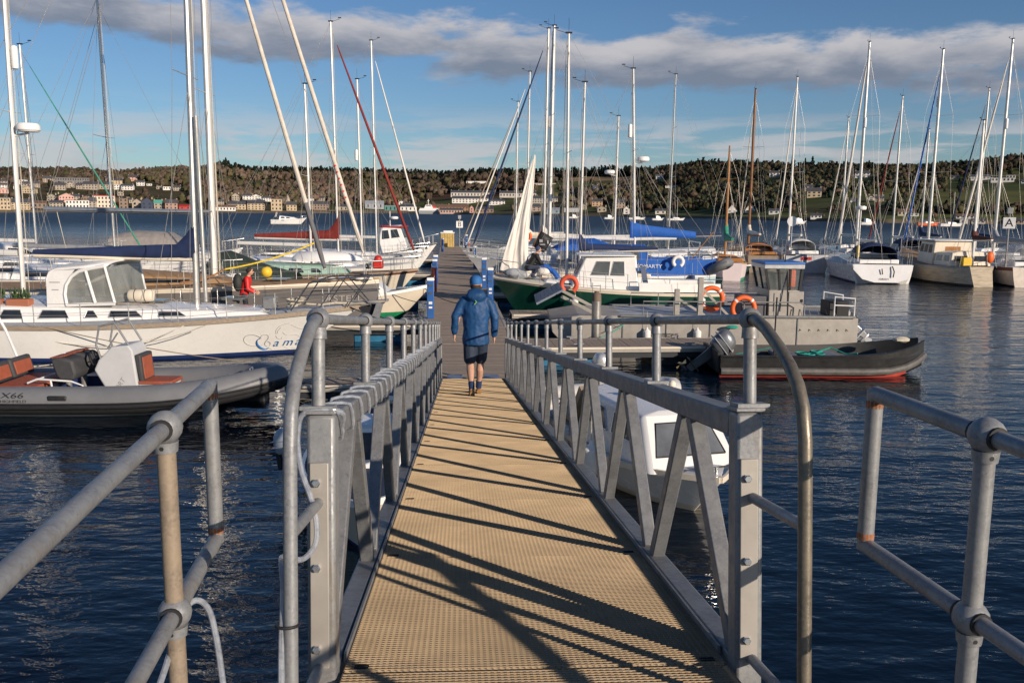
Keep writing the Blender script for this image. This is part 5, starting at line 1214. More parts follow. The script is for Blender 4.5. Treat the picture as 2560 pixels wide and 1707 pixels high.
# ------------------------------------------------------------------ left: grey RIB
def rib():
    t = thing('rib', 'grey and charcoal rigid inflatable with rust red seats and steering console', 'inflatable boat', (-11.6, 17.45, 0), 0.0)
    # tube: horseshoe path, bow to the right
    r = .27; half = 1.0; z0 = .38; P = []; rr = []
    n = 14
    prof = [(0.0, -half, z0), (.3, -half, z0), (2.5, -half, z0), (4.4, -half * .98, z0 + .03), (5.4, -half * .88, z0 + .10), (6.1, -half * .66, z0 + .19), (6.6, -half * .38, z0 + .27), (6.86, -.12, z0 + .31)]
    P = [Vector(p) for p in prof] + [Vector((x, -y, z)) for x, y, z in prof[::-1]]
    rr = [.06, .25] + [r] * 4 + [r * .98, r * .92]; rr = rr + rr[::-1]
    S, RR = [], []
    for i in range(len(P) - 1):
        for k in range(4):
            p0, p1, p2, p3 = P[max(i - 1, 0)], P[i], P[i + 1], P[min(i + 2, len(P) - 1)]; u = k / 4
            S.append(.5 * ((2 * p1) + (p2 - p0) * u + (2 * p0 - 5 * p1 + 4 * p2 - p3) * u * u + (3 * p1 - 3 * p2 + p3 - p0) * u ** 3)); RR.append(lerp(rr[i], rr[i + 1], u))
    S.append(P[-1]); RR.append(rr[-1])
    b = MB(); b.tube(S, RR, 18); ob = b.build('inflatable_tube', [HYPG, HYP], t)
    for p in ob.data.polygons:
        z_ = p.center; 
        zc = min(S, key=lambda q: (q - p.center).length).z
        p.material_index = 0 if (p.center.z - zc) > .02 else 1
    # rubbing strakes
    for dz, w in ((-.02, .03), (-.10, .03)):
        b = MB(); Q = []
        for i, s_ in enumerate(S):
            if i < 3 or i > len(S) - 4: continue
            d = (S[i + 1] - S[i - 1]).normalized(); nrm = Vector((d.y, -d.x, 0)).normalized(); Q.append(s_ + nrm * (RR[i] * 1.0) + Vector((0, 0, dz)))
        b.tube(Q, w, 6, flat=.5); b.build('rubbing_strake', BLACK, t)
    # rigid V hull
    hh = Hull(6.75, 1.95, .30, .30, .52, .35, rake=1.3, sw=.95, full=2.3, pmax=.35, chine=1)
    b = MB(); ts = [i / 14 for i in range(14)] + [.985]
    rows = [[hh.pt(t_, z, -1) for z in (.2, .05, -.12)] + [Vector((hh.pt(t_, -.35, 1).x, 0, -.35 * (1 - t_ ** 6) + .1 * t_ ** 8))] + [hh.pt(t_, z, 1) for z in (-.12, .05, .2)] for t_ in ts]
    b.loft(rows, False, closed=False); b.build('rigid_hull', mat('rib_hull', (.50, .50, .50), .5, 0, .15, 3, dirt=.5, dcol=(.2, .15, .1)), t)
    b = MB(); b.box((2.6, 0, .20), (5.2, 1.75, .04)); b.build('floor', mat('rib_floor', (.055, .06, .068), .7, 0, .2, 5), t)
    b = MB(); b.box((-.02, 0, .42), (.08, 1.6, .5)); b.build('transom', CONC, t, bevel=.01)
    # console
    n0 = set(t.children)
    b = MB(); b.prism([(3.25, -.34, .22), (3.12, -.34, .50), (2.92, -.34, .86), (3.02, -.34, 1.06), (3.28, -.34, 1.32), (3.62, -.34, 1.36), (3.70, -.34, 1.25), (3.80, -.34, .22)], (0, .68, 0)); c = b.build('console', CONC, t, bevel=.03, smooth=False)
    b = MB(); b.prism([(3.705, -.30, 1.16), (3.79, -.30, .58), (3.87, -.30, .58), (3.83, -.30, 1.16)], (0, .60, 0)); s1 = b.build('console_seat_back', SEATK, t, bevel=.03)
    b = MB(); b.prism([(3.80, -.22, 1.10), (3.865, -.22, .66), (3.885, -.22, .66), (3.845, -.22, 1.10)], (0, .44, 0)); b.build('rust_panel', SEATO, s1, bevel=.01)
    b = MB(); b.box((4.08, 0, .40), (.62, .60, .36)); b.build('console_seat_base', CONC, t, bevel=.02)
    b = MB(); b.box((4.10, 0, .60), (.66, .62, .07)); b.build('seat_cushion', SEATO, t, bevel=.02)
    b = MB(); b.tube([(3.10, -.31, .95), (2.98, -.31, 1.35), (3.06, -.31, 1.72), (3.36, -.31, 1.80), (3.40, -.31, 1.75), (3.62, -.31, 1.36)], .022, 8); b.tube([(3.10, .31, .95), (2.98, .31, 1.35), (3.06, .31, 1.72), (3.36, .31, 1.80), (3.40, .31, 1.75), (3.62, .31, 1.36)], .022, 8); b.tube([(3.06, -.31, 1.72), (3.06, .31, 1.72)], .02, 8); b.tube([(3.42, -.31, 1.6), (3.2, -.31, 1.28)], .016, 6); b.build('windscreen_frame', GALV, t)
    b = MB(); b.torus((0, 0, 0), .19, .018, 22, 8, 'X'); b.tube([(0, -.18, 0), (0, .18, 0)], .012, 6); b.tube([(0, 0, -.18), (0, 0, .18)], .012, 6); b.tube([(0, 0, 0), (.22, 0, -.02)], .03, 8)
    wh = b.build('steering_wheel', INK, t); wh.location = (2.80, 0, 1.02); wh.rotation_euler = (0, R(-20), 0)
    text('model_mark', 'SPORT', INKG, c, (3.30, -.348, .32), (R(90), R(-55), 0), .14, .2, .001)
    for o_ in set(t.children) - n0: o_.location.x += .42
    n0 = set(t.children)
    # jockey seat pair
    for y in (-.36, .26):
        b = MB(); b.prism([(1.86, y - .26, .78), (1.76, y - .26, 1.12), (1.94, y - .26, 1.16), (2.20, y - .26, 1.10), (2.26, y - .26, .82), (2.2, y - .26, .70), (1.95, y - .26, .68)], (0, .52, 0)); s2 = b.build('helm_seat', SEATK, t, bevel=.05)
        b = MB(); b.box((1.90, y, 1.155), (.30, .46, .02), Matrix.Rotation(R(-8), 3, 'Y')); b.build('rust_panel', SEATO, s2, bevel=.008)
        b = MB(); b.tube([(1.98, y, .2), (1.98, y, .7)], .06, 10); b.build('seat_post', GALV, t)
    b = MB()
    for y in (-.70, .56):
        b.tube([(1.35, y, .66), (1.55, y, .74), (2.2, y, .70), (2.42, y, .62), (2.30, y, .24)], .02, 8); b.tube([(1.8, y, .72), (1.86, y, .22)], .02, 8); b.tube([(2.62, y, .22), (2.75, y, .42), (2.95, y, .40), (3.15, y, .22)], .018, 8)
    b.tube([(1.35, -.70, .66), (1.35, .56, .66)], .02, 8); b.build('seat_rail', mat('white_tube', (.75, .75, .75), .4), t)
    for o_ in set(t.children) - n0: o_.location.x += .86
    n0 = set(t.children)
    # stern bench
    b = MB(); b.box((.75, 0, .36), (.70, 1.5, .34)); b.build('bench_base', CONC, t, bevel=.02)
    b = MB(); b.box((.86, 0, .56), (.85, 1.5, .09)); b.build('bench_cushion', SEATO, t, bevel=.03)
    for y in (-.40, .40):
        b = MB(); b.box((.34, y, .80), (.14, .78, .40), Matrix.Rotation(R(-14), 3, 'Y')); bb = b.build('bench_back', SEATK, t, bevel=.05)
        b = MB(); b.box((.415, y, .80), (.03, .60, .26), Matrix.Rotation(R(-14), 3, 'Y')); b.build('rust_panel', SEATO, bb, bevel=.01)
    b = MB()
    for y in (-.75, .75): b.tube([(.25, y, .5), (-.1, y, 1.5), (-.35, y, 2.0)], .03, 8)
    b.tube([(-.35, -.75, 2.0), (-.35, .75, 2.0)], .03, 8); b.tube([(-.1, -.75, 1.5), (.3, -.3, .95)], .02, 6); b.build('a_frame', mat('white_tube', (0, 0, 0)), t)
    b = MB(); b.box((1.9, .62, .42), (1.5, .5, .36)); b.build('blue_locker', NAVYP, t, bevel=.03)
    for o_ in set(t.children) - n0: o_.location.x += 1.12
    # fittings on the tube
    b = MB(); b.box((3.05, -half - r * .93, z0 + .10), (.36, .05, .10)); b.build('carry_handle', BLACK, t, bevel=.03)
    text('hull_number', 'X66', mat('tube_lettering', (.03, .03, .033), .5), t, (1.98, -half - r * .945, z0 + .10), (R(72), 0, 0), .15, .15, .002, sc=(1.7, 1, 1))
    text('hull_name', 'HIGHFIELD', mat('tube_lettering', (0, 0, 0)), t, (1.98, -half - r * 1.0, z0 + .015), (R(84), 0, 0), .075, 0, .002, sc=(1.35, 1, 1))
    b = MB(); b.lathe([(.10, 0), (.10, .02), (.075, .06), (.075, .12), (.09, .14), (.085, .26), (.05, .30)], (5.0, -.15, .30), 14); b.build('orange_lamp', mat('bright_orange', (.85, .16, .02), .4), t)
    b = MB(); b.box((4.75, -.05, .34), (.3, .3, .24)); b.build('black_box', BLACK, t, bevel=.02)
    b = MB(); b.prism([(5.6, -.55, .52), (6.35, -.2, .62), (6.35, .2, .62), (5.6, .55, .52)], (0, 0, .05)); b.build('bow_step', CONC, t)
    b = MB(); b.tube([(6.35, -.1, .68), (6.35, -.1, .86), (6.35, .1, .86), (6.35, .1, .68)], .015, 6); b.build('bow_rail', CHROME, t)
    rope(t, (6.7, 0, .65), (9.0, .6, .55), .12, .012, BLACK)
rib()
# ------------------------------------------------------------------ generic sailing yacht for the berths
def yacht(name, label, bow, yaw, L, B, H, hullm=None, bot=None, stripe=None, fb=(1.0, .9, 1.2), xm=.56, boom=3.6, cover=None, genoa=None, mastm=None, cabm=None, cab=(.22, .72, .50, .22), deckm=None, rake=1.1, sw=.72, full=2.1, srake=0, rail=None, spread=(.5,), pulpit=True, canopy=None, win=None, cat='sailing boat', group=None, sheerm=None, sheerband=0, zr=.6, radar=None, reflector=None, bz=.95, r=.075, n=6, back=True, masts=True, stripeh=.1, mrake=.012, halyards=2, thin=.0065, gear=True, draft=.5, cover_h=.34):
    t = boat(name, label, cat, bow, yaw, L, group); h = Hull(L, B, *fb, draft, rake=rake, sw=sw, full=full, srake=srake)
    h.build(t, hullm or WHITE, bot or ANTIK, stripe or bot or ANTIK, stripeh, deckm or DECKW, rail, .05, sheerm=sheerm, sheerband=sheerband)
    zb = h.sheer(xm)
    if cab:
        a, c, h0, h1 = cab; o, sd, fr, af = cabin(t, 'coachroof', a * L, c * L, B * .62, B * .34, h.sheer(a) + .0, h.sheer(c), h0, h1, .12, .45, cabm or WHITE2, .07)
        side_windows(o, sd, win or [(.10, .28), (.34, .52), (.60, .72)], .32, .74, GLASS, .02); zb = h.sheer(xm) + lerp(h0, h1, min(1, max(0, (xm - a) / (c - a)))) if a < xm < c else zb
        b = MB(); b.box((a * L - .9, 0, h.sheer(.12) + .16), (1.6, B * .60, .30)); cm = b.build('cockpit_coaming', cabm or WHITE2, t, bevel=.05)
        b = MB(); b.box((a * L - .9, 0, h.sheer(.12) + .325), (1.35, B * .42, .02)); b.build('cockpit_shade_plate', DARK, cm)  # near-black plate on the solid coaming stands in for a shaded well
    if canopy:
        cm_, x0, x1, hh = canopy; W = B * .60; z0 = h.sheer(x0 / L) + .28; b = MB(); rings = []
        for k, (u, q) in enumerate(((0, .86), (.25, .98), (.6, 1.0), (.86, .92), (1.0, .35))):
            x = lerp(x0, x1, u); rings.append([Vector((x, W / 2 * math.cos(a_) * (1 - .04 * k), z0 + max(0, math.sin(a_)) ** .5 * hh * q)) for a_ in [math.pi * j / 10 for j in range(11)]])
        b.loft(rings, False, closed=False); cv = b.build('spray_hood', cm_, t); so_ = cv.modifiers.new('thick', 'SOLIDIFY'); so_.thickness = .02
        b = MB(); b.add([rings[0][j] for j in (1, 3, 7, 9)], [(0, 1, 2, 3)]); 
        for s in (1, -1):
            y = s * (W / 2 + .012); b = MB(); b.prism([(lerp(x0, x1, .15), y, z0 + .15), (lerp(x0, x1, .75), y * .98, z0 + .15), (lerp(x0, x1, .70), y * .93, z0 + hh * .55), (lerp(x0, x1, .2), y * .95, z0 + hh * .55)], (0, s * .008, 0)); b.build('vinyl_window', CLEAR, cv, smooth=False)
    if pulpit: lines(t, h, zr, .06, .92, n)
    if masts: rig(t, h, xm * L, H - zb, zb, mastm or MASTW, r, spread, B * .30, boom, cover, genoa, None, .975, back, mrake, thin, gear, radar, reflector, True, None, halyards, bz, cover_h)
    return t, h
# ---- left side, beyond the grey yacht
t, h = yacht('cruising_yacht', 'white yacht with long dark window band behind the hard dodger', (-11.2, 36.4), 0, 11.5, 3.7, 12.2, fb=(1.15, 1.1, 1.3), xm=.55, boom=4.2, cover=None, win=[(.08, .80)], stripe=NAVYP, mastm=MASTA, radar=None)
t, h = yacht('motor_sailer', 'low boat under a dark green cover with orange dan buoy', (-7.1, 38.6), .0, 7.5, 2.6, 9, masts=False, fb=(.8, .75, .95), cab=None, pulpit=True, bot=ANTIG)
b = MB(); b.loft([[Vector((x, w * math.cos(a), .75 + hh * math.sin(a))) for a in [math.pi * j / 8 for j in range(9)]] for x, w, hh in ((1.0, 1.0, .5), (1.6, 1.15, 1.35), (2.3, 1.15, 1.45), (4.0, 1.1, .8), (5.2, .9, .5))], False, closed=False); b.build('boat_cover', OLIVEC, t)
def greenbottom():
    L = 5.8; t = boat('motor_boat', 'small cream white motor boat with bright green bottom beside the walkway', 'motor boat', (-3.02, 33.2), -.02, L); h = Hull(L, 2.2, .75, .80, 1.22, .5, rake=1.15, sw=.85, full=2.3, chine=1)
    h.build(t, CREAM, ANTIG, ANTIG, .22, DECKW, WHITE2, .07)
    o, sd, fr, af = cabin(t, 'cuddy', 2.2, 4.2, 1.6, 1.2, .8, .95, .65, .4, .1, .5, WHITE2, .08); side_windows(o, sd, [(.12, .45), (.52, .85)], .4, .8, GLASS, .03)
    b = MB(); b.box((4.7, 0, 1.08), (.5, .6, .05)); b.build('hatch', GLASSG, t, bevel=.02)
    for s in (-1, 1): rope(t, (L - .35, s * .15, 1.15), (L + 1.1, s * .9, .62), .12, .016, BLACK)
    rope(t, (L - 1.6, -.75, 1.0), (L + 1.2, -1.2, .62), .2, .014, BLACK)
greenbottom()
t, h = yacht('wooden_ketch', 'ketch with upturned white dinghy on a pale green cabin and brown sheer stripe', (-4.35, 41.2), 0, 10.5, 3.2, 9.6, hullm=CREAM, bot=ANTIR, fb=(1.0, .95, 1.25), cab=(.30, .70, .55, .35), cabm=mat('pale_green_cabin', (.33, .50, .42), .5), deckm=TEAK, xm=.52, boom=3.4, sheerm=mat('brown_sheer', (.15, .05, .03), .5), sheerband=.14, rail=TEAKG, genoa=None, cover=None, mastm=MASTW)
b = MB(); b.loft([[Vector((x, w * math.cos(a), 1.62 + hh * math.sin(a))) for a in [math.pi * j / 8 for j in range(9)]] for x, w, hh in ((4.6, .3, .2), (4.9, .62, .42), (6.0, .66, .5), (7.0, .55, .42), (7.7, .2, .22), (7.85, .03, .1))], False, closed=False); b.build('upturned_dinghy', WHITE2, t)
b = MB(); b.box((8.6, -.2, 1.5), (.45, .45, .4)); b.ball((8.6, -.2, 1.72), .2, 10); b.build('red_fuel_can', RED, t, bevel=.05)
t, h = yacht('cruising_yacht', 'white yacht with dark red sail cover and red furled headsail', (-4.75, 45.6), 0, 11, 3.4, 13.2, fb=(1.05, 1.0, 1.3), xm=.615, boom=4.3, cover=REDC, genoa=(.075, REDC), stripe=mat('red_stripe', (.35, .03, .02), .5), bz=1.15, cover_h=.48)
t, h = yacht('cruising_yacht', 'white yacht with plain white mast just right of the red covered one', (-4.9, 51.0), 0, 10.5, 3.3, 11.2, fb=(1.05, 1.0, 1.3), xm=.64, boom=3.6, reflector=(.58, -1), stripe=NAVYP, genoa=None)
t, h = yacht('cruising_yacht', 'white yacht with pale furled headsail nearest the red roofed fishing boat', (-5.3, 56.0), 0, 11, 3.4, 14.2, fb=(1.05, 1.0, 1.3), xm=.70, boom=4.0, genoa=(.06, SAIL), stripe=NAVYP, reflector=None)
def fishing_boat(name, label, bow, yaw, L, hullm, roofm, wx=(.55, .75), B=3.0, cabm=None, wh=1.75):
    t = boat(name, label, 'motor boat', bow, yaw, L); h = Hull(L, B, 1.0, .95, 1.75, .5, rake=1.3, sw=.85, full=2.2)
    h.build(t, hullm, ANTIK, ANTIK, .12, DECKW, BLACK, .05)
    a, c = wx; o, sd, fr, af = cabin(t, 'wheelhouse', a * L, c * L, B * .62, B * .50, h.sheer(a), h.sheer(c), wh, wh - .15, .0, .55, cabm or WHITE2, .05); side_windows(o, sd, [(.10, .42), (.50, .84)], .55, .88, GLASS, .02)
    pane(o, fr, [(.08, .5), (.46, .5), (.46, .88), (.10, .88)], GLASS); pane(o, fr, [(.54, .5), (.92, .5), (.90, .88), (.54, .88)], GLASS)
    b = MB(); b.box(((a + c) / 2 * L - .05, 0, h.sheer(a) + wh + .08), ((c - a) * L - .2, B * .60, .09)); b.build('wheelhouse_roof', roofm, t, bevel=.03)
    b = MB(); zc = h.sheer(a) + wh; b.tube([(a * L + .6, 0, zc), (a * L + .6, 0, zc + 1.1)], .03, 6); b.build('signal_mast', MASTW, t)
    b = MB(); b.lathe([(.05, 0), (.24, .02), (.28, .08), (.24, .18), (.1, .2)], (a * L + .9, 0, zc + .55), 14); b.build('radar_dome', WHITE2, t)
    lines(t, h, .6, .75, .94, 3, True, False); return t, h
fishing_boat('fishing_boat', 'white fishing boat with red wheelhouse roof and high bow', (-5.1, 60.0), 0, 9.5, WHITE, RED, (.60, .80))
# far left
def cruiser(name, label, bow, yaw, L, canopym=None, z=0, hullm=None, B=3.4, fly=False, mark=None):
    t = boat(name, label, 'motor boat', bow, yaw, L); h = Hull(L, B, 1.2, 1.2, 1.65, .5, rake=1.5, sw=.92, full=2.3, chine=1); h.build(t, hullm or WHITE2, ANTIK, NAVYP, .12, DECKW)
    o, sd, fr, af = cabin(t, 'cabin', .22 * L, .78 * L, B * .74, B * .46, h.sheer(.25), h.sheer(.75), .95, .35, .2, 1.2, WHITE2, .07); side_windows(o, sd, [(.08, .34), (.40, .66)], .40, .85, GLASS, .04)
    pane(o, fr, [(.06, .15), (.94, .15), (.90, .9), (.10, .9)], GLASSG)
    b = MB(); x0, x1 = .12 * L, .50 * L; zc = h.sheer(.3) + .9
    if canopym:
        b.loft([[Vector((x, B * .36 * math.cos(a), zc - .2 + q * max(0, math.sin(a)) ** .6)) for a in [math.pi * j / 8 for j in range(9)]] for x, q in ((x0, .6), (lerp(x0, x1, .4), .85), (x1, .75), (x1 + .9, .15))], False, closed=False); b.build('canopy', canopym, t)
    else:
        b.tube([(x0, -B * .35, zc - .2), (x0 + .3, -B * .33, zc + .9), (x0 + .3, B * .33, zc + .9), (x0, B * .35, zc - .2)], .06, 8); b.build('radar_arch', WHITE2, t)
    lines(t, h, .55, .55, .94, 4, True, False)
    if mark: hull_text(h, t, mark, .3 * L, .9, -1, .5, INK)
    return t, h
cruiser('motor_cruiser', 'tall white motor cruiser at the far left edge behind the mizzen mast', (-21.2, 48.5), .0, 10.5, None)
cruiser('motor_cruiser', 'motor cruiser with pale grey canopy right of the tall white one', (-16.0, 52.5), .0, 8.5, mat('taupe_canvas', (.30, .27, .25), .8, 0, .15, 3, .2, 15))
t, h = yacht('cruising_yacht', 'white yacht with green furling line at the far left', (-17.5, 43.0), .05, 11, 3.5, 11.5, fb=(1.15, 1.1, 1.3), xm=.5, boom=4.0, genoa=(.04, GREENC), stripe=NAVYP, canopy=(mat('taupe_canvas', (0, 0, 0)), 1.0, 3.6, .9))
t, h = yacht('cruising_yacht', 'blue hulled yacht with a pale grey sail cover at the far left edge', (-20.5, 39.2), .0, 10, 3.3, 11, hullm=WHITE, fb=(1.1, 1.05, 1.25), xm=.5, boom=3.6, cover=SAILG, canopy=(NAVY, 1.0, 3.2, .9))
cruiser('motor_cruiser', 'white cabin cruiser with black registration lying off in the open bay', (-51.5, 222.0), .15, 8.6, None, mark='JBZ')
# ---- right of the walkway: dark green motor sailer in front, others behind
def green_motor_sailer():
    L = 8.5; t = boat('motor_sailer', 'dark green hulled motor sailer with white wheelhouse and draped white sail', 'sailing boat', (-.80, 32.9), math.pi, L); lx = lambda X: 7.70 - X
    h = Hull(L, 2.9, 1.10, 1.20, 1.58, .55, rake=1.1, sw=.80, full=2.1); h.build(t, GREENH, ANTIK, ANTIK, .1, DECKW, CREAM, .05, sheerm=CREAM, sheerband=.11)
    o, sd, fr, af = cabin(t, 'trunk_cabin', lx(4.7), lx(.95), 2.1, 1.2, 1.0, 1.2, .45, .28, .1, .3, WHITE, .08); side_windows(o, sd, [(.45, .62), (.70, .84)], .3, .75, GLASS, .02)
    o, sd, fr, af = cabin(t, 'wheelhouse', lx(4.62), lx(2.05), 2.0, 1.75, 1.02, 1.08, 1.35, 1.28, .12, .62, WHITE, .07); side_windows(o, sd, [(.22, .46), (.48, .78)], .50, .88, GLASSG, .02, ALU)
    for a, c in ((.05, .48), (.52, .95)): pane(o, fr, [(a, .48), (c, .48), (c, .9), (a, .9)], GLASSG, frame=ALU)
    b = MB(); b.box((lx(3.45), 0, 2.42), (2.1, 1.9, .05)); r_ = b.build('wheelhouse_roof', WHITE2, t, bevel=.03)
    b = MB(); b.tube([(lx(2.9), -.7, 2.44), (lx(2.95), -.7, 2.54), (lx(4.0), -.7, 2.54), (lx(4.05), -.7, 2.44)], .02, 6); b.tube([(lx(2.9), .7, 2.44), (lx(2.95), .7, 2.54), (lx(4.0), .7, 2.54), (lx(4.05), .7, 2.44)], .02, 6); b.build('roof_rail', CHROME, t)
    # aft bulwark and rail
    for s in (1, -1):
        b = MB(); b.loft([[h.pt(t_, h.sheer(t_), s) + Vector((0, -s * .03, 0)), h.pt(t_, h.sheer(t_), s) + Vector((0, -s * .07, .34)), h.pt(t_, h.sheer(t_), s) + Vector((0, -s * .13, .34)), h.pt(t_, h.sheer(t_), s) + Vector((0, -s * .10, 0))] for t_ in (.02, .12, .24, .37)]); b.build('bulwark', WHITE, t)
        b = MB(); P = [h.pt(t_, h.sheer(t_) + .0, s) + Vector((0, -s * .1, .5)) for t_ in (.01, .12, .24, .36)]; b.tube(P, .018, 6)
        for p in P: b.tube([p, p - Vector((0, 0, .2))], .014, 5)
        b.build('aft_rail', CHROME, t)
    lines(t, h, .62, .42, .88, 5, True, False)
    rig(t, h, lx(2.02), 8.7, 1.6, MASTW, .075, (.52,), .9, None, None, None, None, .97, True, -.006, .006, halyards=3, reflector=None)
    # white sail hung from the forestay and gathered on the foredeck
    bow, topp = Vector((lx(-.55), 0, 1.6)), Vector((lx(2.02) + .05, 0, 10.1)); b = MB(); rings = []
    for k in range(13):
        u = k / 12; p = lerp(bow, topp, .02 + .50 * u); w = lerp(1.2, .05, u ** .85); rings.append([p + Vector((-w * j / 17 * (1 - .10 * math.sin(u * 5)), (.05 * math.sin(j * .55 + u * 4) + .030 * math.sin(j * 1.7 + u * 9 + math.sin(j)) + .02 * math.sin(u * 17 - j * .8)) * (1.15 - u) + .12, -.14 * j / 17 * (1 - u) + .04 * math.sin(j * 1.3 + k * .8))) for j in range(18)])
    b.loft(rings, False, closed=False); sl_ = b.build('hung_sail', SAIL, t); q = sl_.modifiers.new('thick', 'SOLIDIFY'); q.thickness = .02; q = sl_.modifiers.new('sub', 'SUBSURF'); q.levels = 1; q.render_levels = 2
    b = MB()
    for _ in range(8): b.ball((lx(.35) + random.uniform(-.5, .4), random.uniform(-.4, .5), 1.62 + random.uniform(0, .15)), .26, 9, (1.3, 1, .7))
    o = b.build('gathered_sail', mat('grey_sailcloth', (0, 0, 0)), t); q = o.modifiers.new('re', 'REMESH'); q.mode = 'VOXEL'; q.voxel_size = .06
    b = MB()
    for _ in range(7): b.ball((lx(.9) + random.uniform(-.3, .4), random.uniform(-.3, .4), 1.62 + random.uniform(0, .2)), .2, 9, (1.5, 1, .8))
    o = b.build('sail_bag', SAIL, t); q = o.modifiers.new('re', 'REMESH'); q.mode = 'VOXEL'; q.voxel_size = .06
    b = MB(); b.tube([(lx(1.0), .2, 2.0), (lx(1.3), .25, 1.95), (lx(1.55), .3, 1.75), (lx(1.7), .3, 1.55)], .10, 8); b.build('blue_bag', BLUEC, t)
    b = MB(); b.prism([(lx(4.75), 1.03, 1.30), (lx(4.95), 1.03, 1.30), (lx(4.80), 1.03, 2.05), (lx(4.62), 1.03, 2.05)], (0, .03, 0)); b.build('folded_ladder', mat('slate_panel', (.10, .13, .2), .5), t)
    hull_text(h, t, 'MARGARET', lx(2.9), .82, 1, .15, INK) if False else None
    for X in (2.25, 5.9, 6.8): fender(t, (lx(X), 1.50, .78), WHITE2, .42, .12)
    return t
green_motor_sailer()
lifebuoy((2.02, 31.35, 1.42), 0, 'orange horseshoe buoy on the guard rail of the green motor sailer', .27, .085, True, mat('horseshoe_orange', (.62, .09, .04), .6)).rotation_euler[1] = R(-90 + 90)
# white motor sailer with lifebuoy behind
t, h = yacht('motor_sailer', 'large white motor sailer with two thick masts behind the draped sail', (-2.3, 46.2), math.pi, 12.5, 3.9, 13.2, fb=(1.3, 1.25, 1.6), xm=.665, boom=4.6, cover=None, bot=ANTIG, stripe=ANTIG, r=.13, radar=None, cab=(.28, .78, .55, .3), spread=(.35, .62), halyards=4)
o, sd, fr, af = cabin(t, 'deckhouse', 5.6, 8.0, 2.6, 2.2, 1.5, 1.55, 1.05, 1.0, .1, .5, WHITE, .05); side_windows(o, sd, [(.05, .2)], .45, .85, GLASSG, .02)
lifebuoy((.62, 44.75, 2.72), 0, 'orange ring lifebuoy on the white deckhouse beside the draped sail', .28, .075)
def flag():
    t = thing('dark_flag', 'black printed flag hanging tilted beside the orange lifebuoy', 'flag', (1.42, 44.4, 2.25)); b = MB()
    b.loft([[Vector((-.45 + .62 * u + .45 * v, .04 * math.sin(u * 7 + v * 3), -.35 * u + .75 * v)) for v in (0, .33, .66, 1)] for u in [k / 8 for k in range(9)]], False, closed=False); o = b.build('cloth', INK, t); q = o.modifiers.new('thick', 'SOLIDIFY'); q.thickness = .01
    b = MB(); b.box((.0, -.06, .26), (.16, .01, .14)); b.box((.08, -.06, .08), (.26, .01, .05)); b.box((.34, -.06, .2), (.08, .01, .16)); b.build('print', mat('print_grey', (.4, .4, .42), .6), t); b = MB(); b.tube([(-.47, 0, -.2), (.02, 0, .9)], .015, 6); b.build('staff', VARN, t)
flag()
t, h = yacht('cruising_yacht', 'white yacht with whip aerial mast behind the thick masted motor sailer', (-2.6, 51.0), math.pi, 11.5, 3.6, 14.0, fb=(1.2, 1.1, 1.4), xm=.62, boom=4.4, genoa=(.06, NAVY), stripe=NAVYP, reflector=(.60, -1), r=.1, cover=SAIL)
t, h = yacht('cruising_yacht', 'white yacht with mast left of the thick masts', (-3.3, 58.5), math.pi, 10.5, 3.4, 12.8, fb=(1.1, 1.0, 1.3), xm=.60, boom=3.8, genoa=(.05, SAIL), bot=ANTIG, cover=CREAM)
t, h = yacht('cruising_yacht', 'farthest white yacht on the right of the walkway with slim mast', (-4.0, 66.0), math.pi, 10, 3.2, 11.8, fb=(1.1, 1.0, 1.3), xm=.58, boom=3.6, genoa=(.05, TEAKG), bot=ANTIB)
t, h = yacht('cruising_yacht', 'cream yacht with navy sail cover under a sagging awning', (-.9, 38.6), math.pi, 6.6, 2.7, 9.4, hullm=WHITE, fb=(1.1, 1.05, 1.3), xm=.42, boom=3.4, cover=NAVY, cabm=CREAM, deckm=TEAK, bz=.85, masts=True, reflector=None)
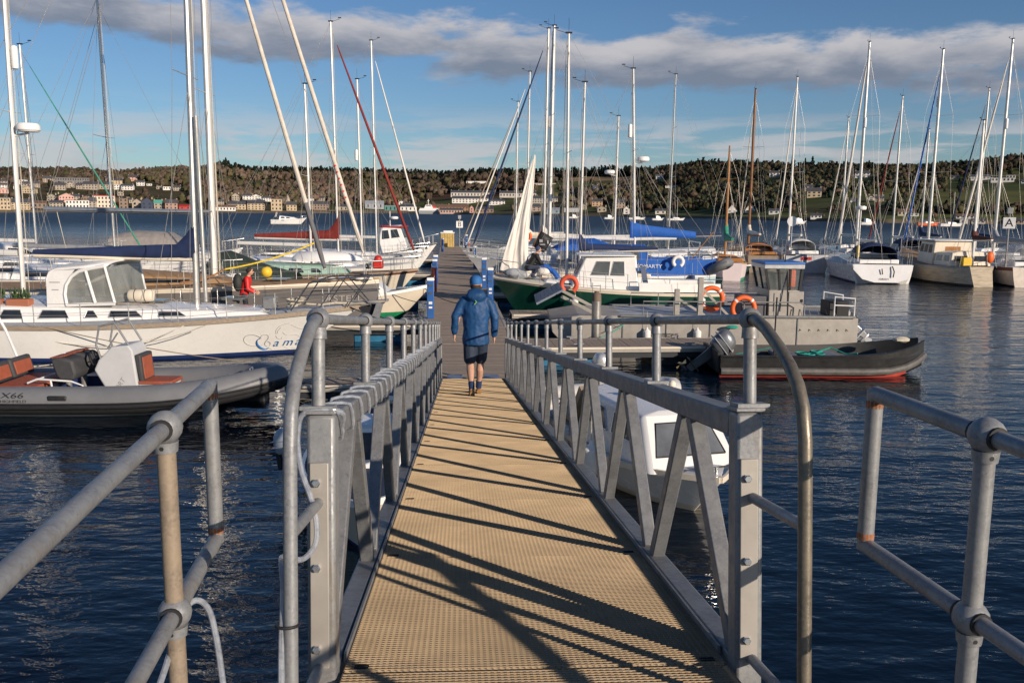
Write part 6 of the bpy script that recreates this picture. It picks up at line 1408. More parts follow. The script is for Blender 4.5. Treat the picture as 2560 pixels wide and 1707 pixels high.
def cromarty():
    L = 8.8; t = boat('motor_sailer', 'pale blue motor sailer with bright blue dodgers and covers', 'sailing boat', (.60, 41.9), math.pi + .03, L); h = Hull(L, 3.0, 1.1, 1.05, 1.45, .55, rake=1.2, sw=.88, full=2.1); lx = lambda X: 1.35 + L - X
    h.build(t, BLUEH, NAVYP, NAVYP, .12, DECKW, WHITE2, .06)
    for s in (1, -1):
        b = MB(); P = [h.pt(t_, h.sheer(t_), s) + Vector((0, -s * .04, .02)) for t_ in (.0, .1, .2, .3, .42)]; b.loft([[p, p + Vector((0, 0, .74)), p + Vector((0, -s * .015, .74)), p + Vector((0, -s * .015, 0))] for p in P]); d = b.build('weather_cloth', BLUEC, t)
    hull_text(h, t, 'CROMARTY', lx(6.15), 1.45, 1, .24, LETW, sx=1.1, out=.05)
    o, sd, fr, af = cabin(t, 'wheelhouse', lx(7.1), lx(3.6), 2.2, 1.9, 1.1, 1.15, 1.25, 1.2, .1, .5, BLUEC, .06); side_windows(o, sd, [(.12, .32), (.38, .60)], .40, .85, GLASSG, .02); side_windows(o, sd, [(.66, .9)], .40, .85, CLEAR, .02)
    b = MB(); b.loft([[Vector((x, 1.2 * math.cos(a), 2.2 + q * max(0, math.sin(a)) ** .6)) for a in [math.pi * j / 8 for j in range(9)]] for x, q in ((lx(5.4), .25), (lx(4.6), .55), (lx(3.4), .5), (lx(2.7), .1))], False, closed=False); b.build('cover', BLUEC, t)
    rig(t, h, lx(6.55), 8.2, 2.3, MASTW, .09, (.55,), .85, -3.0, None, None, (lx(1.5), 0, 1.5), .97, False, -.035, .006, bz=.4, radar=(.50, -1), reflector=(.66, 1))
    b = MB(); a, e = Vector((lx(6.5), 0, 2.95)), Vector((lx(9.6), 0, 2.72)); b.loft([[lerp(a, e, k) + Vector((0, w * math.cos(q), .18 + hh * math.sin(q))) for q in [2 * math.pi * j / 10 for j in range(10)]] for k, w, hh in ((-.06, .16, .42), (0, .18, .40), (.1, .16, .30), (.5, .14, .24), (.95, .10, .16))]); b.build('sail_cover', BLUEC, t)
    b = MB(); b.box((lx(9.6), 0, 2.1), (.5, 2.2, .05)); b.tube([(lx(9.4), -1.1, 1.1), (lx(9.4), -1.1, 2.6), (lx(9.4), 1.1, 2.6), (lx(9.4), 1.1, 1.1)], .03, 6); b.build('stern_gantry', CHROME, t)
    lines(t, h, .8, .02, .9, 6)
    fender(t, (lx(9.0), 1.5, .9), NAVYP, .5, .14)
cromarty()
lifebuoy((7.55, 40.25, 1.75), 0, 'white horseshoe buoy on the blue dodger', .22, .085, True, SIGNW)
def inflatable(name, label, loc, yaw, L=2.7, m=None, tilt=(0, 0)):
    t = thing(name, label, 'dinghy', loc, yaw); t.rotation_euler = (tilt[0], tilt[1], yaw); m = m or HYPG; P = []
    for x, y, z in ((-L / 2, -.55, 0), (L * .1, -.55, 0), (L * .33, -.42, .06), (L * .47, -.2, .12), (L * .5, 0, .14)): P.append(Vector((x, y, z)))
    P = P + [Vector((p.x, -p.y, p.z)) for p in P[::-1][1:]]; b = MB(); b.tube(P, [.14] + [.21] * 7 + [.14], 12); b.build('tube', m, t)
    b = MB(); b.box((-.1, 0, -.08), (L * .8, .8, .05)); b.build('floor', HYP, t); b = MB(); b.box((-L * .42, 0, .02), (.05, .9, .34)); b.build('transom', TEAKG, t); b = MB(); b.box((0, 0, .16), (.25, 1.0, .03)); b.build('thwart', TEAKG, t); return t
inflatable('inflatable_dinghy', 'grey inflatable dinghy hoisted at the stern of the blue motor sailer', (9.5, 41.6, 1.3), R(-78), 2.7, HYPG, (R(20), R(-12)))
def oar():
    t = thing('oar', 'yellow bladed oar standing up at the stern of the blue motor sailer', 'oar', (8.2, 40.9, 1.75)); t.rotation_euler = (0, R(38), 0); b = MB(); b.tube([(0, 0, -.3), (0, 0, 1.7)], .022, 7); b.build('shaft', VARN, t); b = MB(); b.ball((0, 0, -.35), .3, 10, (.35, .1, 1)); b.build('blade', YELLOW, t)
oar()
t, h = yacht('cruising_yacht', 'white yacht with radar domes on a short bent top mast', (2.4, 54.0), math.pi, 10.5, 3.4, 9.6, fb=(1.1, 1.05, 1.3), xm=.64, boom=3.8, radar=(.60, 1), stripe=NAVYP, cover=None, r=.085)
t, h = yacht('cruising_yacht', 'yacht with navy cover round a tall slim dark topped mast', (5.6, 60.5), math.pi, 10.5, 3.3, 13.0, fb=(1.1, 1.05, 1.3), xm=.52, boom=3.6, cover=NAVY, mastm=MASTA, genoa=None, spread=(.42, .70), stripe=NAVYP, cover_h=.3)
t, h = yacht('double_ender', 'pinkish white double ended boat with varnished mast and green sail cover', (13.6, 58.6), R(84), 7.0, 2.5, 8.0, hullm=PINKW, bot=GREENC, stripe=GREENC, fb=(1.05, .95, 1.3), sw=.45, deckm=TEAK, cab=(.35, .65, .4, .3), cabm=VARN, xm=.48, boom=3.0, cover=GREENC, mastm=VARN, rail=TEAK, pulpit=False, stripeh=.16, back=False, spread=(.7,), gear=False, cover_h=.45)
# ---- right: row of yachts lying stern to, along pontoon A
t, h = yacht('wooden_ketch', 'dark timber ketch with varnished mast and orange hatch covers', (17.5, 69.0), R(86), 10.5, 3.2, 12.6, hullm=TEAKG, bot=ANTIK, fb=(1.15, 1.0, 1.5), deckm=TEAK, cab=(.25, .66, .5, .35), cabm=VARN, xm=.58, boom=4.0, mastm=mat('varnished_spar', (.20, .085, .03), .35), cover=CREAM, rail=TEAK, spread=(.38, .64), genoa=(.05, FURL), canopy=(mat('orange_canvas', (.5, .17, .03), .8), 2.2, 3.8, .6), r=.10)
t, h = yacht('catamaran', 'grey catamaran stern with red name plate between timber ketch and white yacht', (20.3, 68.5), R(86), 9.5, 3.0, 13.4, hullm=mat('grey_white', (.52, .53, .55), .4), fb=(1.2, 1.1, 1.35), sw=.98, full=2.4, xm=.55, boom=3.6, genoa=(.055, SAIL), spread=(.45, .7), canopy=(mat('white_canvas', (.6, .6, .6), .7), 1.2, 3.0, .8))
b = MB(); b.box((-.02, 0, .95), (.02, .7, .18)); b.build('name_plate', RED, t)
b = MB(); b.tube([(.6, .9, 1.5), (.6, .9, 3.2)], .03, 6); b.lathe([(.05, -.03), (.34, -.02), (.34, .02), (.05, .03)], (.6, .9, 3.4), 16, 'X'); b.build('wind_generator', WHITE2, t)
def sugar_scoop():
    t, h = yacht('cruising_yacht', 'clean white yacht lying stern to with navy canopy and sloping open transom', (22.6, 61.8), R(83), 11.4, 3.7, 14.4, hullm=WHITE2, bot=ANTIK, fb=(1.06, 1.0, 1.25), sw=.90, full=2.2, xm=.54, boom=4.4, mastm=MASTA, genoa=(.085, SAIL), spread=(.38, .66), canopy=(NAVY, 1.1, 3.7, .95), stripe=NAVYP, srake=.0, reflector=(.63, -1), rake=.6, r=.10, halyards=3, cover=None)
    # sloped transom, scooped in
    b = MB(); w = h.half(0); zs = h.sheer(0); ring = []
    b.add([(0.0, -w * .96, zs + .02), (0.0, w * .96, zs + .02), (-.02, w * .98, zs * .75), (-.50, w * .74, .28), (-.60, w * .35, .10), (-.60, -w * .35, .10), (-.50, -w * .74, .28), (-.02, -w * .98, zs * .75), (.1, w * .8, -.1), (.1, -w * .8, -.1)], [(0, 1, 2, 3, 4, 5, 6, 7), (4, 3, 2, 8), (5, 4, 8, 9), (7, 6, 5, 9)]); tr = b.build('scoop_transom', WHITE2, t, angle=20)
    b = MB(); b.tube([(-.2, .1, .85), (-.36, .1, .55)], .03, 6); b.build('stern_ladder', INK, tr); b = MB(); b.tube([(-.06, -.5, .98), (-.3, -.55, .7), (-.5, -.45, .40)], .035, 6); b.build('mooring_loop', INK, tr)
    text('stern_name', 'ORION', INK, tr, (-.565, .32, .25), (R(52), 0, R(-90)), .16, .2, .002)
    b = MB(); b.tube([(.25, 1.35, 1.25), (.22, 1.35, 4.15)], .035, 8); p = b.build('radar_pole', MASTW, t); b = MB(); b.lathe([(.05, -.08), (.26, -.07), (.30, 0), (.28, .12), (.1, .15)], (.22, 1.35, 4.25), 16); b.build('radar_dome', WHITE2, p)
    b = MB(); b.box((.9, 1.25, 1.75), (.5, .2, .5)); b.build('black_bag', INK, t, bevel=.06); b = MB(); b.lathe([(.03, -.4), (.09, -.3), (.09, .3), (.03, .4)], (.5, 1.3, 1.8), 8); b.build('yellow_jon_buoy', YELLOW, t)
    fender(t, (10.2, 1.0, .8), INK, .7, .16); fender(t, (8.8, 1.6, .7), INK, .6, .14)
sugar_scoop()
def timber_motor_sailer():
    L = 11.; t = boat('timber_motor_sailer', 'weathered timber motor sailer with cream wheelhouse and brown mizzen cover', 'sailing boat', (26.4, 60.0), R(88), L); h = Hull(L, 3.9, 1.08, 1.02, 1.65, .8, rake=.9, sw=.30, full=2.1, srake=-.5, pmax=.30); h.build(t, WOODH, ANTIK, ANTIK, .12, TEAK, mat('grey_bulwark', (.30, .30, .30), .6), .08)
    o, sd, fr, af = cabin(t, 'aft_cabin', 1.2, 3.4, 2.3, 2.3, 1.05, 1.02, .72, .72, .1, .05, CREAM, .05); side_windows(o, sd, [(.12, .42), (.55, .88)], .35, .8, GLASS, .0)
    for a, c in ((.08, .42), (.58, .92)): pane(o, af, [(a, .35), (c, .35), (c, .8), (a, .8)], GLASS, frame=WHITE2)
    o, sd, fr, af = cabin(t, 'wheelhouse', 3.5, 6.0, 2.4, 2.1, 1.0, 1.05, 1.32, 1.27, .0, .3, CREAM, .05); side_windows(o, sd, [(.08, .33), (.38, .63), (.68, .92)], .50, .88, GLASSG, .0, WHITE2); pane(o, af, [(.30, .05), (.70, .05), (.70, .8), (.30, .8)], VARN, 'wheelhouse_door')
    b = MB(); b.box((4.7, 0, 2.42), (2.8, 2.5, .07)); b.build('wheelhouse_roof', WHITE2, t, bevel=.03)
    lines(t, h, .8, .5, .93, 5, True, False)
    rig(t, h, 7.0, 12.3, 1.6, MASTA, .10, (.40, .68), 1.1, None, None, (.06, BLUEC, SIGNW), None, .95, False, .01, .007, halyards=3, reflector=(.75, 1))
    rig(t, h, 1.0, 7.9, 1.2, MASTW, .08, (.6,), .8, 2.0, mat('brown_canvas', (.10, .03, .02), .8), None, (6.0, 0, 6), .9, False, .0, .006, bz=1.35, cover_h=.26)
    b = MB(); b.box((.9, .4, 1.3), (.4, .5, .5)); b.build('yellow_bin', YELLOW, t, bevel=.04); b = MB(); b.ball((.25, -.6, 1.6), .28, 10, (.5, .8, 1.2)); b.build('red_dan_buoy', ORANGE, t)
    b = MB(); b.tube([(-.04, -.30, .2), (-.04, -.30, 1.0)], .02, 5); b.tube([(-.04, .0, .2), (-.04, .0, 1.0)], .02, 5)
    for k in range(3): b.tube([(-.04, -.30, .3 + .25 * k), (-.04, 0, .3 + .25 * k)], .018, 5)
    b.build('boarding_ladder', CHROME, t)
    for x in (5.2, 6.3, 7.4): fender(t, (x, h.half(x / L) + .12, .62), SIGNW, .62, .17)
timber_motor_sailer()
t, h = yacht('cruising_yacht', 'cream yacht with brown side stripe and clear canopy at the right edge', (29.9, 59.8), R(86), 11.5, 3.8, 14.2, hullm=mat('warm_white', (.68, .60, .52), .35), fb=(1.1, 1.05, 1.3), sw=.85, xm=.52, boom=4.2, cover=SAILG, mastm=MASTA, genoa=(.08, SAIL), spread=(.38, .66), sheerm=mat('brown_sheer', (0, 0, 0)), sheerband=.2, canopy=(CLEAR, 1.2, 3.8, 1.0), r=.10, reflector=(.62, -1))
fender(t, (7.0, 1.95, .9), INK, .9, .17)
t, h = yacht('cruising_yacht', 'yacht with dark red furled headsail behind the timber motor sailer', (29.2, 73), R(88), 10.5, 3.4, 12.6, xm=.5, boom=3.8, genoa=(.06, REDC), mastm=MASTA, spread=(.45, .7), canopy=(NAVY, 1, 3.3, 1))
t, h = yacht('cruising_yacht', 'yacht with short mast just beyond the timber motor sailer', (32.4, 75), R(88), 10, 3.3, 10.4, xm=.5, boom=3.6, genoa=(.05, SAIL), mastm=MASTA, cover=NAVY, spread=(.55,))
t, h = yacht('cruising_yacht', 'yacht with navy furled headsail near the letter A sign', (35.6, 73), R(88), 10.5, 3.3, 13.2, xm=.5, boom=3.8, genoa=(.06, NAVY), mastm=MASTA, cover=NAVY, spread=(.45, .7), reflector=(.5, 1))
t, h = yacht('cruising_yacht', 'small white yacht moored behind the white sugar scoop yacht', (27.0, 77), R(88), 9, 3, 11.5, xm=.5, boom=3.4, genoa=(.05, SAIL), mastm=MASTA, spread=(.5,))
t = boat('work_punt', 'low dark work punt tied behind the pinkish double ender', 'dinghy', (17.3, 60.0), R(20), 4.6); h = Hull(4.6, 1.8, .55, .5, .6, .25, rake=.5, sw=.95, full=3, chine=1); h.build(t, mat('dark_teal_paint', (.03, .07, .08), .5), ANTIK, ANTIK, .05, TEAKG, SIGNW, .05)
# ---- moored boats far out in the bay
def moored(px, py, label, Hm, L=8, c=None, sail=True):
    Y = 4.05 / ((py - horiz(px)) / F_PX); X = (px - CX) / F_PX * Y; t = thing('moored_yacht' if sail else 'moored_motor_boat', label, 'sailing boat' if sail else 'motor boat', (X - L / 2, Y, 0), .1, 'boats moored out in the bay')
    h = Hull(L, 2.6, .9, .8, 1.1, .4, rake=.9); h.build(t, c or WHITE2, ANTIK, ANTIK, .08, n=8); o, *_ = cabin(t, 'cabin', L * .3, L * .7, 1.6, 1.1, .85, .9, .5 if sail else 1.2, .3 if sail else .8, .1, .4, WHITE2)
    if sail:
        b = MB(); b.tube([(L * .55, 0, .9), (L * .55, 0, Hm)], .07, 6); b.build('mast', MASTW, t); b = MB(); b.tube([(L * .55, 0, 1.9), (L * .15, 0, 1.9)], .09, 6); b.build('boom', NAVY, t)
for px, py, H_, l, c, s in ((1588, 549, 9, 'white yacht moored near the shore behind the radar masts', None, 1), (1685, 551, 9.5, 'white yacht with plain mast moored off the dinghy park', None, 1), (1990, 560, 0, 'white motor boat with yellow top moored off the right shore', None, 0), (2312, 564, 8, 'orange hulled small yacht moored off the right shore', ORANGE, 1), (2368, 566, 10, 'white yacht moored off the right shore left of the white cube', None, 1), (2160, 562, 0, 'small white motor boat far off behind the sugar scoop yacht', None, 0), (1520, 548, 0, 'small white motor boat moored left of the radar masts', None, 0), (1640, 551, 0, 'small pale motor boat moored off the shore bungalow', None, 0), (1432, 546, 0, 'small white motor boat moored near the boatyard', None, 0)): moored(px, py, l, H_, 7.5 if s else 5, c, s)
# ------------------------------------------------------------------ aluminium landing craft
def work_boat():
    t = thing('work_boat', 'bare aluminium landing craft with blue roofed wheelhouse and raised bow ramp', 'work boat', (.9, 26.0, 0)); AL = ALUP
    # local x 0 (bow ramp, left) .. 9.5 (stern); y 0 near side .. 2.9
    b = MB(); P = [(1.0, -.3), (0.3, .45), (.25, .80), (1.1, .95), (2.4, .95), (2.4, .92), (9.4, .92), (9.4, -.3)]
    b.prism([(x, 0, z) for x, z in P], (0, 2.9, 0)); hl = b.build('hull', AL, t, smooth=False, bevel=.03)
    for x in (2.4, 3.7, 5.0, 6.3, 7.6): b = MB(); b.box((x, -.012, .42), (.03, .03, .95)); b.build('plate_seam', GALV2, hl)
    b = MB(); b.box((5.8, -.03, .955), (7.0, .09, .07)); b.build('gunwale', GALV2, t, bevel=.015); b = MB(); b.box((5.8, 2.93, .955), (7.0, .09, .07)); b.build('gunwale', GALV2, t, bevel=.015)
    b = MB(); b.box((4.4, 1.45, .935), (6.0, 2.5, .02)); b.build('cargo_deck', DECKG, t)
    for y in (.02, 2.88):
        b = MB(); b.bar((2.35, y, .6), (.55, y, 1.52), .07, .10); b.build('ramp_arm', AL, t, bevel=.01)
    b = MB(); b.box((.22, 1.45, 1.48), (.9, 2.6, .06), Matrix.Rotation(R(-28), 3, 'Y')); rp = b.build('bow_ramp', mat('ramp_tread', (.22, .25, .30), .6, .3, .15, 4), t)
    for k in range(7): b = MB(); b.box((.22 - .36 + k * .12, 1.45, 1.52 + (-.36 + k * .12) * .53), (.02, 2.5, .02)); b.build('tread_bar', GALV2, rp)
    # crane posts
    for x, hh in ((4.05, 1.55), (4.75, 1.9)):
        b = MB(); b.box((x, .35, .95 + (hh - .95) / 2), (.15, .15, hh - .6)); p = b.build('post', AL, t, bevel=.01)
        b = MB(); b.bar((x + .05, .35, hh * .92), (x + .85, .35, .95), .07, .07); b.build('brace', AL, p)
    b = MB(); b.box((4.95, .35, 1.92), (.35, .16, .05)); b.build('post_cap', AL, t)
    # rail
    P = [(3.0, .05), (7.75, .05)]
    for y in (.06, 2.84):
        b = MB(); b.tube([(3.0, y, .97), (3.0, y, 1.38), (7.65, y, 1.38), (7.8, y, 1.30), (7.8, y, .97)], .02, 7)
        for x in (3.9, 5.3, 6.0, 6.9): b.tube([(x, y, .97), (x, y, 1.38)], .016, 6)
        b.build('side_rail', GALV, t)
    # wheelhouse, flared windows under a blue roof
    x0, x1, y0, y1 = 6.82, 7.72, .35, 1.65; z0 = .9
    b = MB(); b.prism([(x0, y0, z0), (x1, y0, z0), (x1, y0, 1.72), (x0 - .02, y0, 1.72)], (0, y1 - y0, 0)); wh = b.build('wheelhouse', ALUP, t, smooth=False, bevel=.02)
    for x in (x0 + .15, x0 + .35, x0 + .66): b = MB(); b.box((x, y0 - .008, 1.35), (.02, .02, .55)); b.build('door_seam', GALV2, wh)
    b = MB(); b.box((x0 + .8, y0 - .02, 1.3), (.45, .03, .75)); dr = b.build('door', ALUP, wh, bevel=.01); b = MB(); b.box((x0 + .97, y0 - .05, 1.4), (.05, .04, .1)); b.build('handle', INK, dr)
    A = [(x0 - .02, y0), (x1, y0), (x1, y1), (x0 - .02, y1)]; Bt = [(x0 - .16, y0 - .04), (x1 + .04, y0 - .04), (x1 + .04, y1 + .04), (x0 - .16, y1 + .04)]
    pil = [((xa, ya, 1.72), (xb, yb, 2.36), .07) for (xa, ya), (xb, yb) in zip(A, Bt)] + [((A[0][0], lerp(y0, y1, .5), 1.72), (Bt[0][0], lerp(y0, y1, .5), 2.36), .05)]
    for u in (.36, .68): pil += [((lerp(A[0][0], A[1][0], u), y0, 1.72), (lerp(Bt[0][0], Bt[1][0], u), y0 - .04, 2.36), .05), ((lerp(A[0][0], A[1][0], u), y1, 1.72), (lerp(Bt[0][0], Bt[1][0], u), y1 + .04, 2.36), .05)]
    for a_, c_, w_ in pil: b = MB(); b.bar(a_, c_, w_, w_, up=(1, 0, 0)); b.build('window_pillar', BLACK, t)
    g = mat('cab_glass', (.25, .28, .27), .05, 0, .3, 2, alpha=.35, spec=.8)
    for a, c in ((0, 1), (1, 2), (2, 3), (3, 0)):
        b = MB(); b.add([(*A[a], 1.72), (*A[c], 1.72), (*Bt[c], 2.36), (*Bt[a], 2.36)], [(0, 1, 2, 3)]); b.build('window', g, t, smooth=False)
    b = MB(); b.box(((x0 + x1) / 2 - .06, (y0 + y1) / 2, 2.42), (1.20, 1.50, .12)); rf = b.build('roof_fascia', ALU, t, bevel=.01); b = MB(); b.box(((x0 + x1) / 2 - .06, (y0 + y1) / 2, 2.52), (1.22, 1.52, .07)); b.build('roof', mat('roof_blue', (.05, .16, .45), .5), t, bevel=.02)
    b = MB(); b.box((x0 + .35, y0 + .6, 1.95), (.3, .5, .5)); b.build('helm_chair', SEATK, t, bevel=.05)
    b = MB(); b.box((x0 + .95, y1 - .3, 2.0), (.2, .3, .55)); b.build('orange_jacket', ORANGE, t, bevel=.05)
    b = MB(); b.tube([(x0 + .5, y0 - .02, 2.3), (x0 + .5, y0 - .25, .95)], .02, 6); b.tube([(x0 + .5, .6, 2.55), (x0 + .5, .6, 2.75), (x0 + .8, .6, 2.75)], .02, 6); b.build('grab_pole', INK, t)
    # engine box, stern gear
    b = MB(); b.box((6.35, .75, 1.22), (.75, .9, .62)); b.build('deck_box', mat('dark_box', (.10, .10, .11), .6), t, bevel=.02)
    b = MB(); b.box((9.0, .9, 1.15), (.6, .8, .45)); b.build('black_crate', INK, t, bevel=.02)
    b = MB(); b.tube([(8.7, .1, .95), (8.7, .1, 1.55), (9.3, .1, 1.5), (9.3, .1, .95)], .025, 6); b.tube([(8.7, .1, 1.3), (9.3, .1, 1.28)], .02, 6); b.tube([(8.75, 1.2, .95), (8.75, 1.2, 1.6), (9.35, 1.2, 1.5), (9.35, 1.2, .95)], .025, 6); b.build('stern_rail', mat('white_tube', (0, 0, 0)), t)
    for k in range(6): rope(t, (7.5 + .25 * k, .30, 1.15), (7.7 + .28 * k, -.05, .55), .1, .012, mat('grey_rope', (.2, .18, .15), .9))
    text('hull_name', 'SOLUTIONS', INK, t, (3.2, -.032, .33), (R(90), 0, 0), .16, 0, .002)
    for x, m in ((4.6, WHITE2), (3.1, WHITE2)): fender(t, (x, -.12, .35), m, .45, .12)
    b = MB(); b.ball((5.6, -.2, .66), .12, 9, (1.6, .8, .5)); b.build('rope_heap', ROPEG, t)
    rope(t, (2.4, -.05, .7), (1.6, -1.4, .5), .05, .014, ROPEG)
work_boat()
outboard('outboard_motor', 'silver outboard motor tilted up on the aluminium work boat', (10.55, 27.2, .62), math.pi, 1.15, .0, SILVER, SILVER).rotation_euler = (0, R(-50), math.pi + math.pi)
lifebuoy((6.05, 26.62, 1.42), 0, 'orange lifebuoy standing at the work boat rail, left one of two', .33, .075)
lifebuoy((6.85, 25.94, 1.20), .05, 'orange lifebuoy hung on the work boat rail beside its wheelhouse', .33, .075)
def pile(loc, h, label):
    t = thing('mooring_pile', label, 'pile', loc); b = MB(); b.tube([(0, 0, -3), (0, 0, h - .25)], .135, 16); b.build('shaft', mat('pile_steel', (.42, .40, .37), .35, .7, .2, 3, dirt=.3, dcol=(.2, .15, .1)), t)
    b = MB(); b.lathe([(.137, h - .25), (.13, h - .05), (.07, h), (.07, h + .03)], n=16); b.build('cap', mat('pile_cap', (.16, .12, .09), .7), t); b = MB(); b.tube([(-.12, 0, h), (-.12, 0, h + .28)], .012, 5); b.tube([(.1, 0, h), (.1, 0, h + .22)], .012, 5); b.tube([(-.2, 0, h + .18), (.1, 0, h + .2)], .01, 5); b.build('bird_spikes', WIRE, t)
pile((2.42, 25.15, 0), 1.72, 'shiny steel mooring pile standing in front of the work boat')
# ------------------------------------------------------------------ black work tender
def tender():
    t = thing('work_tender', 'black polyethylene work tender with upturned bow and red bottom', 'work boat', (5.15, 21.35, 0)); L = 5.35
    P = lambda u: (L * u, lerp(0, 0, u))
    b = MB(); rings = []
    def sect(u):
        w = .98 * (1 - max(0, (u - .72) / .28) ** 2.2 * .80); z = .50 + .24 * max(0, (u - .45) / .55) ** 2; lift = .30 * max(0, (u - .70) / .30) ** 2
        return w, z, lift
    us = [0, .1, .25, .4, .55, .68, .78, .86, .92, .965, 1.0]
    out = []
    for u in us:
        w, z, l = sect(u); y = 1.0; x = L * u
        out.append([Vector((x, y + s * k, zz)) for s, k, zz in ((-1, w * .55, -.12 + l), (-1, w * .80, .02 + l), (-1, w * .99, .10 + l), (-1, w * 1.04, .20 + l), (-1, w * .95, .24 + l * .9), (-1, w * 1.0, .42 + l * .6), (-1, w * .95, .46 + l * .6), (-1, w * .98, z + l * .3 + .02), (-1, w * .86, z + l * .3 + .03), (-1, w * .80, .22 + l), (1, w * .80, .22 + l), (1, w * .86, z + l * .3 + .03), (1, w * .98, z + l * .3 + .02), (1, w * .95, .46 + l * .6), (1, w * 1.0, .42 + l * .6), (1, w * .95, .24 + l * .9), (1, w * 1.04, .20 + l), (1, w * .99, .10 + l), (1, w * .80, .02 + l), (1, w * .55, -.12 + l))])
    b.loft(out); hl = b.build('hull', HYPK, t, angle=28)
    b = MB(); Q = [Vector((L * u, 1 - sect(u)[0] * 1.02, .15 + sect(u)[2])) for u in us]; b.tube(Q, .09, 8); b.build('rubbing_tube', mat('scuffed_rubber', (.10, .095, .09), .6, 0, .3, 5, dirt=.5, dcol=(.22, .2, .17)), t)
    b = MB(); b.loft([[Vector((L * u * .97, 1 - sect(u)[0] * .93, .045 + sect(u)[2] * .9)), Vector((L * u * .97, 1 - sect(u)[0] * .86, -.10 + sect(u)[2] * .9)), Vector((L * u * .97, 1 + sect(u)[0] * .86, -.10 + sect(u)[2] * .9)), Vector((L * u * .97, 1 + sect(u)[0] * .93, .045 + sect(u)[2] * .9))] for u in us[:-2]]); b.build('red_bottom', ANTIR, t)
    b = MB(); b.box((-.02, 1.0, .35), (.06, 1.7, .5)); b.build('transom', HYPK, t)
    for x in (1.9, 3.0): b = MB(); b.box((x, 1.0, .38), (.55, 1.35, .10)); b.build('thwart', mat('grey_plastic', (.20, .21, .23), .6), t, bevel=.03)
    b = MB()
    for k in range(9): b.torus((2.45 + random.uniform(-.25, .3), .75 + random.uniform(-.15, .2), .36 + .02 * k), .15 + random.uniform(-.04, .05), .018, 12, 5, 'Z')
    b.tube([(2.6, .8, .5), (3.0, .9, .62), (3.3, .6, .50), (3.5, .4, .55)], .02, 6); b.build('green_rope', ROPEG, t)
    b = MB(); b.ball((4.75, .8, .85), .14, 8, (1.6, 1, .6)); b.build('bow_line', ROPE, t)
    b = MB(); b.tube([(1.55, .9, .3), (1.55, .85, 1.9)], .02, 6); b.build('boat_hook', INK, t)
    b = MB(); b.tube([(.5, .5, .5), (1.6, .3, .75)], .012, 5); b.build('tow_line', ROPEG, t)
tender()
outboard('outboard_motor', 'dark grey outboard motor tilted up on the black tender', (5.02, 22.3, .38), 0, 1.18, 0, GREYM, mat('engine_dark', (.05, .055, .065), .4)).rotation_euler = (0, R(52), 0)
# ------------------------------------------------------------------ small boats close under the gangway
def cuddy():
    L = 4.9; yaw = R(-74); t = boat('cuddy_boat', 'small white cabin boat with large windscreen lying close right of the gangway', 'motor boat', (2.70, 10.88), yaw, L); h = Hull(L, 1.95, .50, .50, .64, .40, rake=.7, sw=.92, full=2.9, chine=1, pmax=.45)
    h.build(t, WHITE2, CREAM, CREAM, .10, DECKW, CREAM, .05)
    o, sd, fr, af = cabin(t, 'cabin', 1.75, 4.20, 1.72, 1.36, .50, .56, .76, .66, .05, .55, WHITE2, .08, .06)
    side_windows(o, sd, [(.10, .46), (.52, .88)], .42, .85, GLASSG, .05, CHROME)
    pane(o, fr, [(.10, .28), (.90, .28), (.84, .86), (.16, .86)], mat('windscreen_grey', (.13, .14, .15), .12, 0, .4, 1.2, spec=.8), frame=INK)
    b = MB(); b.box((2.75, 0, 1.33), (1.2, .05, .03)); b.build('roof_rib', WHITE2, t)
    b = MB(); b.tube([(3.0, .2, 1.25), (3.0, .2, 1.50)], .03, 7); b.ball((3.0, .2, 1.52), .06, 8); b.build('nav_light', CREAM, t); b = MB(); b.tube([(2.7, -.3, 1.25), (2.7, -.3, 1.42)], .02, 6); b.box((2.7, -.3, 1.38), (.12, .03, .03)); b.build('cleat', CHROME, t)
    b = MB(); b.box((1.0, 0, .62), (1.4, 1.5, .08)); b.build('cockpit_cover', mat('beige_cover', (.36, .28, .19), .8, 0, .15, 4), t, bevel=.03)
    b = MB(); b.prism([(1.35, -.78, .6), (1.75, -.75, 1.22), (1.75, .75, 1.22), (1.35, .78, .6)], (-.12, 0, .05)); b.build('folded_canopy', mat('beige_cover', (0, 0, 0)), t)
    b = MB(); b.tube([(L - .15, 0, .66), (L - .15, 0, .78)], .025, 6); b.box((L - .35, 0, .68), (.22, .10, .05)); b.build('bow_fitting', CHROME, t)
    b = MB(); b.tube([(4.5, -.42, .62), (4.4, -.45, .63), (4.3, .45, .63)], .012, 5); b.build('bow_rope', INK, t)
    fender(t, (1.6, -1.02, .42), SIGNW, .5, .13); fender(t, (2.9, -1.02, .42), SIGNW, .5, .13)
cuddy()
def tender_behind():
    t = inflatable('inflatable_dinghy', 'pale grey inflatable dinghy behind the small white cabin boat', (1.85, 17.4, .32), R(15), 3.0, mat('pale_hypalon', (.55, .54, .52), .5, 0, .08, 3))
tender_behind()
outboard('outboard_motor', 'small silver outboard with yellow mark behind the white cabin boat', (1.62, 15.9, .95), R(100), .75, 0, SILVER, SILVER).rotation_euler = (0, 0, R(100))
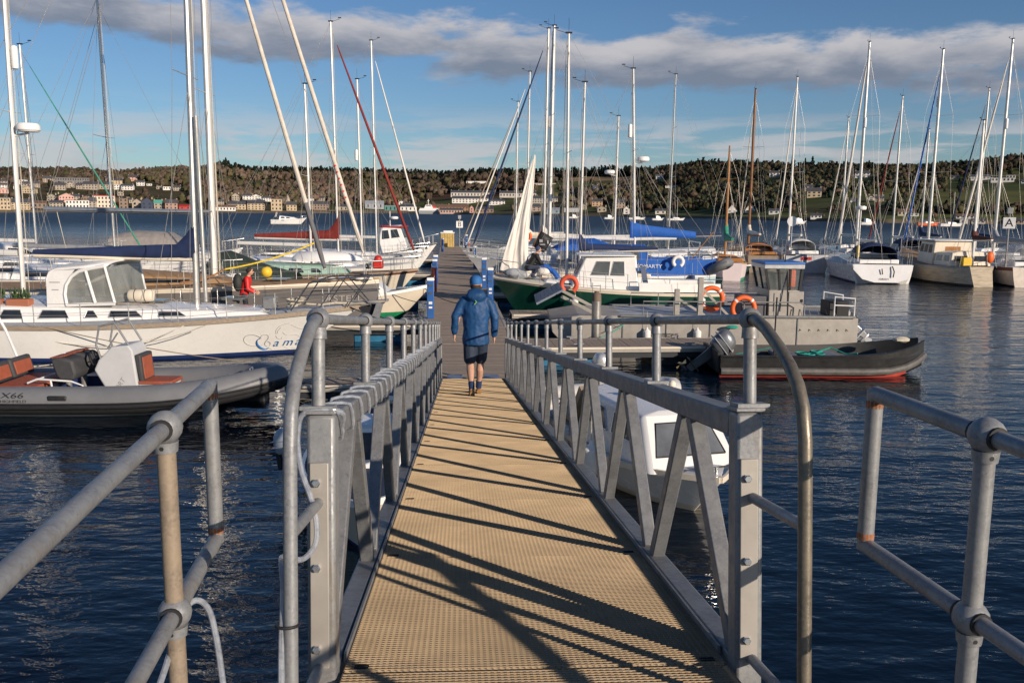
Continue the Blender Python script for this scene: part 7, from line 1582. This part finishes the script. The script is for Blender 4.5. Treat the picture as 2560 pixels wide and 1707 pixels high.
def launch_left():
    L = 5.2; t = boat('open_motor_boat', 'cream open motor boat with shaded navy interior lying left under the gangway', 'motor boat', (-1.62, 9.2), R(-84), L); h = Hull(L, 1.95, .62, .62, .85, .35, rake=.7, sw=.9, full=2.4, chine=1); h.build(t, CREAM, ANTIK, NAVYP, .08, mat('navy_shade_floor', (.03, .045, .09), .6), WHITE2, .05)  # navy floor and benches stand in for blue shade inside the hull
    o, sd, fr, af = cabin(t, 'console', 2.2, 3.3, 1.0, .9, .62, .64, .55, .5, .1, .4, WHITE2, .08); pane(o, fr, [(.1, .3), (.9, .3), (.85, .9), (.15, .9)], GLASS)
    for x in (.8, 1.5): b = MB(); b.box((x, 0, .76), (.5, 1.5, .22)); b.build('bench', NAVY, t, bevel=.05)
launch_left()
def launch_left2():
    L = 4.4; t = boat('motor_dinghy', 'blue and white motor dinghy seen between the left truss bars', 'motor boat', (-2.55, 12.9), R(-95), L); h = Hull(L, 1.7, .55, .52, .75, .3, rake=.6, sw=.9, full=2.4, chine=1); h.build(t, mat('mid_blue_paint', (.03, .07, .16), .4), ANTIK, SIGNW, .10, mat('navy_shade_floor', (0, 0, 0)), WHITE2, .05)
    b = MB(); b.box((1.6, 0, .62), (.35, 1.3, .06)); b.build('thwart', CREAM, t); text('stern_mark', 'Shorty', RED, t, (.9, .86, .36), (R(90), 0, R(180)), .18, 0, .002)
launch_left2()
outboard('outboard_motor', 'pale blue grey outboard poking out left of the bent gangway rail', (-3.02, 11.6, .62), R(160), .7, 0, mat('cowl_pale', (.36, .42, .50), .35), mat('cowl_pale', (0, 0, 0))).rotation_euler = (0, R(12), R(150))
# ------------------------------------------------------------------ people
SKIN = mat('skin', (.50, .28, .19), .6, 0, .1, 12); HAIR = mat('dark_hair', (.03, .022, .016), .8)
def remesh(o, v, it=6):
    m = o.modifiers.new('union', 'REMESH'); m.mode = 'VOXEL'; m.voxel_size = v; m.use_smooth_shade = True
    s = o.modifiers.new('soft', 'SMOOTH'); s.factor = .5; s.iterations = it
def ring_loft(b, secs):
    """secs: (centre, half width x, half depth y)"""
    b.loft([[Vector(c) + Vector((w * math.cos(a), d * math.sin(a), 0)) for a in [2 * math.pi * j / 16 for j in range(16)]] for c, w, d in secs])
def limb(b, pts, rs): b.tube(pts, rs, 10); [b.ball(p, r_, 10) for p, r_ in zip(pts, rs)]
def hand(b, wrist, d, side, curl=.5):
    """palm and five bent fingers; d points along the hand"""
    w = Vector(wrist); d = Vector(d).normalized(); f = Vector((0, 1, 0)); f = (f - d * f.dot(d)).normalized(); o = d.cross(f) * side
    c = w + d * .05; b.tube([w, c, w + d * .095], [.026, .036, .036], 8, flat=.6)
    for k in range(4):
        base = w + d * .09 + f * (-.03 + .021 * k); L = (.062, .075, .08, .07)[k]
        m1 = base + d * L * .55; b.tube([base, m1, m1 + d * L * .45 + o * curl * -.03], [.0105, .0098, .0085], 6)
    tb = w + d * .035 + f * .035; b.tube([tb, tb + f * .022 + d * .035, tb + f * .02 + d * .07], [.013, .011, .009], 6)
def walker():
    p = gpt(-.02, 10.6, 0); t = thing('person', 'person in blue hooded jacket, dark shorts and cap walking down the gangway', 'person', p, R(3))
    S = 1.0
    la, ra = Vector((-.062, -.20, .115)), Vector((.045, .24, .055)); lk, rk = Vector((-.088, .03, .50)), Vector((.075, .17, .49)); lh, rh = Vector((-.088, 0, .93)), Vector((.088, 0, .93))
    b = MB()
    for a, k, h_, in ((la, lk, lh), (ra, rk, rh)):
        cal = lerp(k, a, .32) + Vector((0, -.022, 0)); limb(b, [a, lerp(k, a, .7), cal, k, lerp(k, h_, .5), h_], [.038, .043, .060, .056, .075, .085])
    ring_loft(b, [((0, 0, .88), .15, .10), ((0, 0, 1.0), .16, .11), ((0, 0, 1.3), .17, .11), ((0, .01, 1.45), .12, .08)])
    limb(b, [(0, .0, 1.44), (0, .03, 1.56)], [.055, .055])
    b.ball((0, .055, 1.665), .098, 16, (.80, .98, 1.20)); b.ball((0, .15, 1.655), .02, 8, (.8, 1, 1.2))           # head and nose
    for s in (-1, 1): b.ball((s * .082, .045, 1.655), .03, 8, (.4, .8, 1.2)); b.ball((s * .032, .142, 1.675), .012, 6)
    b.ball((0, .145, 1.612), .02, 6, (1.3, .4, .4))
    hl, hr = Vector((-.318, .02, .955)), Vector((.272, .00, .925)); limb(b, [(-.27, -.02, 1.18), hl], [.045, .030]); limb(b, [(.255, -.03, 1.17), hr], [.045, .030]); hand(b, hl, (-.02, .10, -1), -1); hand(b, hr, (.02, .04, -1), 1)
    o = b.build('body', SKIN, t); remesh(o, .0085, 3)
    # jacket with hood and sleeves
    b = MB(); ring_loft(b, [((.0, 0, .765), .200, .150), ((0, 0, .85), .205, .155), ((0, .0, 1.0), .190, .145), ((0, -.005, 1.18), .205, .150), ((0, -.01, 1.34), .215, .145), ((0, -.01, 1.44), .165, .115), ((0, .0, 1.52), .09, .085)])
    for s, e, w in ((-1, (-.305, -.035, 1.19), (-.320, .015, .945)), (1, (.285, -.05, 1.18), (.275, -.005, .915))): limb(b, [(s * .165, -.005, 1.42), (s * .225, -.01, 1.34), e, lerp(Vector(e), Vector(w), .55), w], [.078, .078, .064, .058, .050])
    b.ball((0, -.085, 1.50), .13, 14, (1.2, .72, .72)); b.ball((0, -.02, 1.55), .115, 14, (1.15, .95, .55))
    jm = mat('jacket_blue', (.012, .062, .172), .55, 0, .16, 5, .5, 14, spec=.35); o = b.build('jacket', jm, t); remesh(o, .014, 5)
    tx = bpy.data.textures.new('cloth_folds', 'CLOUDS'); tx.noise_scale = .085; dm = o.modifiers.new('folds', 'DISPLACE'); dm.texture = tx; dm.strength = .022; dm.mid_level = .5; dm.texture_coords = 'LOCAL'
    b = MB(); b.tube([(-.01, -.165, 1.44), (.012, -.175, 1.425), (-.012, -.175, 1.40), (-.022, -.172, 1.385)], .006, 5); b.build('hang_loop', mat('lime', (.35, .65, .10), .6), o)
    # shorts
    b = MB(); ring_loft(b, [((0, 0, .80), .175, .125), ((0, 0, .95), .165, .12), ((0, 0, 1.02), .16, .115)])
    for h_, k, s in ((lh, lk, -1), (rh, rk, 1)): limb(b, [h_ + Vector((0, 0, -.05)), lerp(h_, k, .55), lerp(h_, k, .90)], [.105, .104, .098])
    o = b.build('shorts', mat('shorts_navy', (.022, .035, .065), .7, 0, .15, 8, .4, 20), t); remesh(o, .014, 3); o.modifiers['union'].voxel_size = .013
    for nm, a, k, kk in (('sock', la, lk, 0), ('sock', ra, rk, 1)):
        b = MB(); d = (k - a).normalized(); b.tube([a + d * .0, a + d * .06, a + d * .12], [.043, .045, .047], 12); b.build(nm, mat('sock_navy', (.015, .035, .10), .9), t)
    for a, heel in ((la, 0), (ra, .05)):
        b = MB(); f = Vector((0, 1, 0)); g0 = Vector((a.x, a.y, a.z - .045)); dn = -.055 * (1 if heel else 0)
        b.tube([g0 + f * -.075, g0 + f * -.05, g0 + f * .05 + Vector((0, 0, dn * .3)), g0 + f * .15 + Vector((0, 0, dn)), g0 + f * .20 + Vector((0, 0, dn))], [.030, .046, .048, .046, .026], 12, flat=.95); sh = b.build('shoe', mat('shoe_tan', (.34, .17, .055), .7, 0, .15, 10), t)
        b = MB(); b.box(g0 + Vector((0, .055, -.04 + dn * .5)), (.09, .27, .022), Matrix.Rotation(R(-12 if heel else 0), 3, 'X')); b.build('sole', BLACK, sh, bevel=.01)
    # cap and hair
    b = MB(); b.ball((0, .04, 1.63), .093, 14, (.86, .90, 1.0)); hr_ = b.build('hair', HAIR, t)
    b = MB(); b.loft([[Vector((r_ * .90 * math.cos(a), .052 + r_ * 1.08 * math.sin(a), z)) for a in [2 * math.pi * j / 20 for j in range(20)]] for r_, z in ((.100, 1.672), (.103, 1.70), (.099, 1.74), (.083, 1.775), (.05, 1.796), (.01, 1.80))]); cp = b.build('cap', mat('cap_blue', (.02, .13, .36), .7), t)
    b = MB(); b.loft([[Vector((r_ * .90 * math.cos(a), .052 + r_ * 1.08 * math.sin(a), z)) for a in [math.pi * (1.0 + .16 * j / 4) for j in range(5)]] for r_, z in ((.1025, 1.675), (.1055, 1.70), (.1015, 1.74), (.086, 1.773))], False, closed=False); b.build('cap_panel', INK, cp)
    b = MB(); b.prism([(-.075, .13, 1.69), (.075, .13, 1.69), (.05, .215, 1.675), (-.05, .215, 1.675)], (0, 0, .008)); b.build('cap_peak', mat('cap_blue', (0, 0, 0)), cp)
walker()
def small_person(name_label, loc, yaw, jacket, trousers, hat=None, pose='stand', pack=None):
    t = thing('person', name_label, 'person', loc, yaw); b = MB()
    if pose == 'stand': hip, ch, hd = Vector((0, 0, .88)), Vector((0, .10, 1.32)), Vector((0, .20, 1.57)); kn = [Vector((s * .09, .05, .47)) for s in (-1, 1)]; an = [Vector((-.09, .16, .08)), Vector((.09, -.14, .08))]; el = [Vector((-.26, .12, 1.05)), Vector((.26, .12, 1.05))]; wr = [Vector((-.24, .32, .95)), Vector((.24, .30, .95))]
    else: hip, ch, hd = Vector((0, -.05, .38)), Vector((0, .22, .80)), Vector((0, .36, 1.04)); kn = [Vector((s * .16, .34, .42)) for s in (-1, 1)]; an = [Vector((s * .13, .06, .08)) for s in (-1, 1)]; el = [Vector((s * .26, .34, .58)) for s in (-1, 1)]; wr = [Vector((s * .12, .52, .48)) for s in (-1, 1)]
    for s, k, a in zip((-1, 1), kn, an): limb(b, [a, lerp(k, a, .4), k, hip + Vector((s * .09, 0, 0))], [.05, .065, .068, .10]); b.ball(a + Vector((0, .07, -.03)), .06, 8, (.8, 2, .8))
    o = b.build('trousers', trousers, t); remesh(o, .02, 3)
    b = MB(); b.ball(hd, .105, 14, (.85, .98, 1.15)); limb(b, [lerp(ch, hd, .4), hd - Vector((0, .02, .08))], [.06, .055]); b.ball(hd + Vector((0, .10, -.01)), .022, 8)
    for s, w, e in zip((-1, 1), wr, el): hand(b, w, w - e, s)
    limb(b, [lerp(ch, hip, .2), lerp(ch, hd, .5)], [.1, .06])
    o = b.build('body', SKIN, t); remesh(o, .010, 2)
    b = MB(); ax = (ch - hip); rings = []
    for k, w, d in ((-.08, .17, .14), (.3, .18, .15), (.7, .20, .15), (1.0, .20, .14), (1.22, .11, .10)): rings.append((hip + ax * k, w, d))
    ring_loft(b, rings)
    for s, e, w in zip((-1, 1), el, wr): limb(b, [ch + Vector((s * .17, 0, .04)), e, lerp(e, w, .92)], [.085, .07, .05])
    o = b.build('jacket', jacket, t); remesh(o, .018, 4)
    b = MB(); b.ball(hd + Vector((0, -.02, .03)), .108, 12, (.88, .95, 1.05)); hh = b.build('hair', HAIR if not hat else hat, t)
    if pack: b = MB(); b.ball(lerp(hip, ch, .75) + Vector((0, -.25, .03)), .25, 12, (.8, .6, 1.15)); b.build('backpack', pack, t)
    b = MB(); b.box(hd + Vector((0, .095, .03)), (.15, .03, .035)); b.build('glasses', INK, t)
    return t
small_person('person in a red jacket with a dark backpack on the pontoon by the ketch', (-8.3, 27.15, .53), R(-75), mat('jacket_red', (.62, .015, .012), .5, 0, .12, 6, .5, 10), mat('trousers_dark', (.03, .03, .035), .8), None, 'stand', mat('pack_dark', (.03, .034, .03), .7))
small_person('person in black with a blue hat crouching on the foredeck of the green motor sailer', (.62, 32.6, 1.55), R(-70), mat('black_jacket', (.012, .012, .014), .7), mat('trousers_navy', (.02, .03, .06), .8), mat('bucket_hat', (.04, .06, .14), .8), 'crouch')
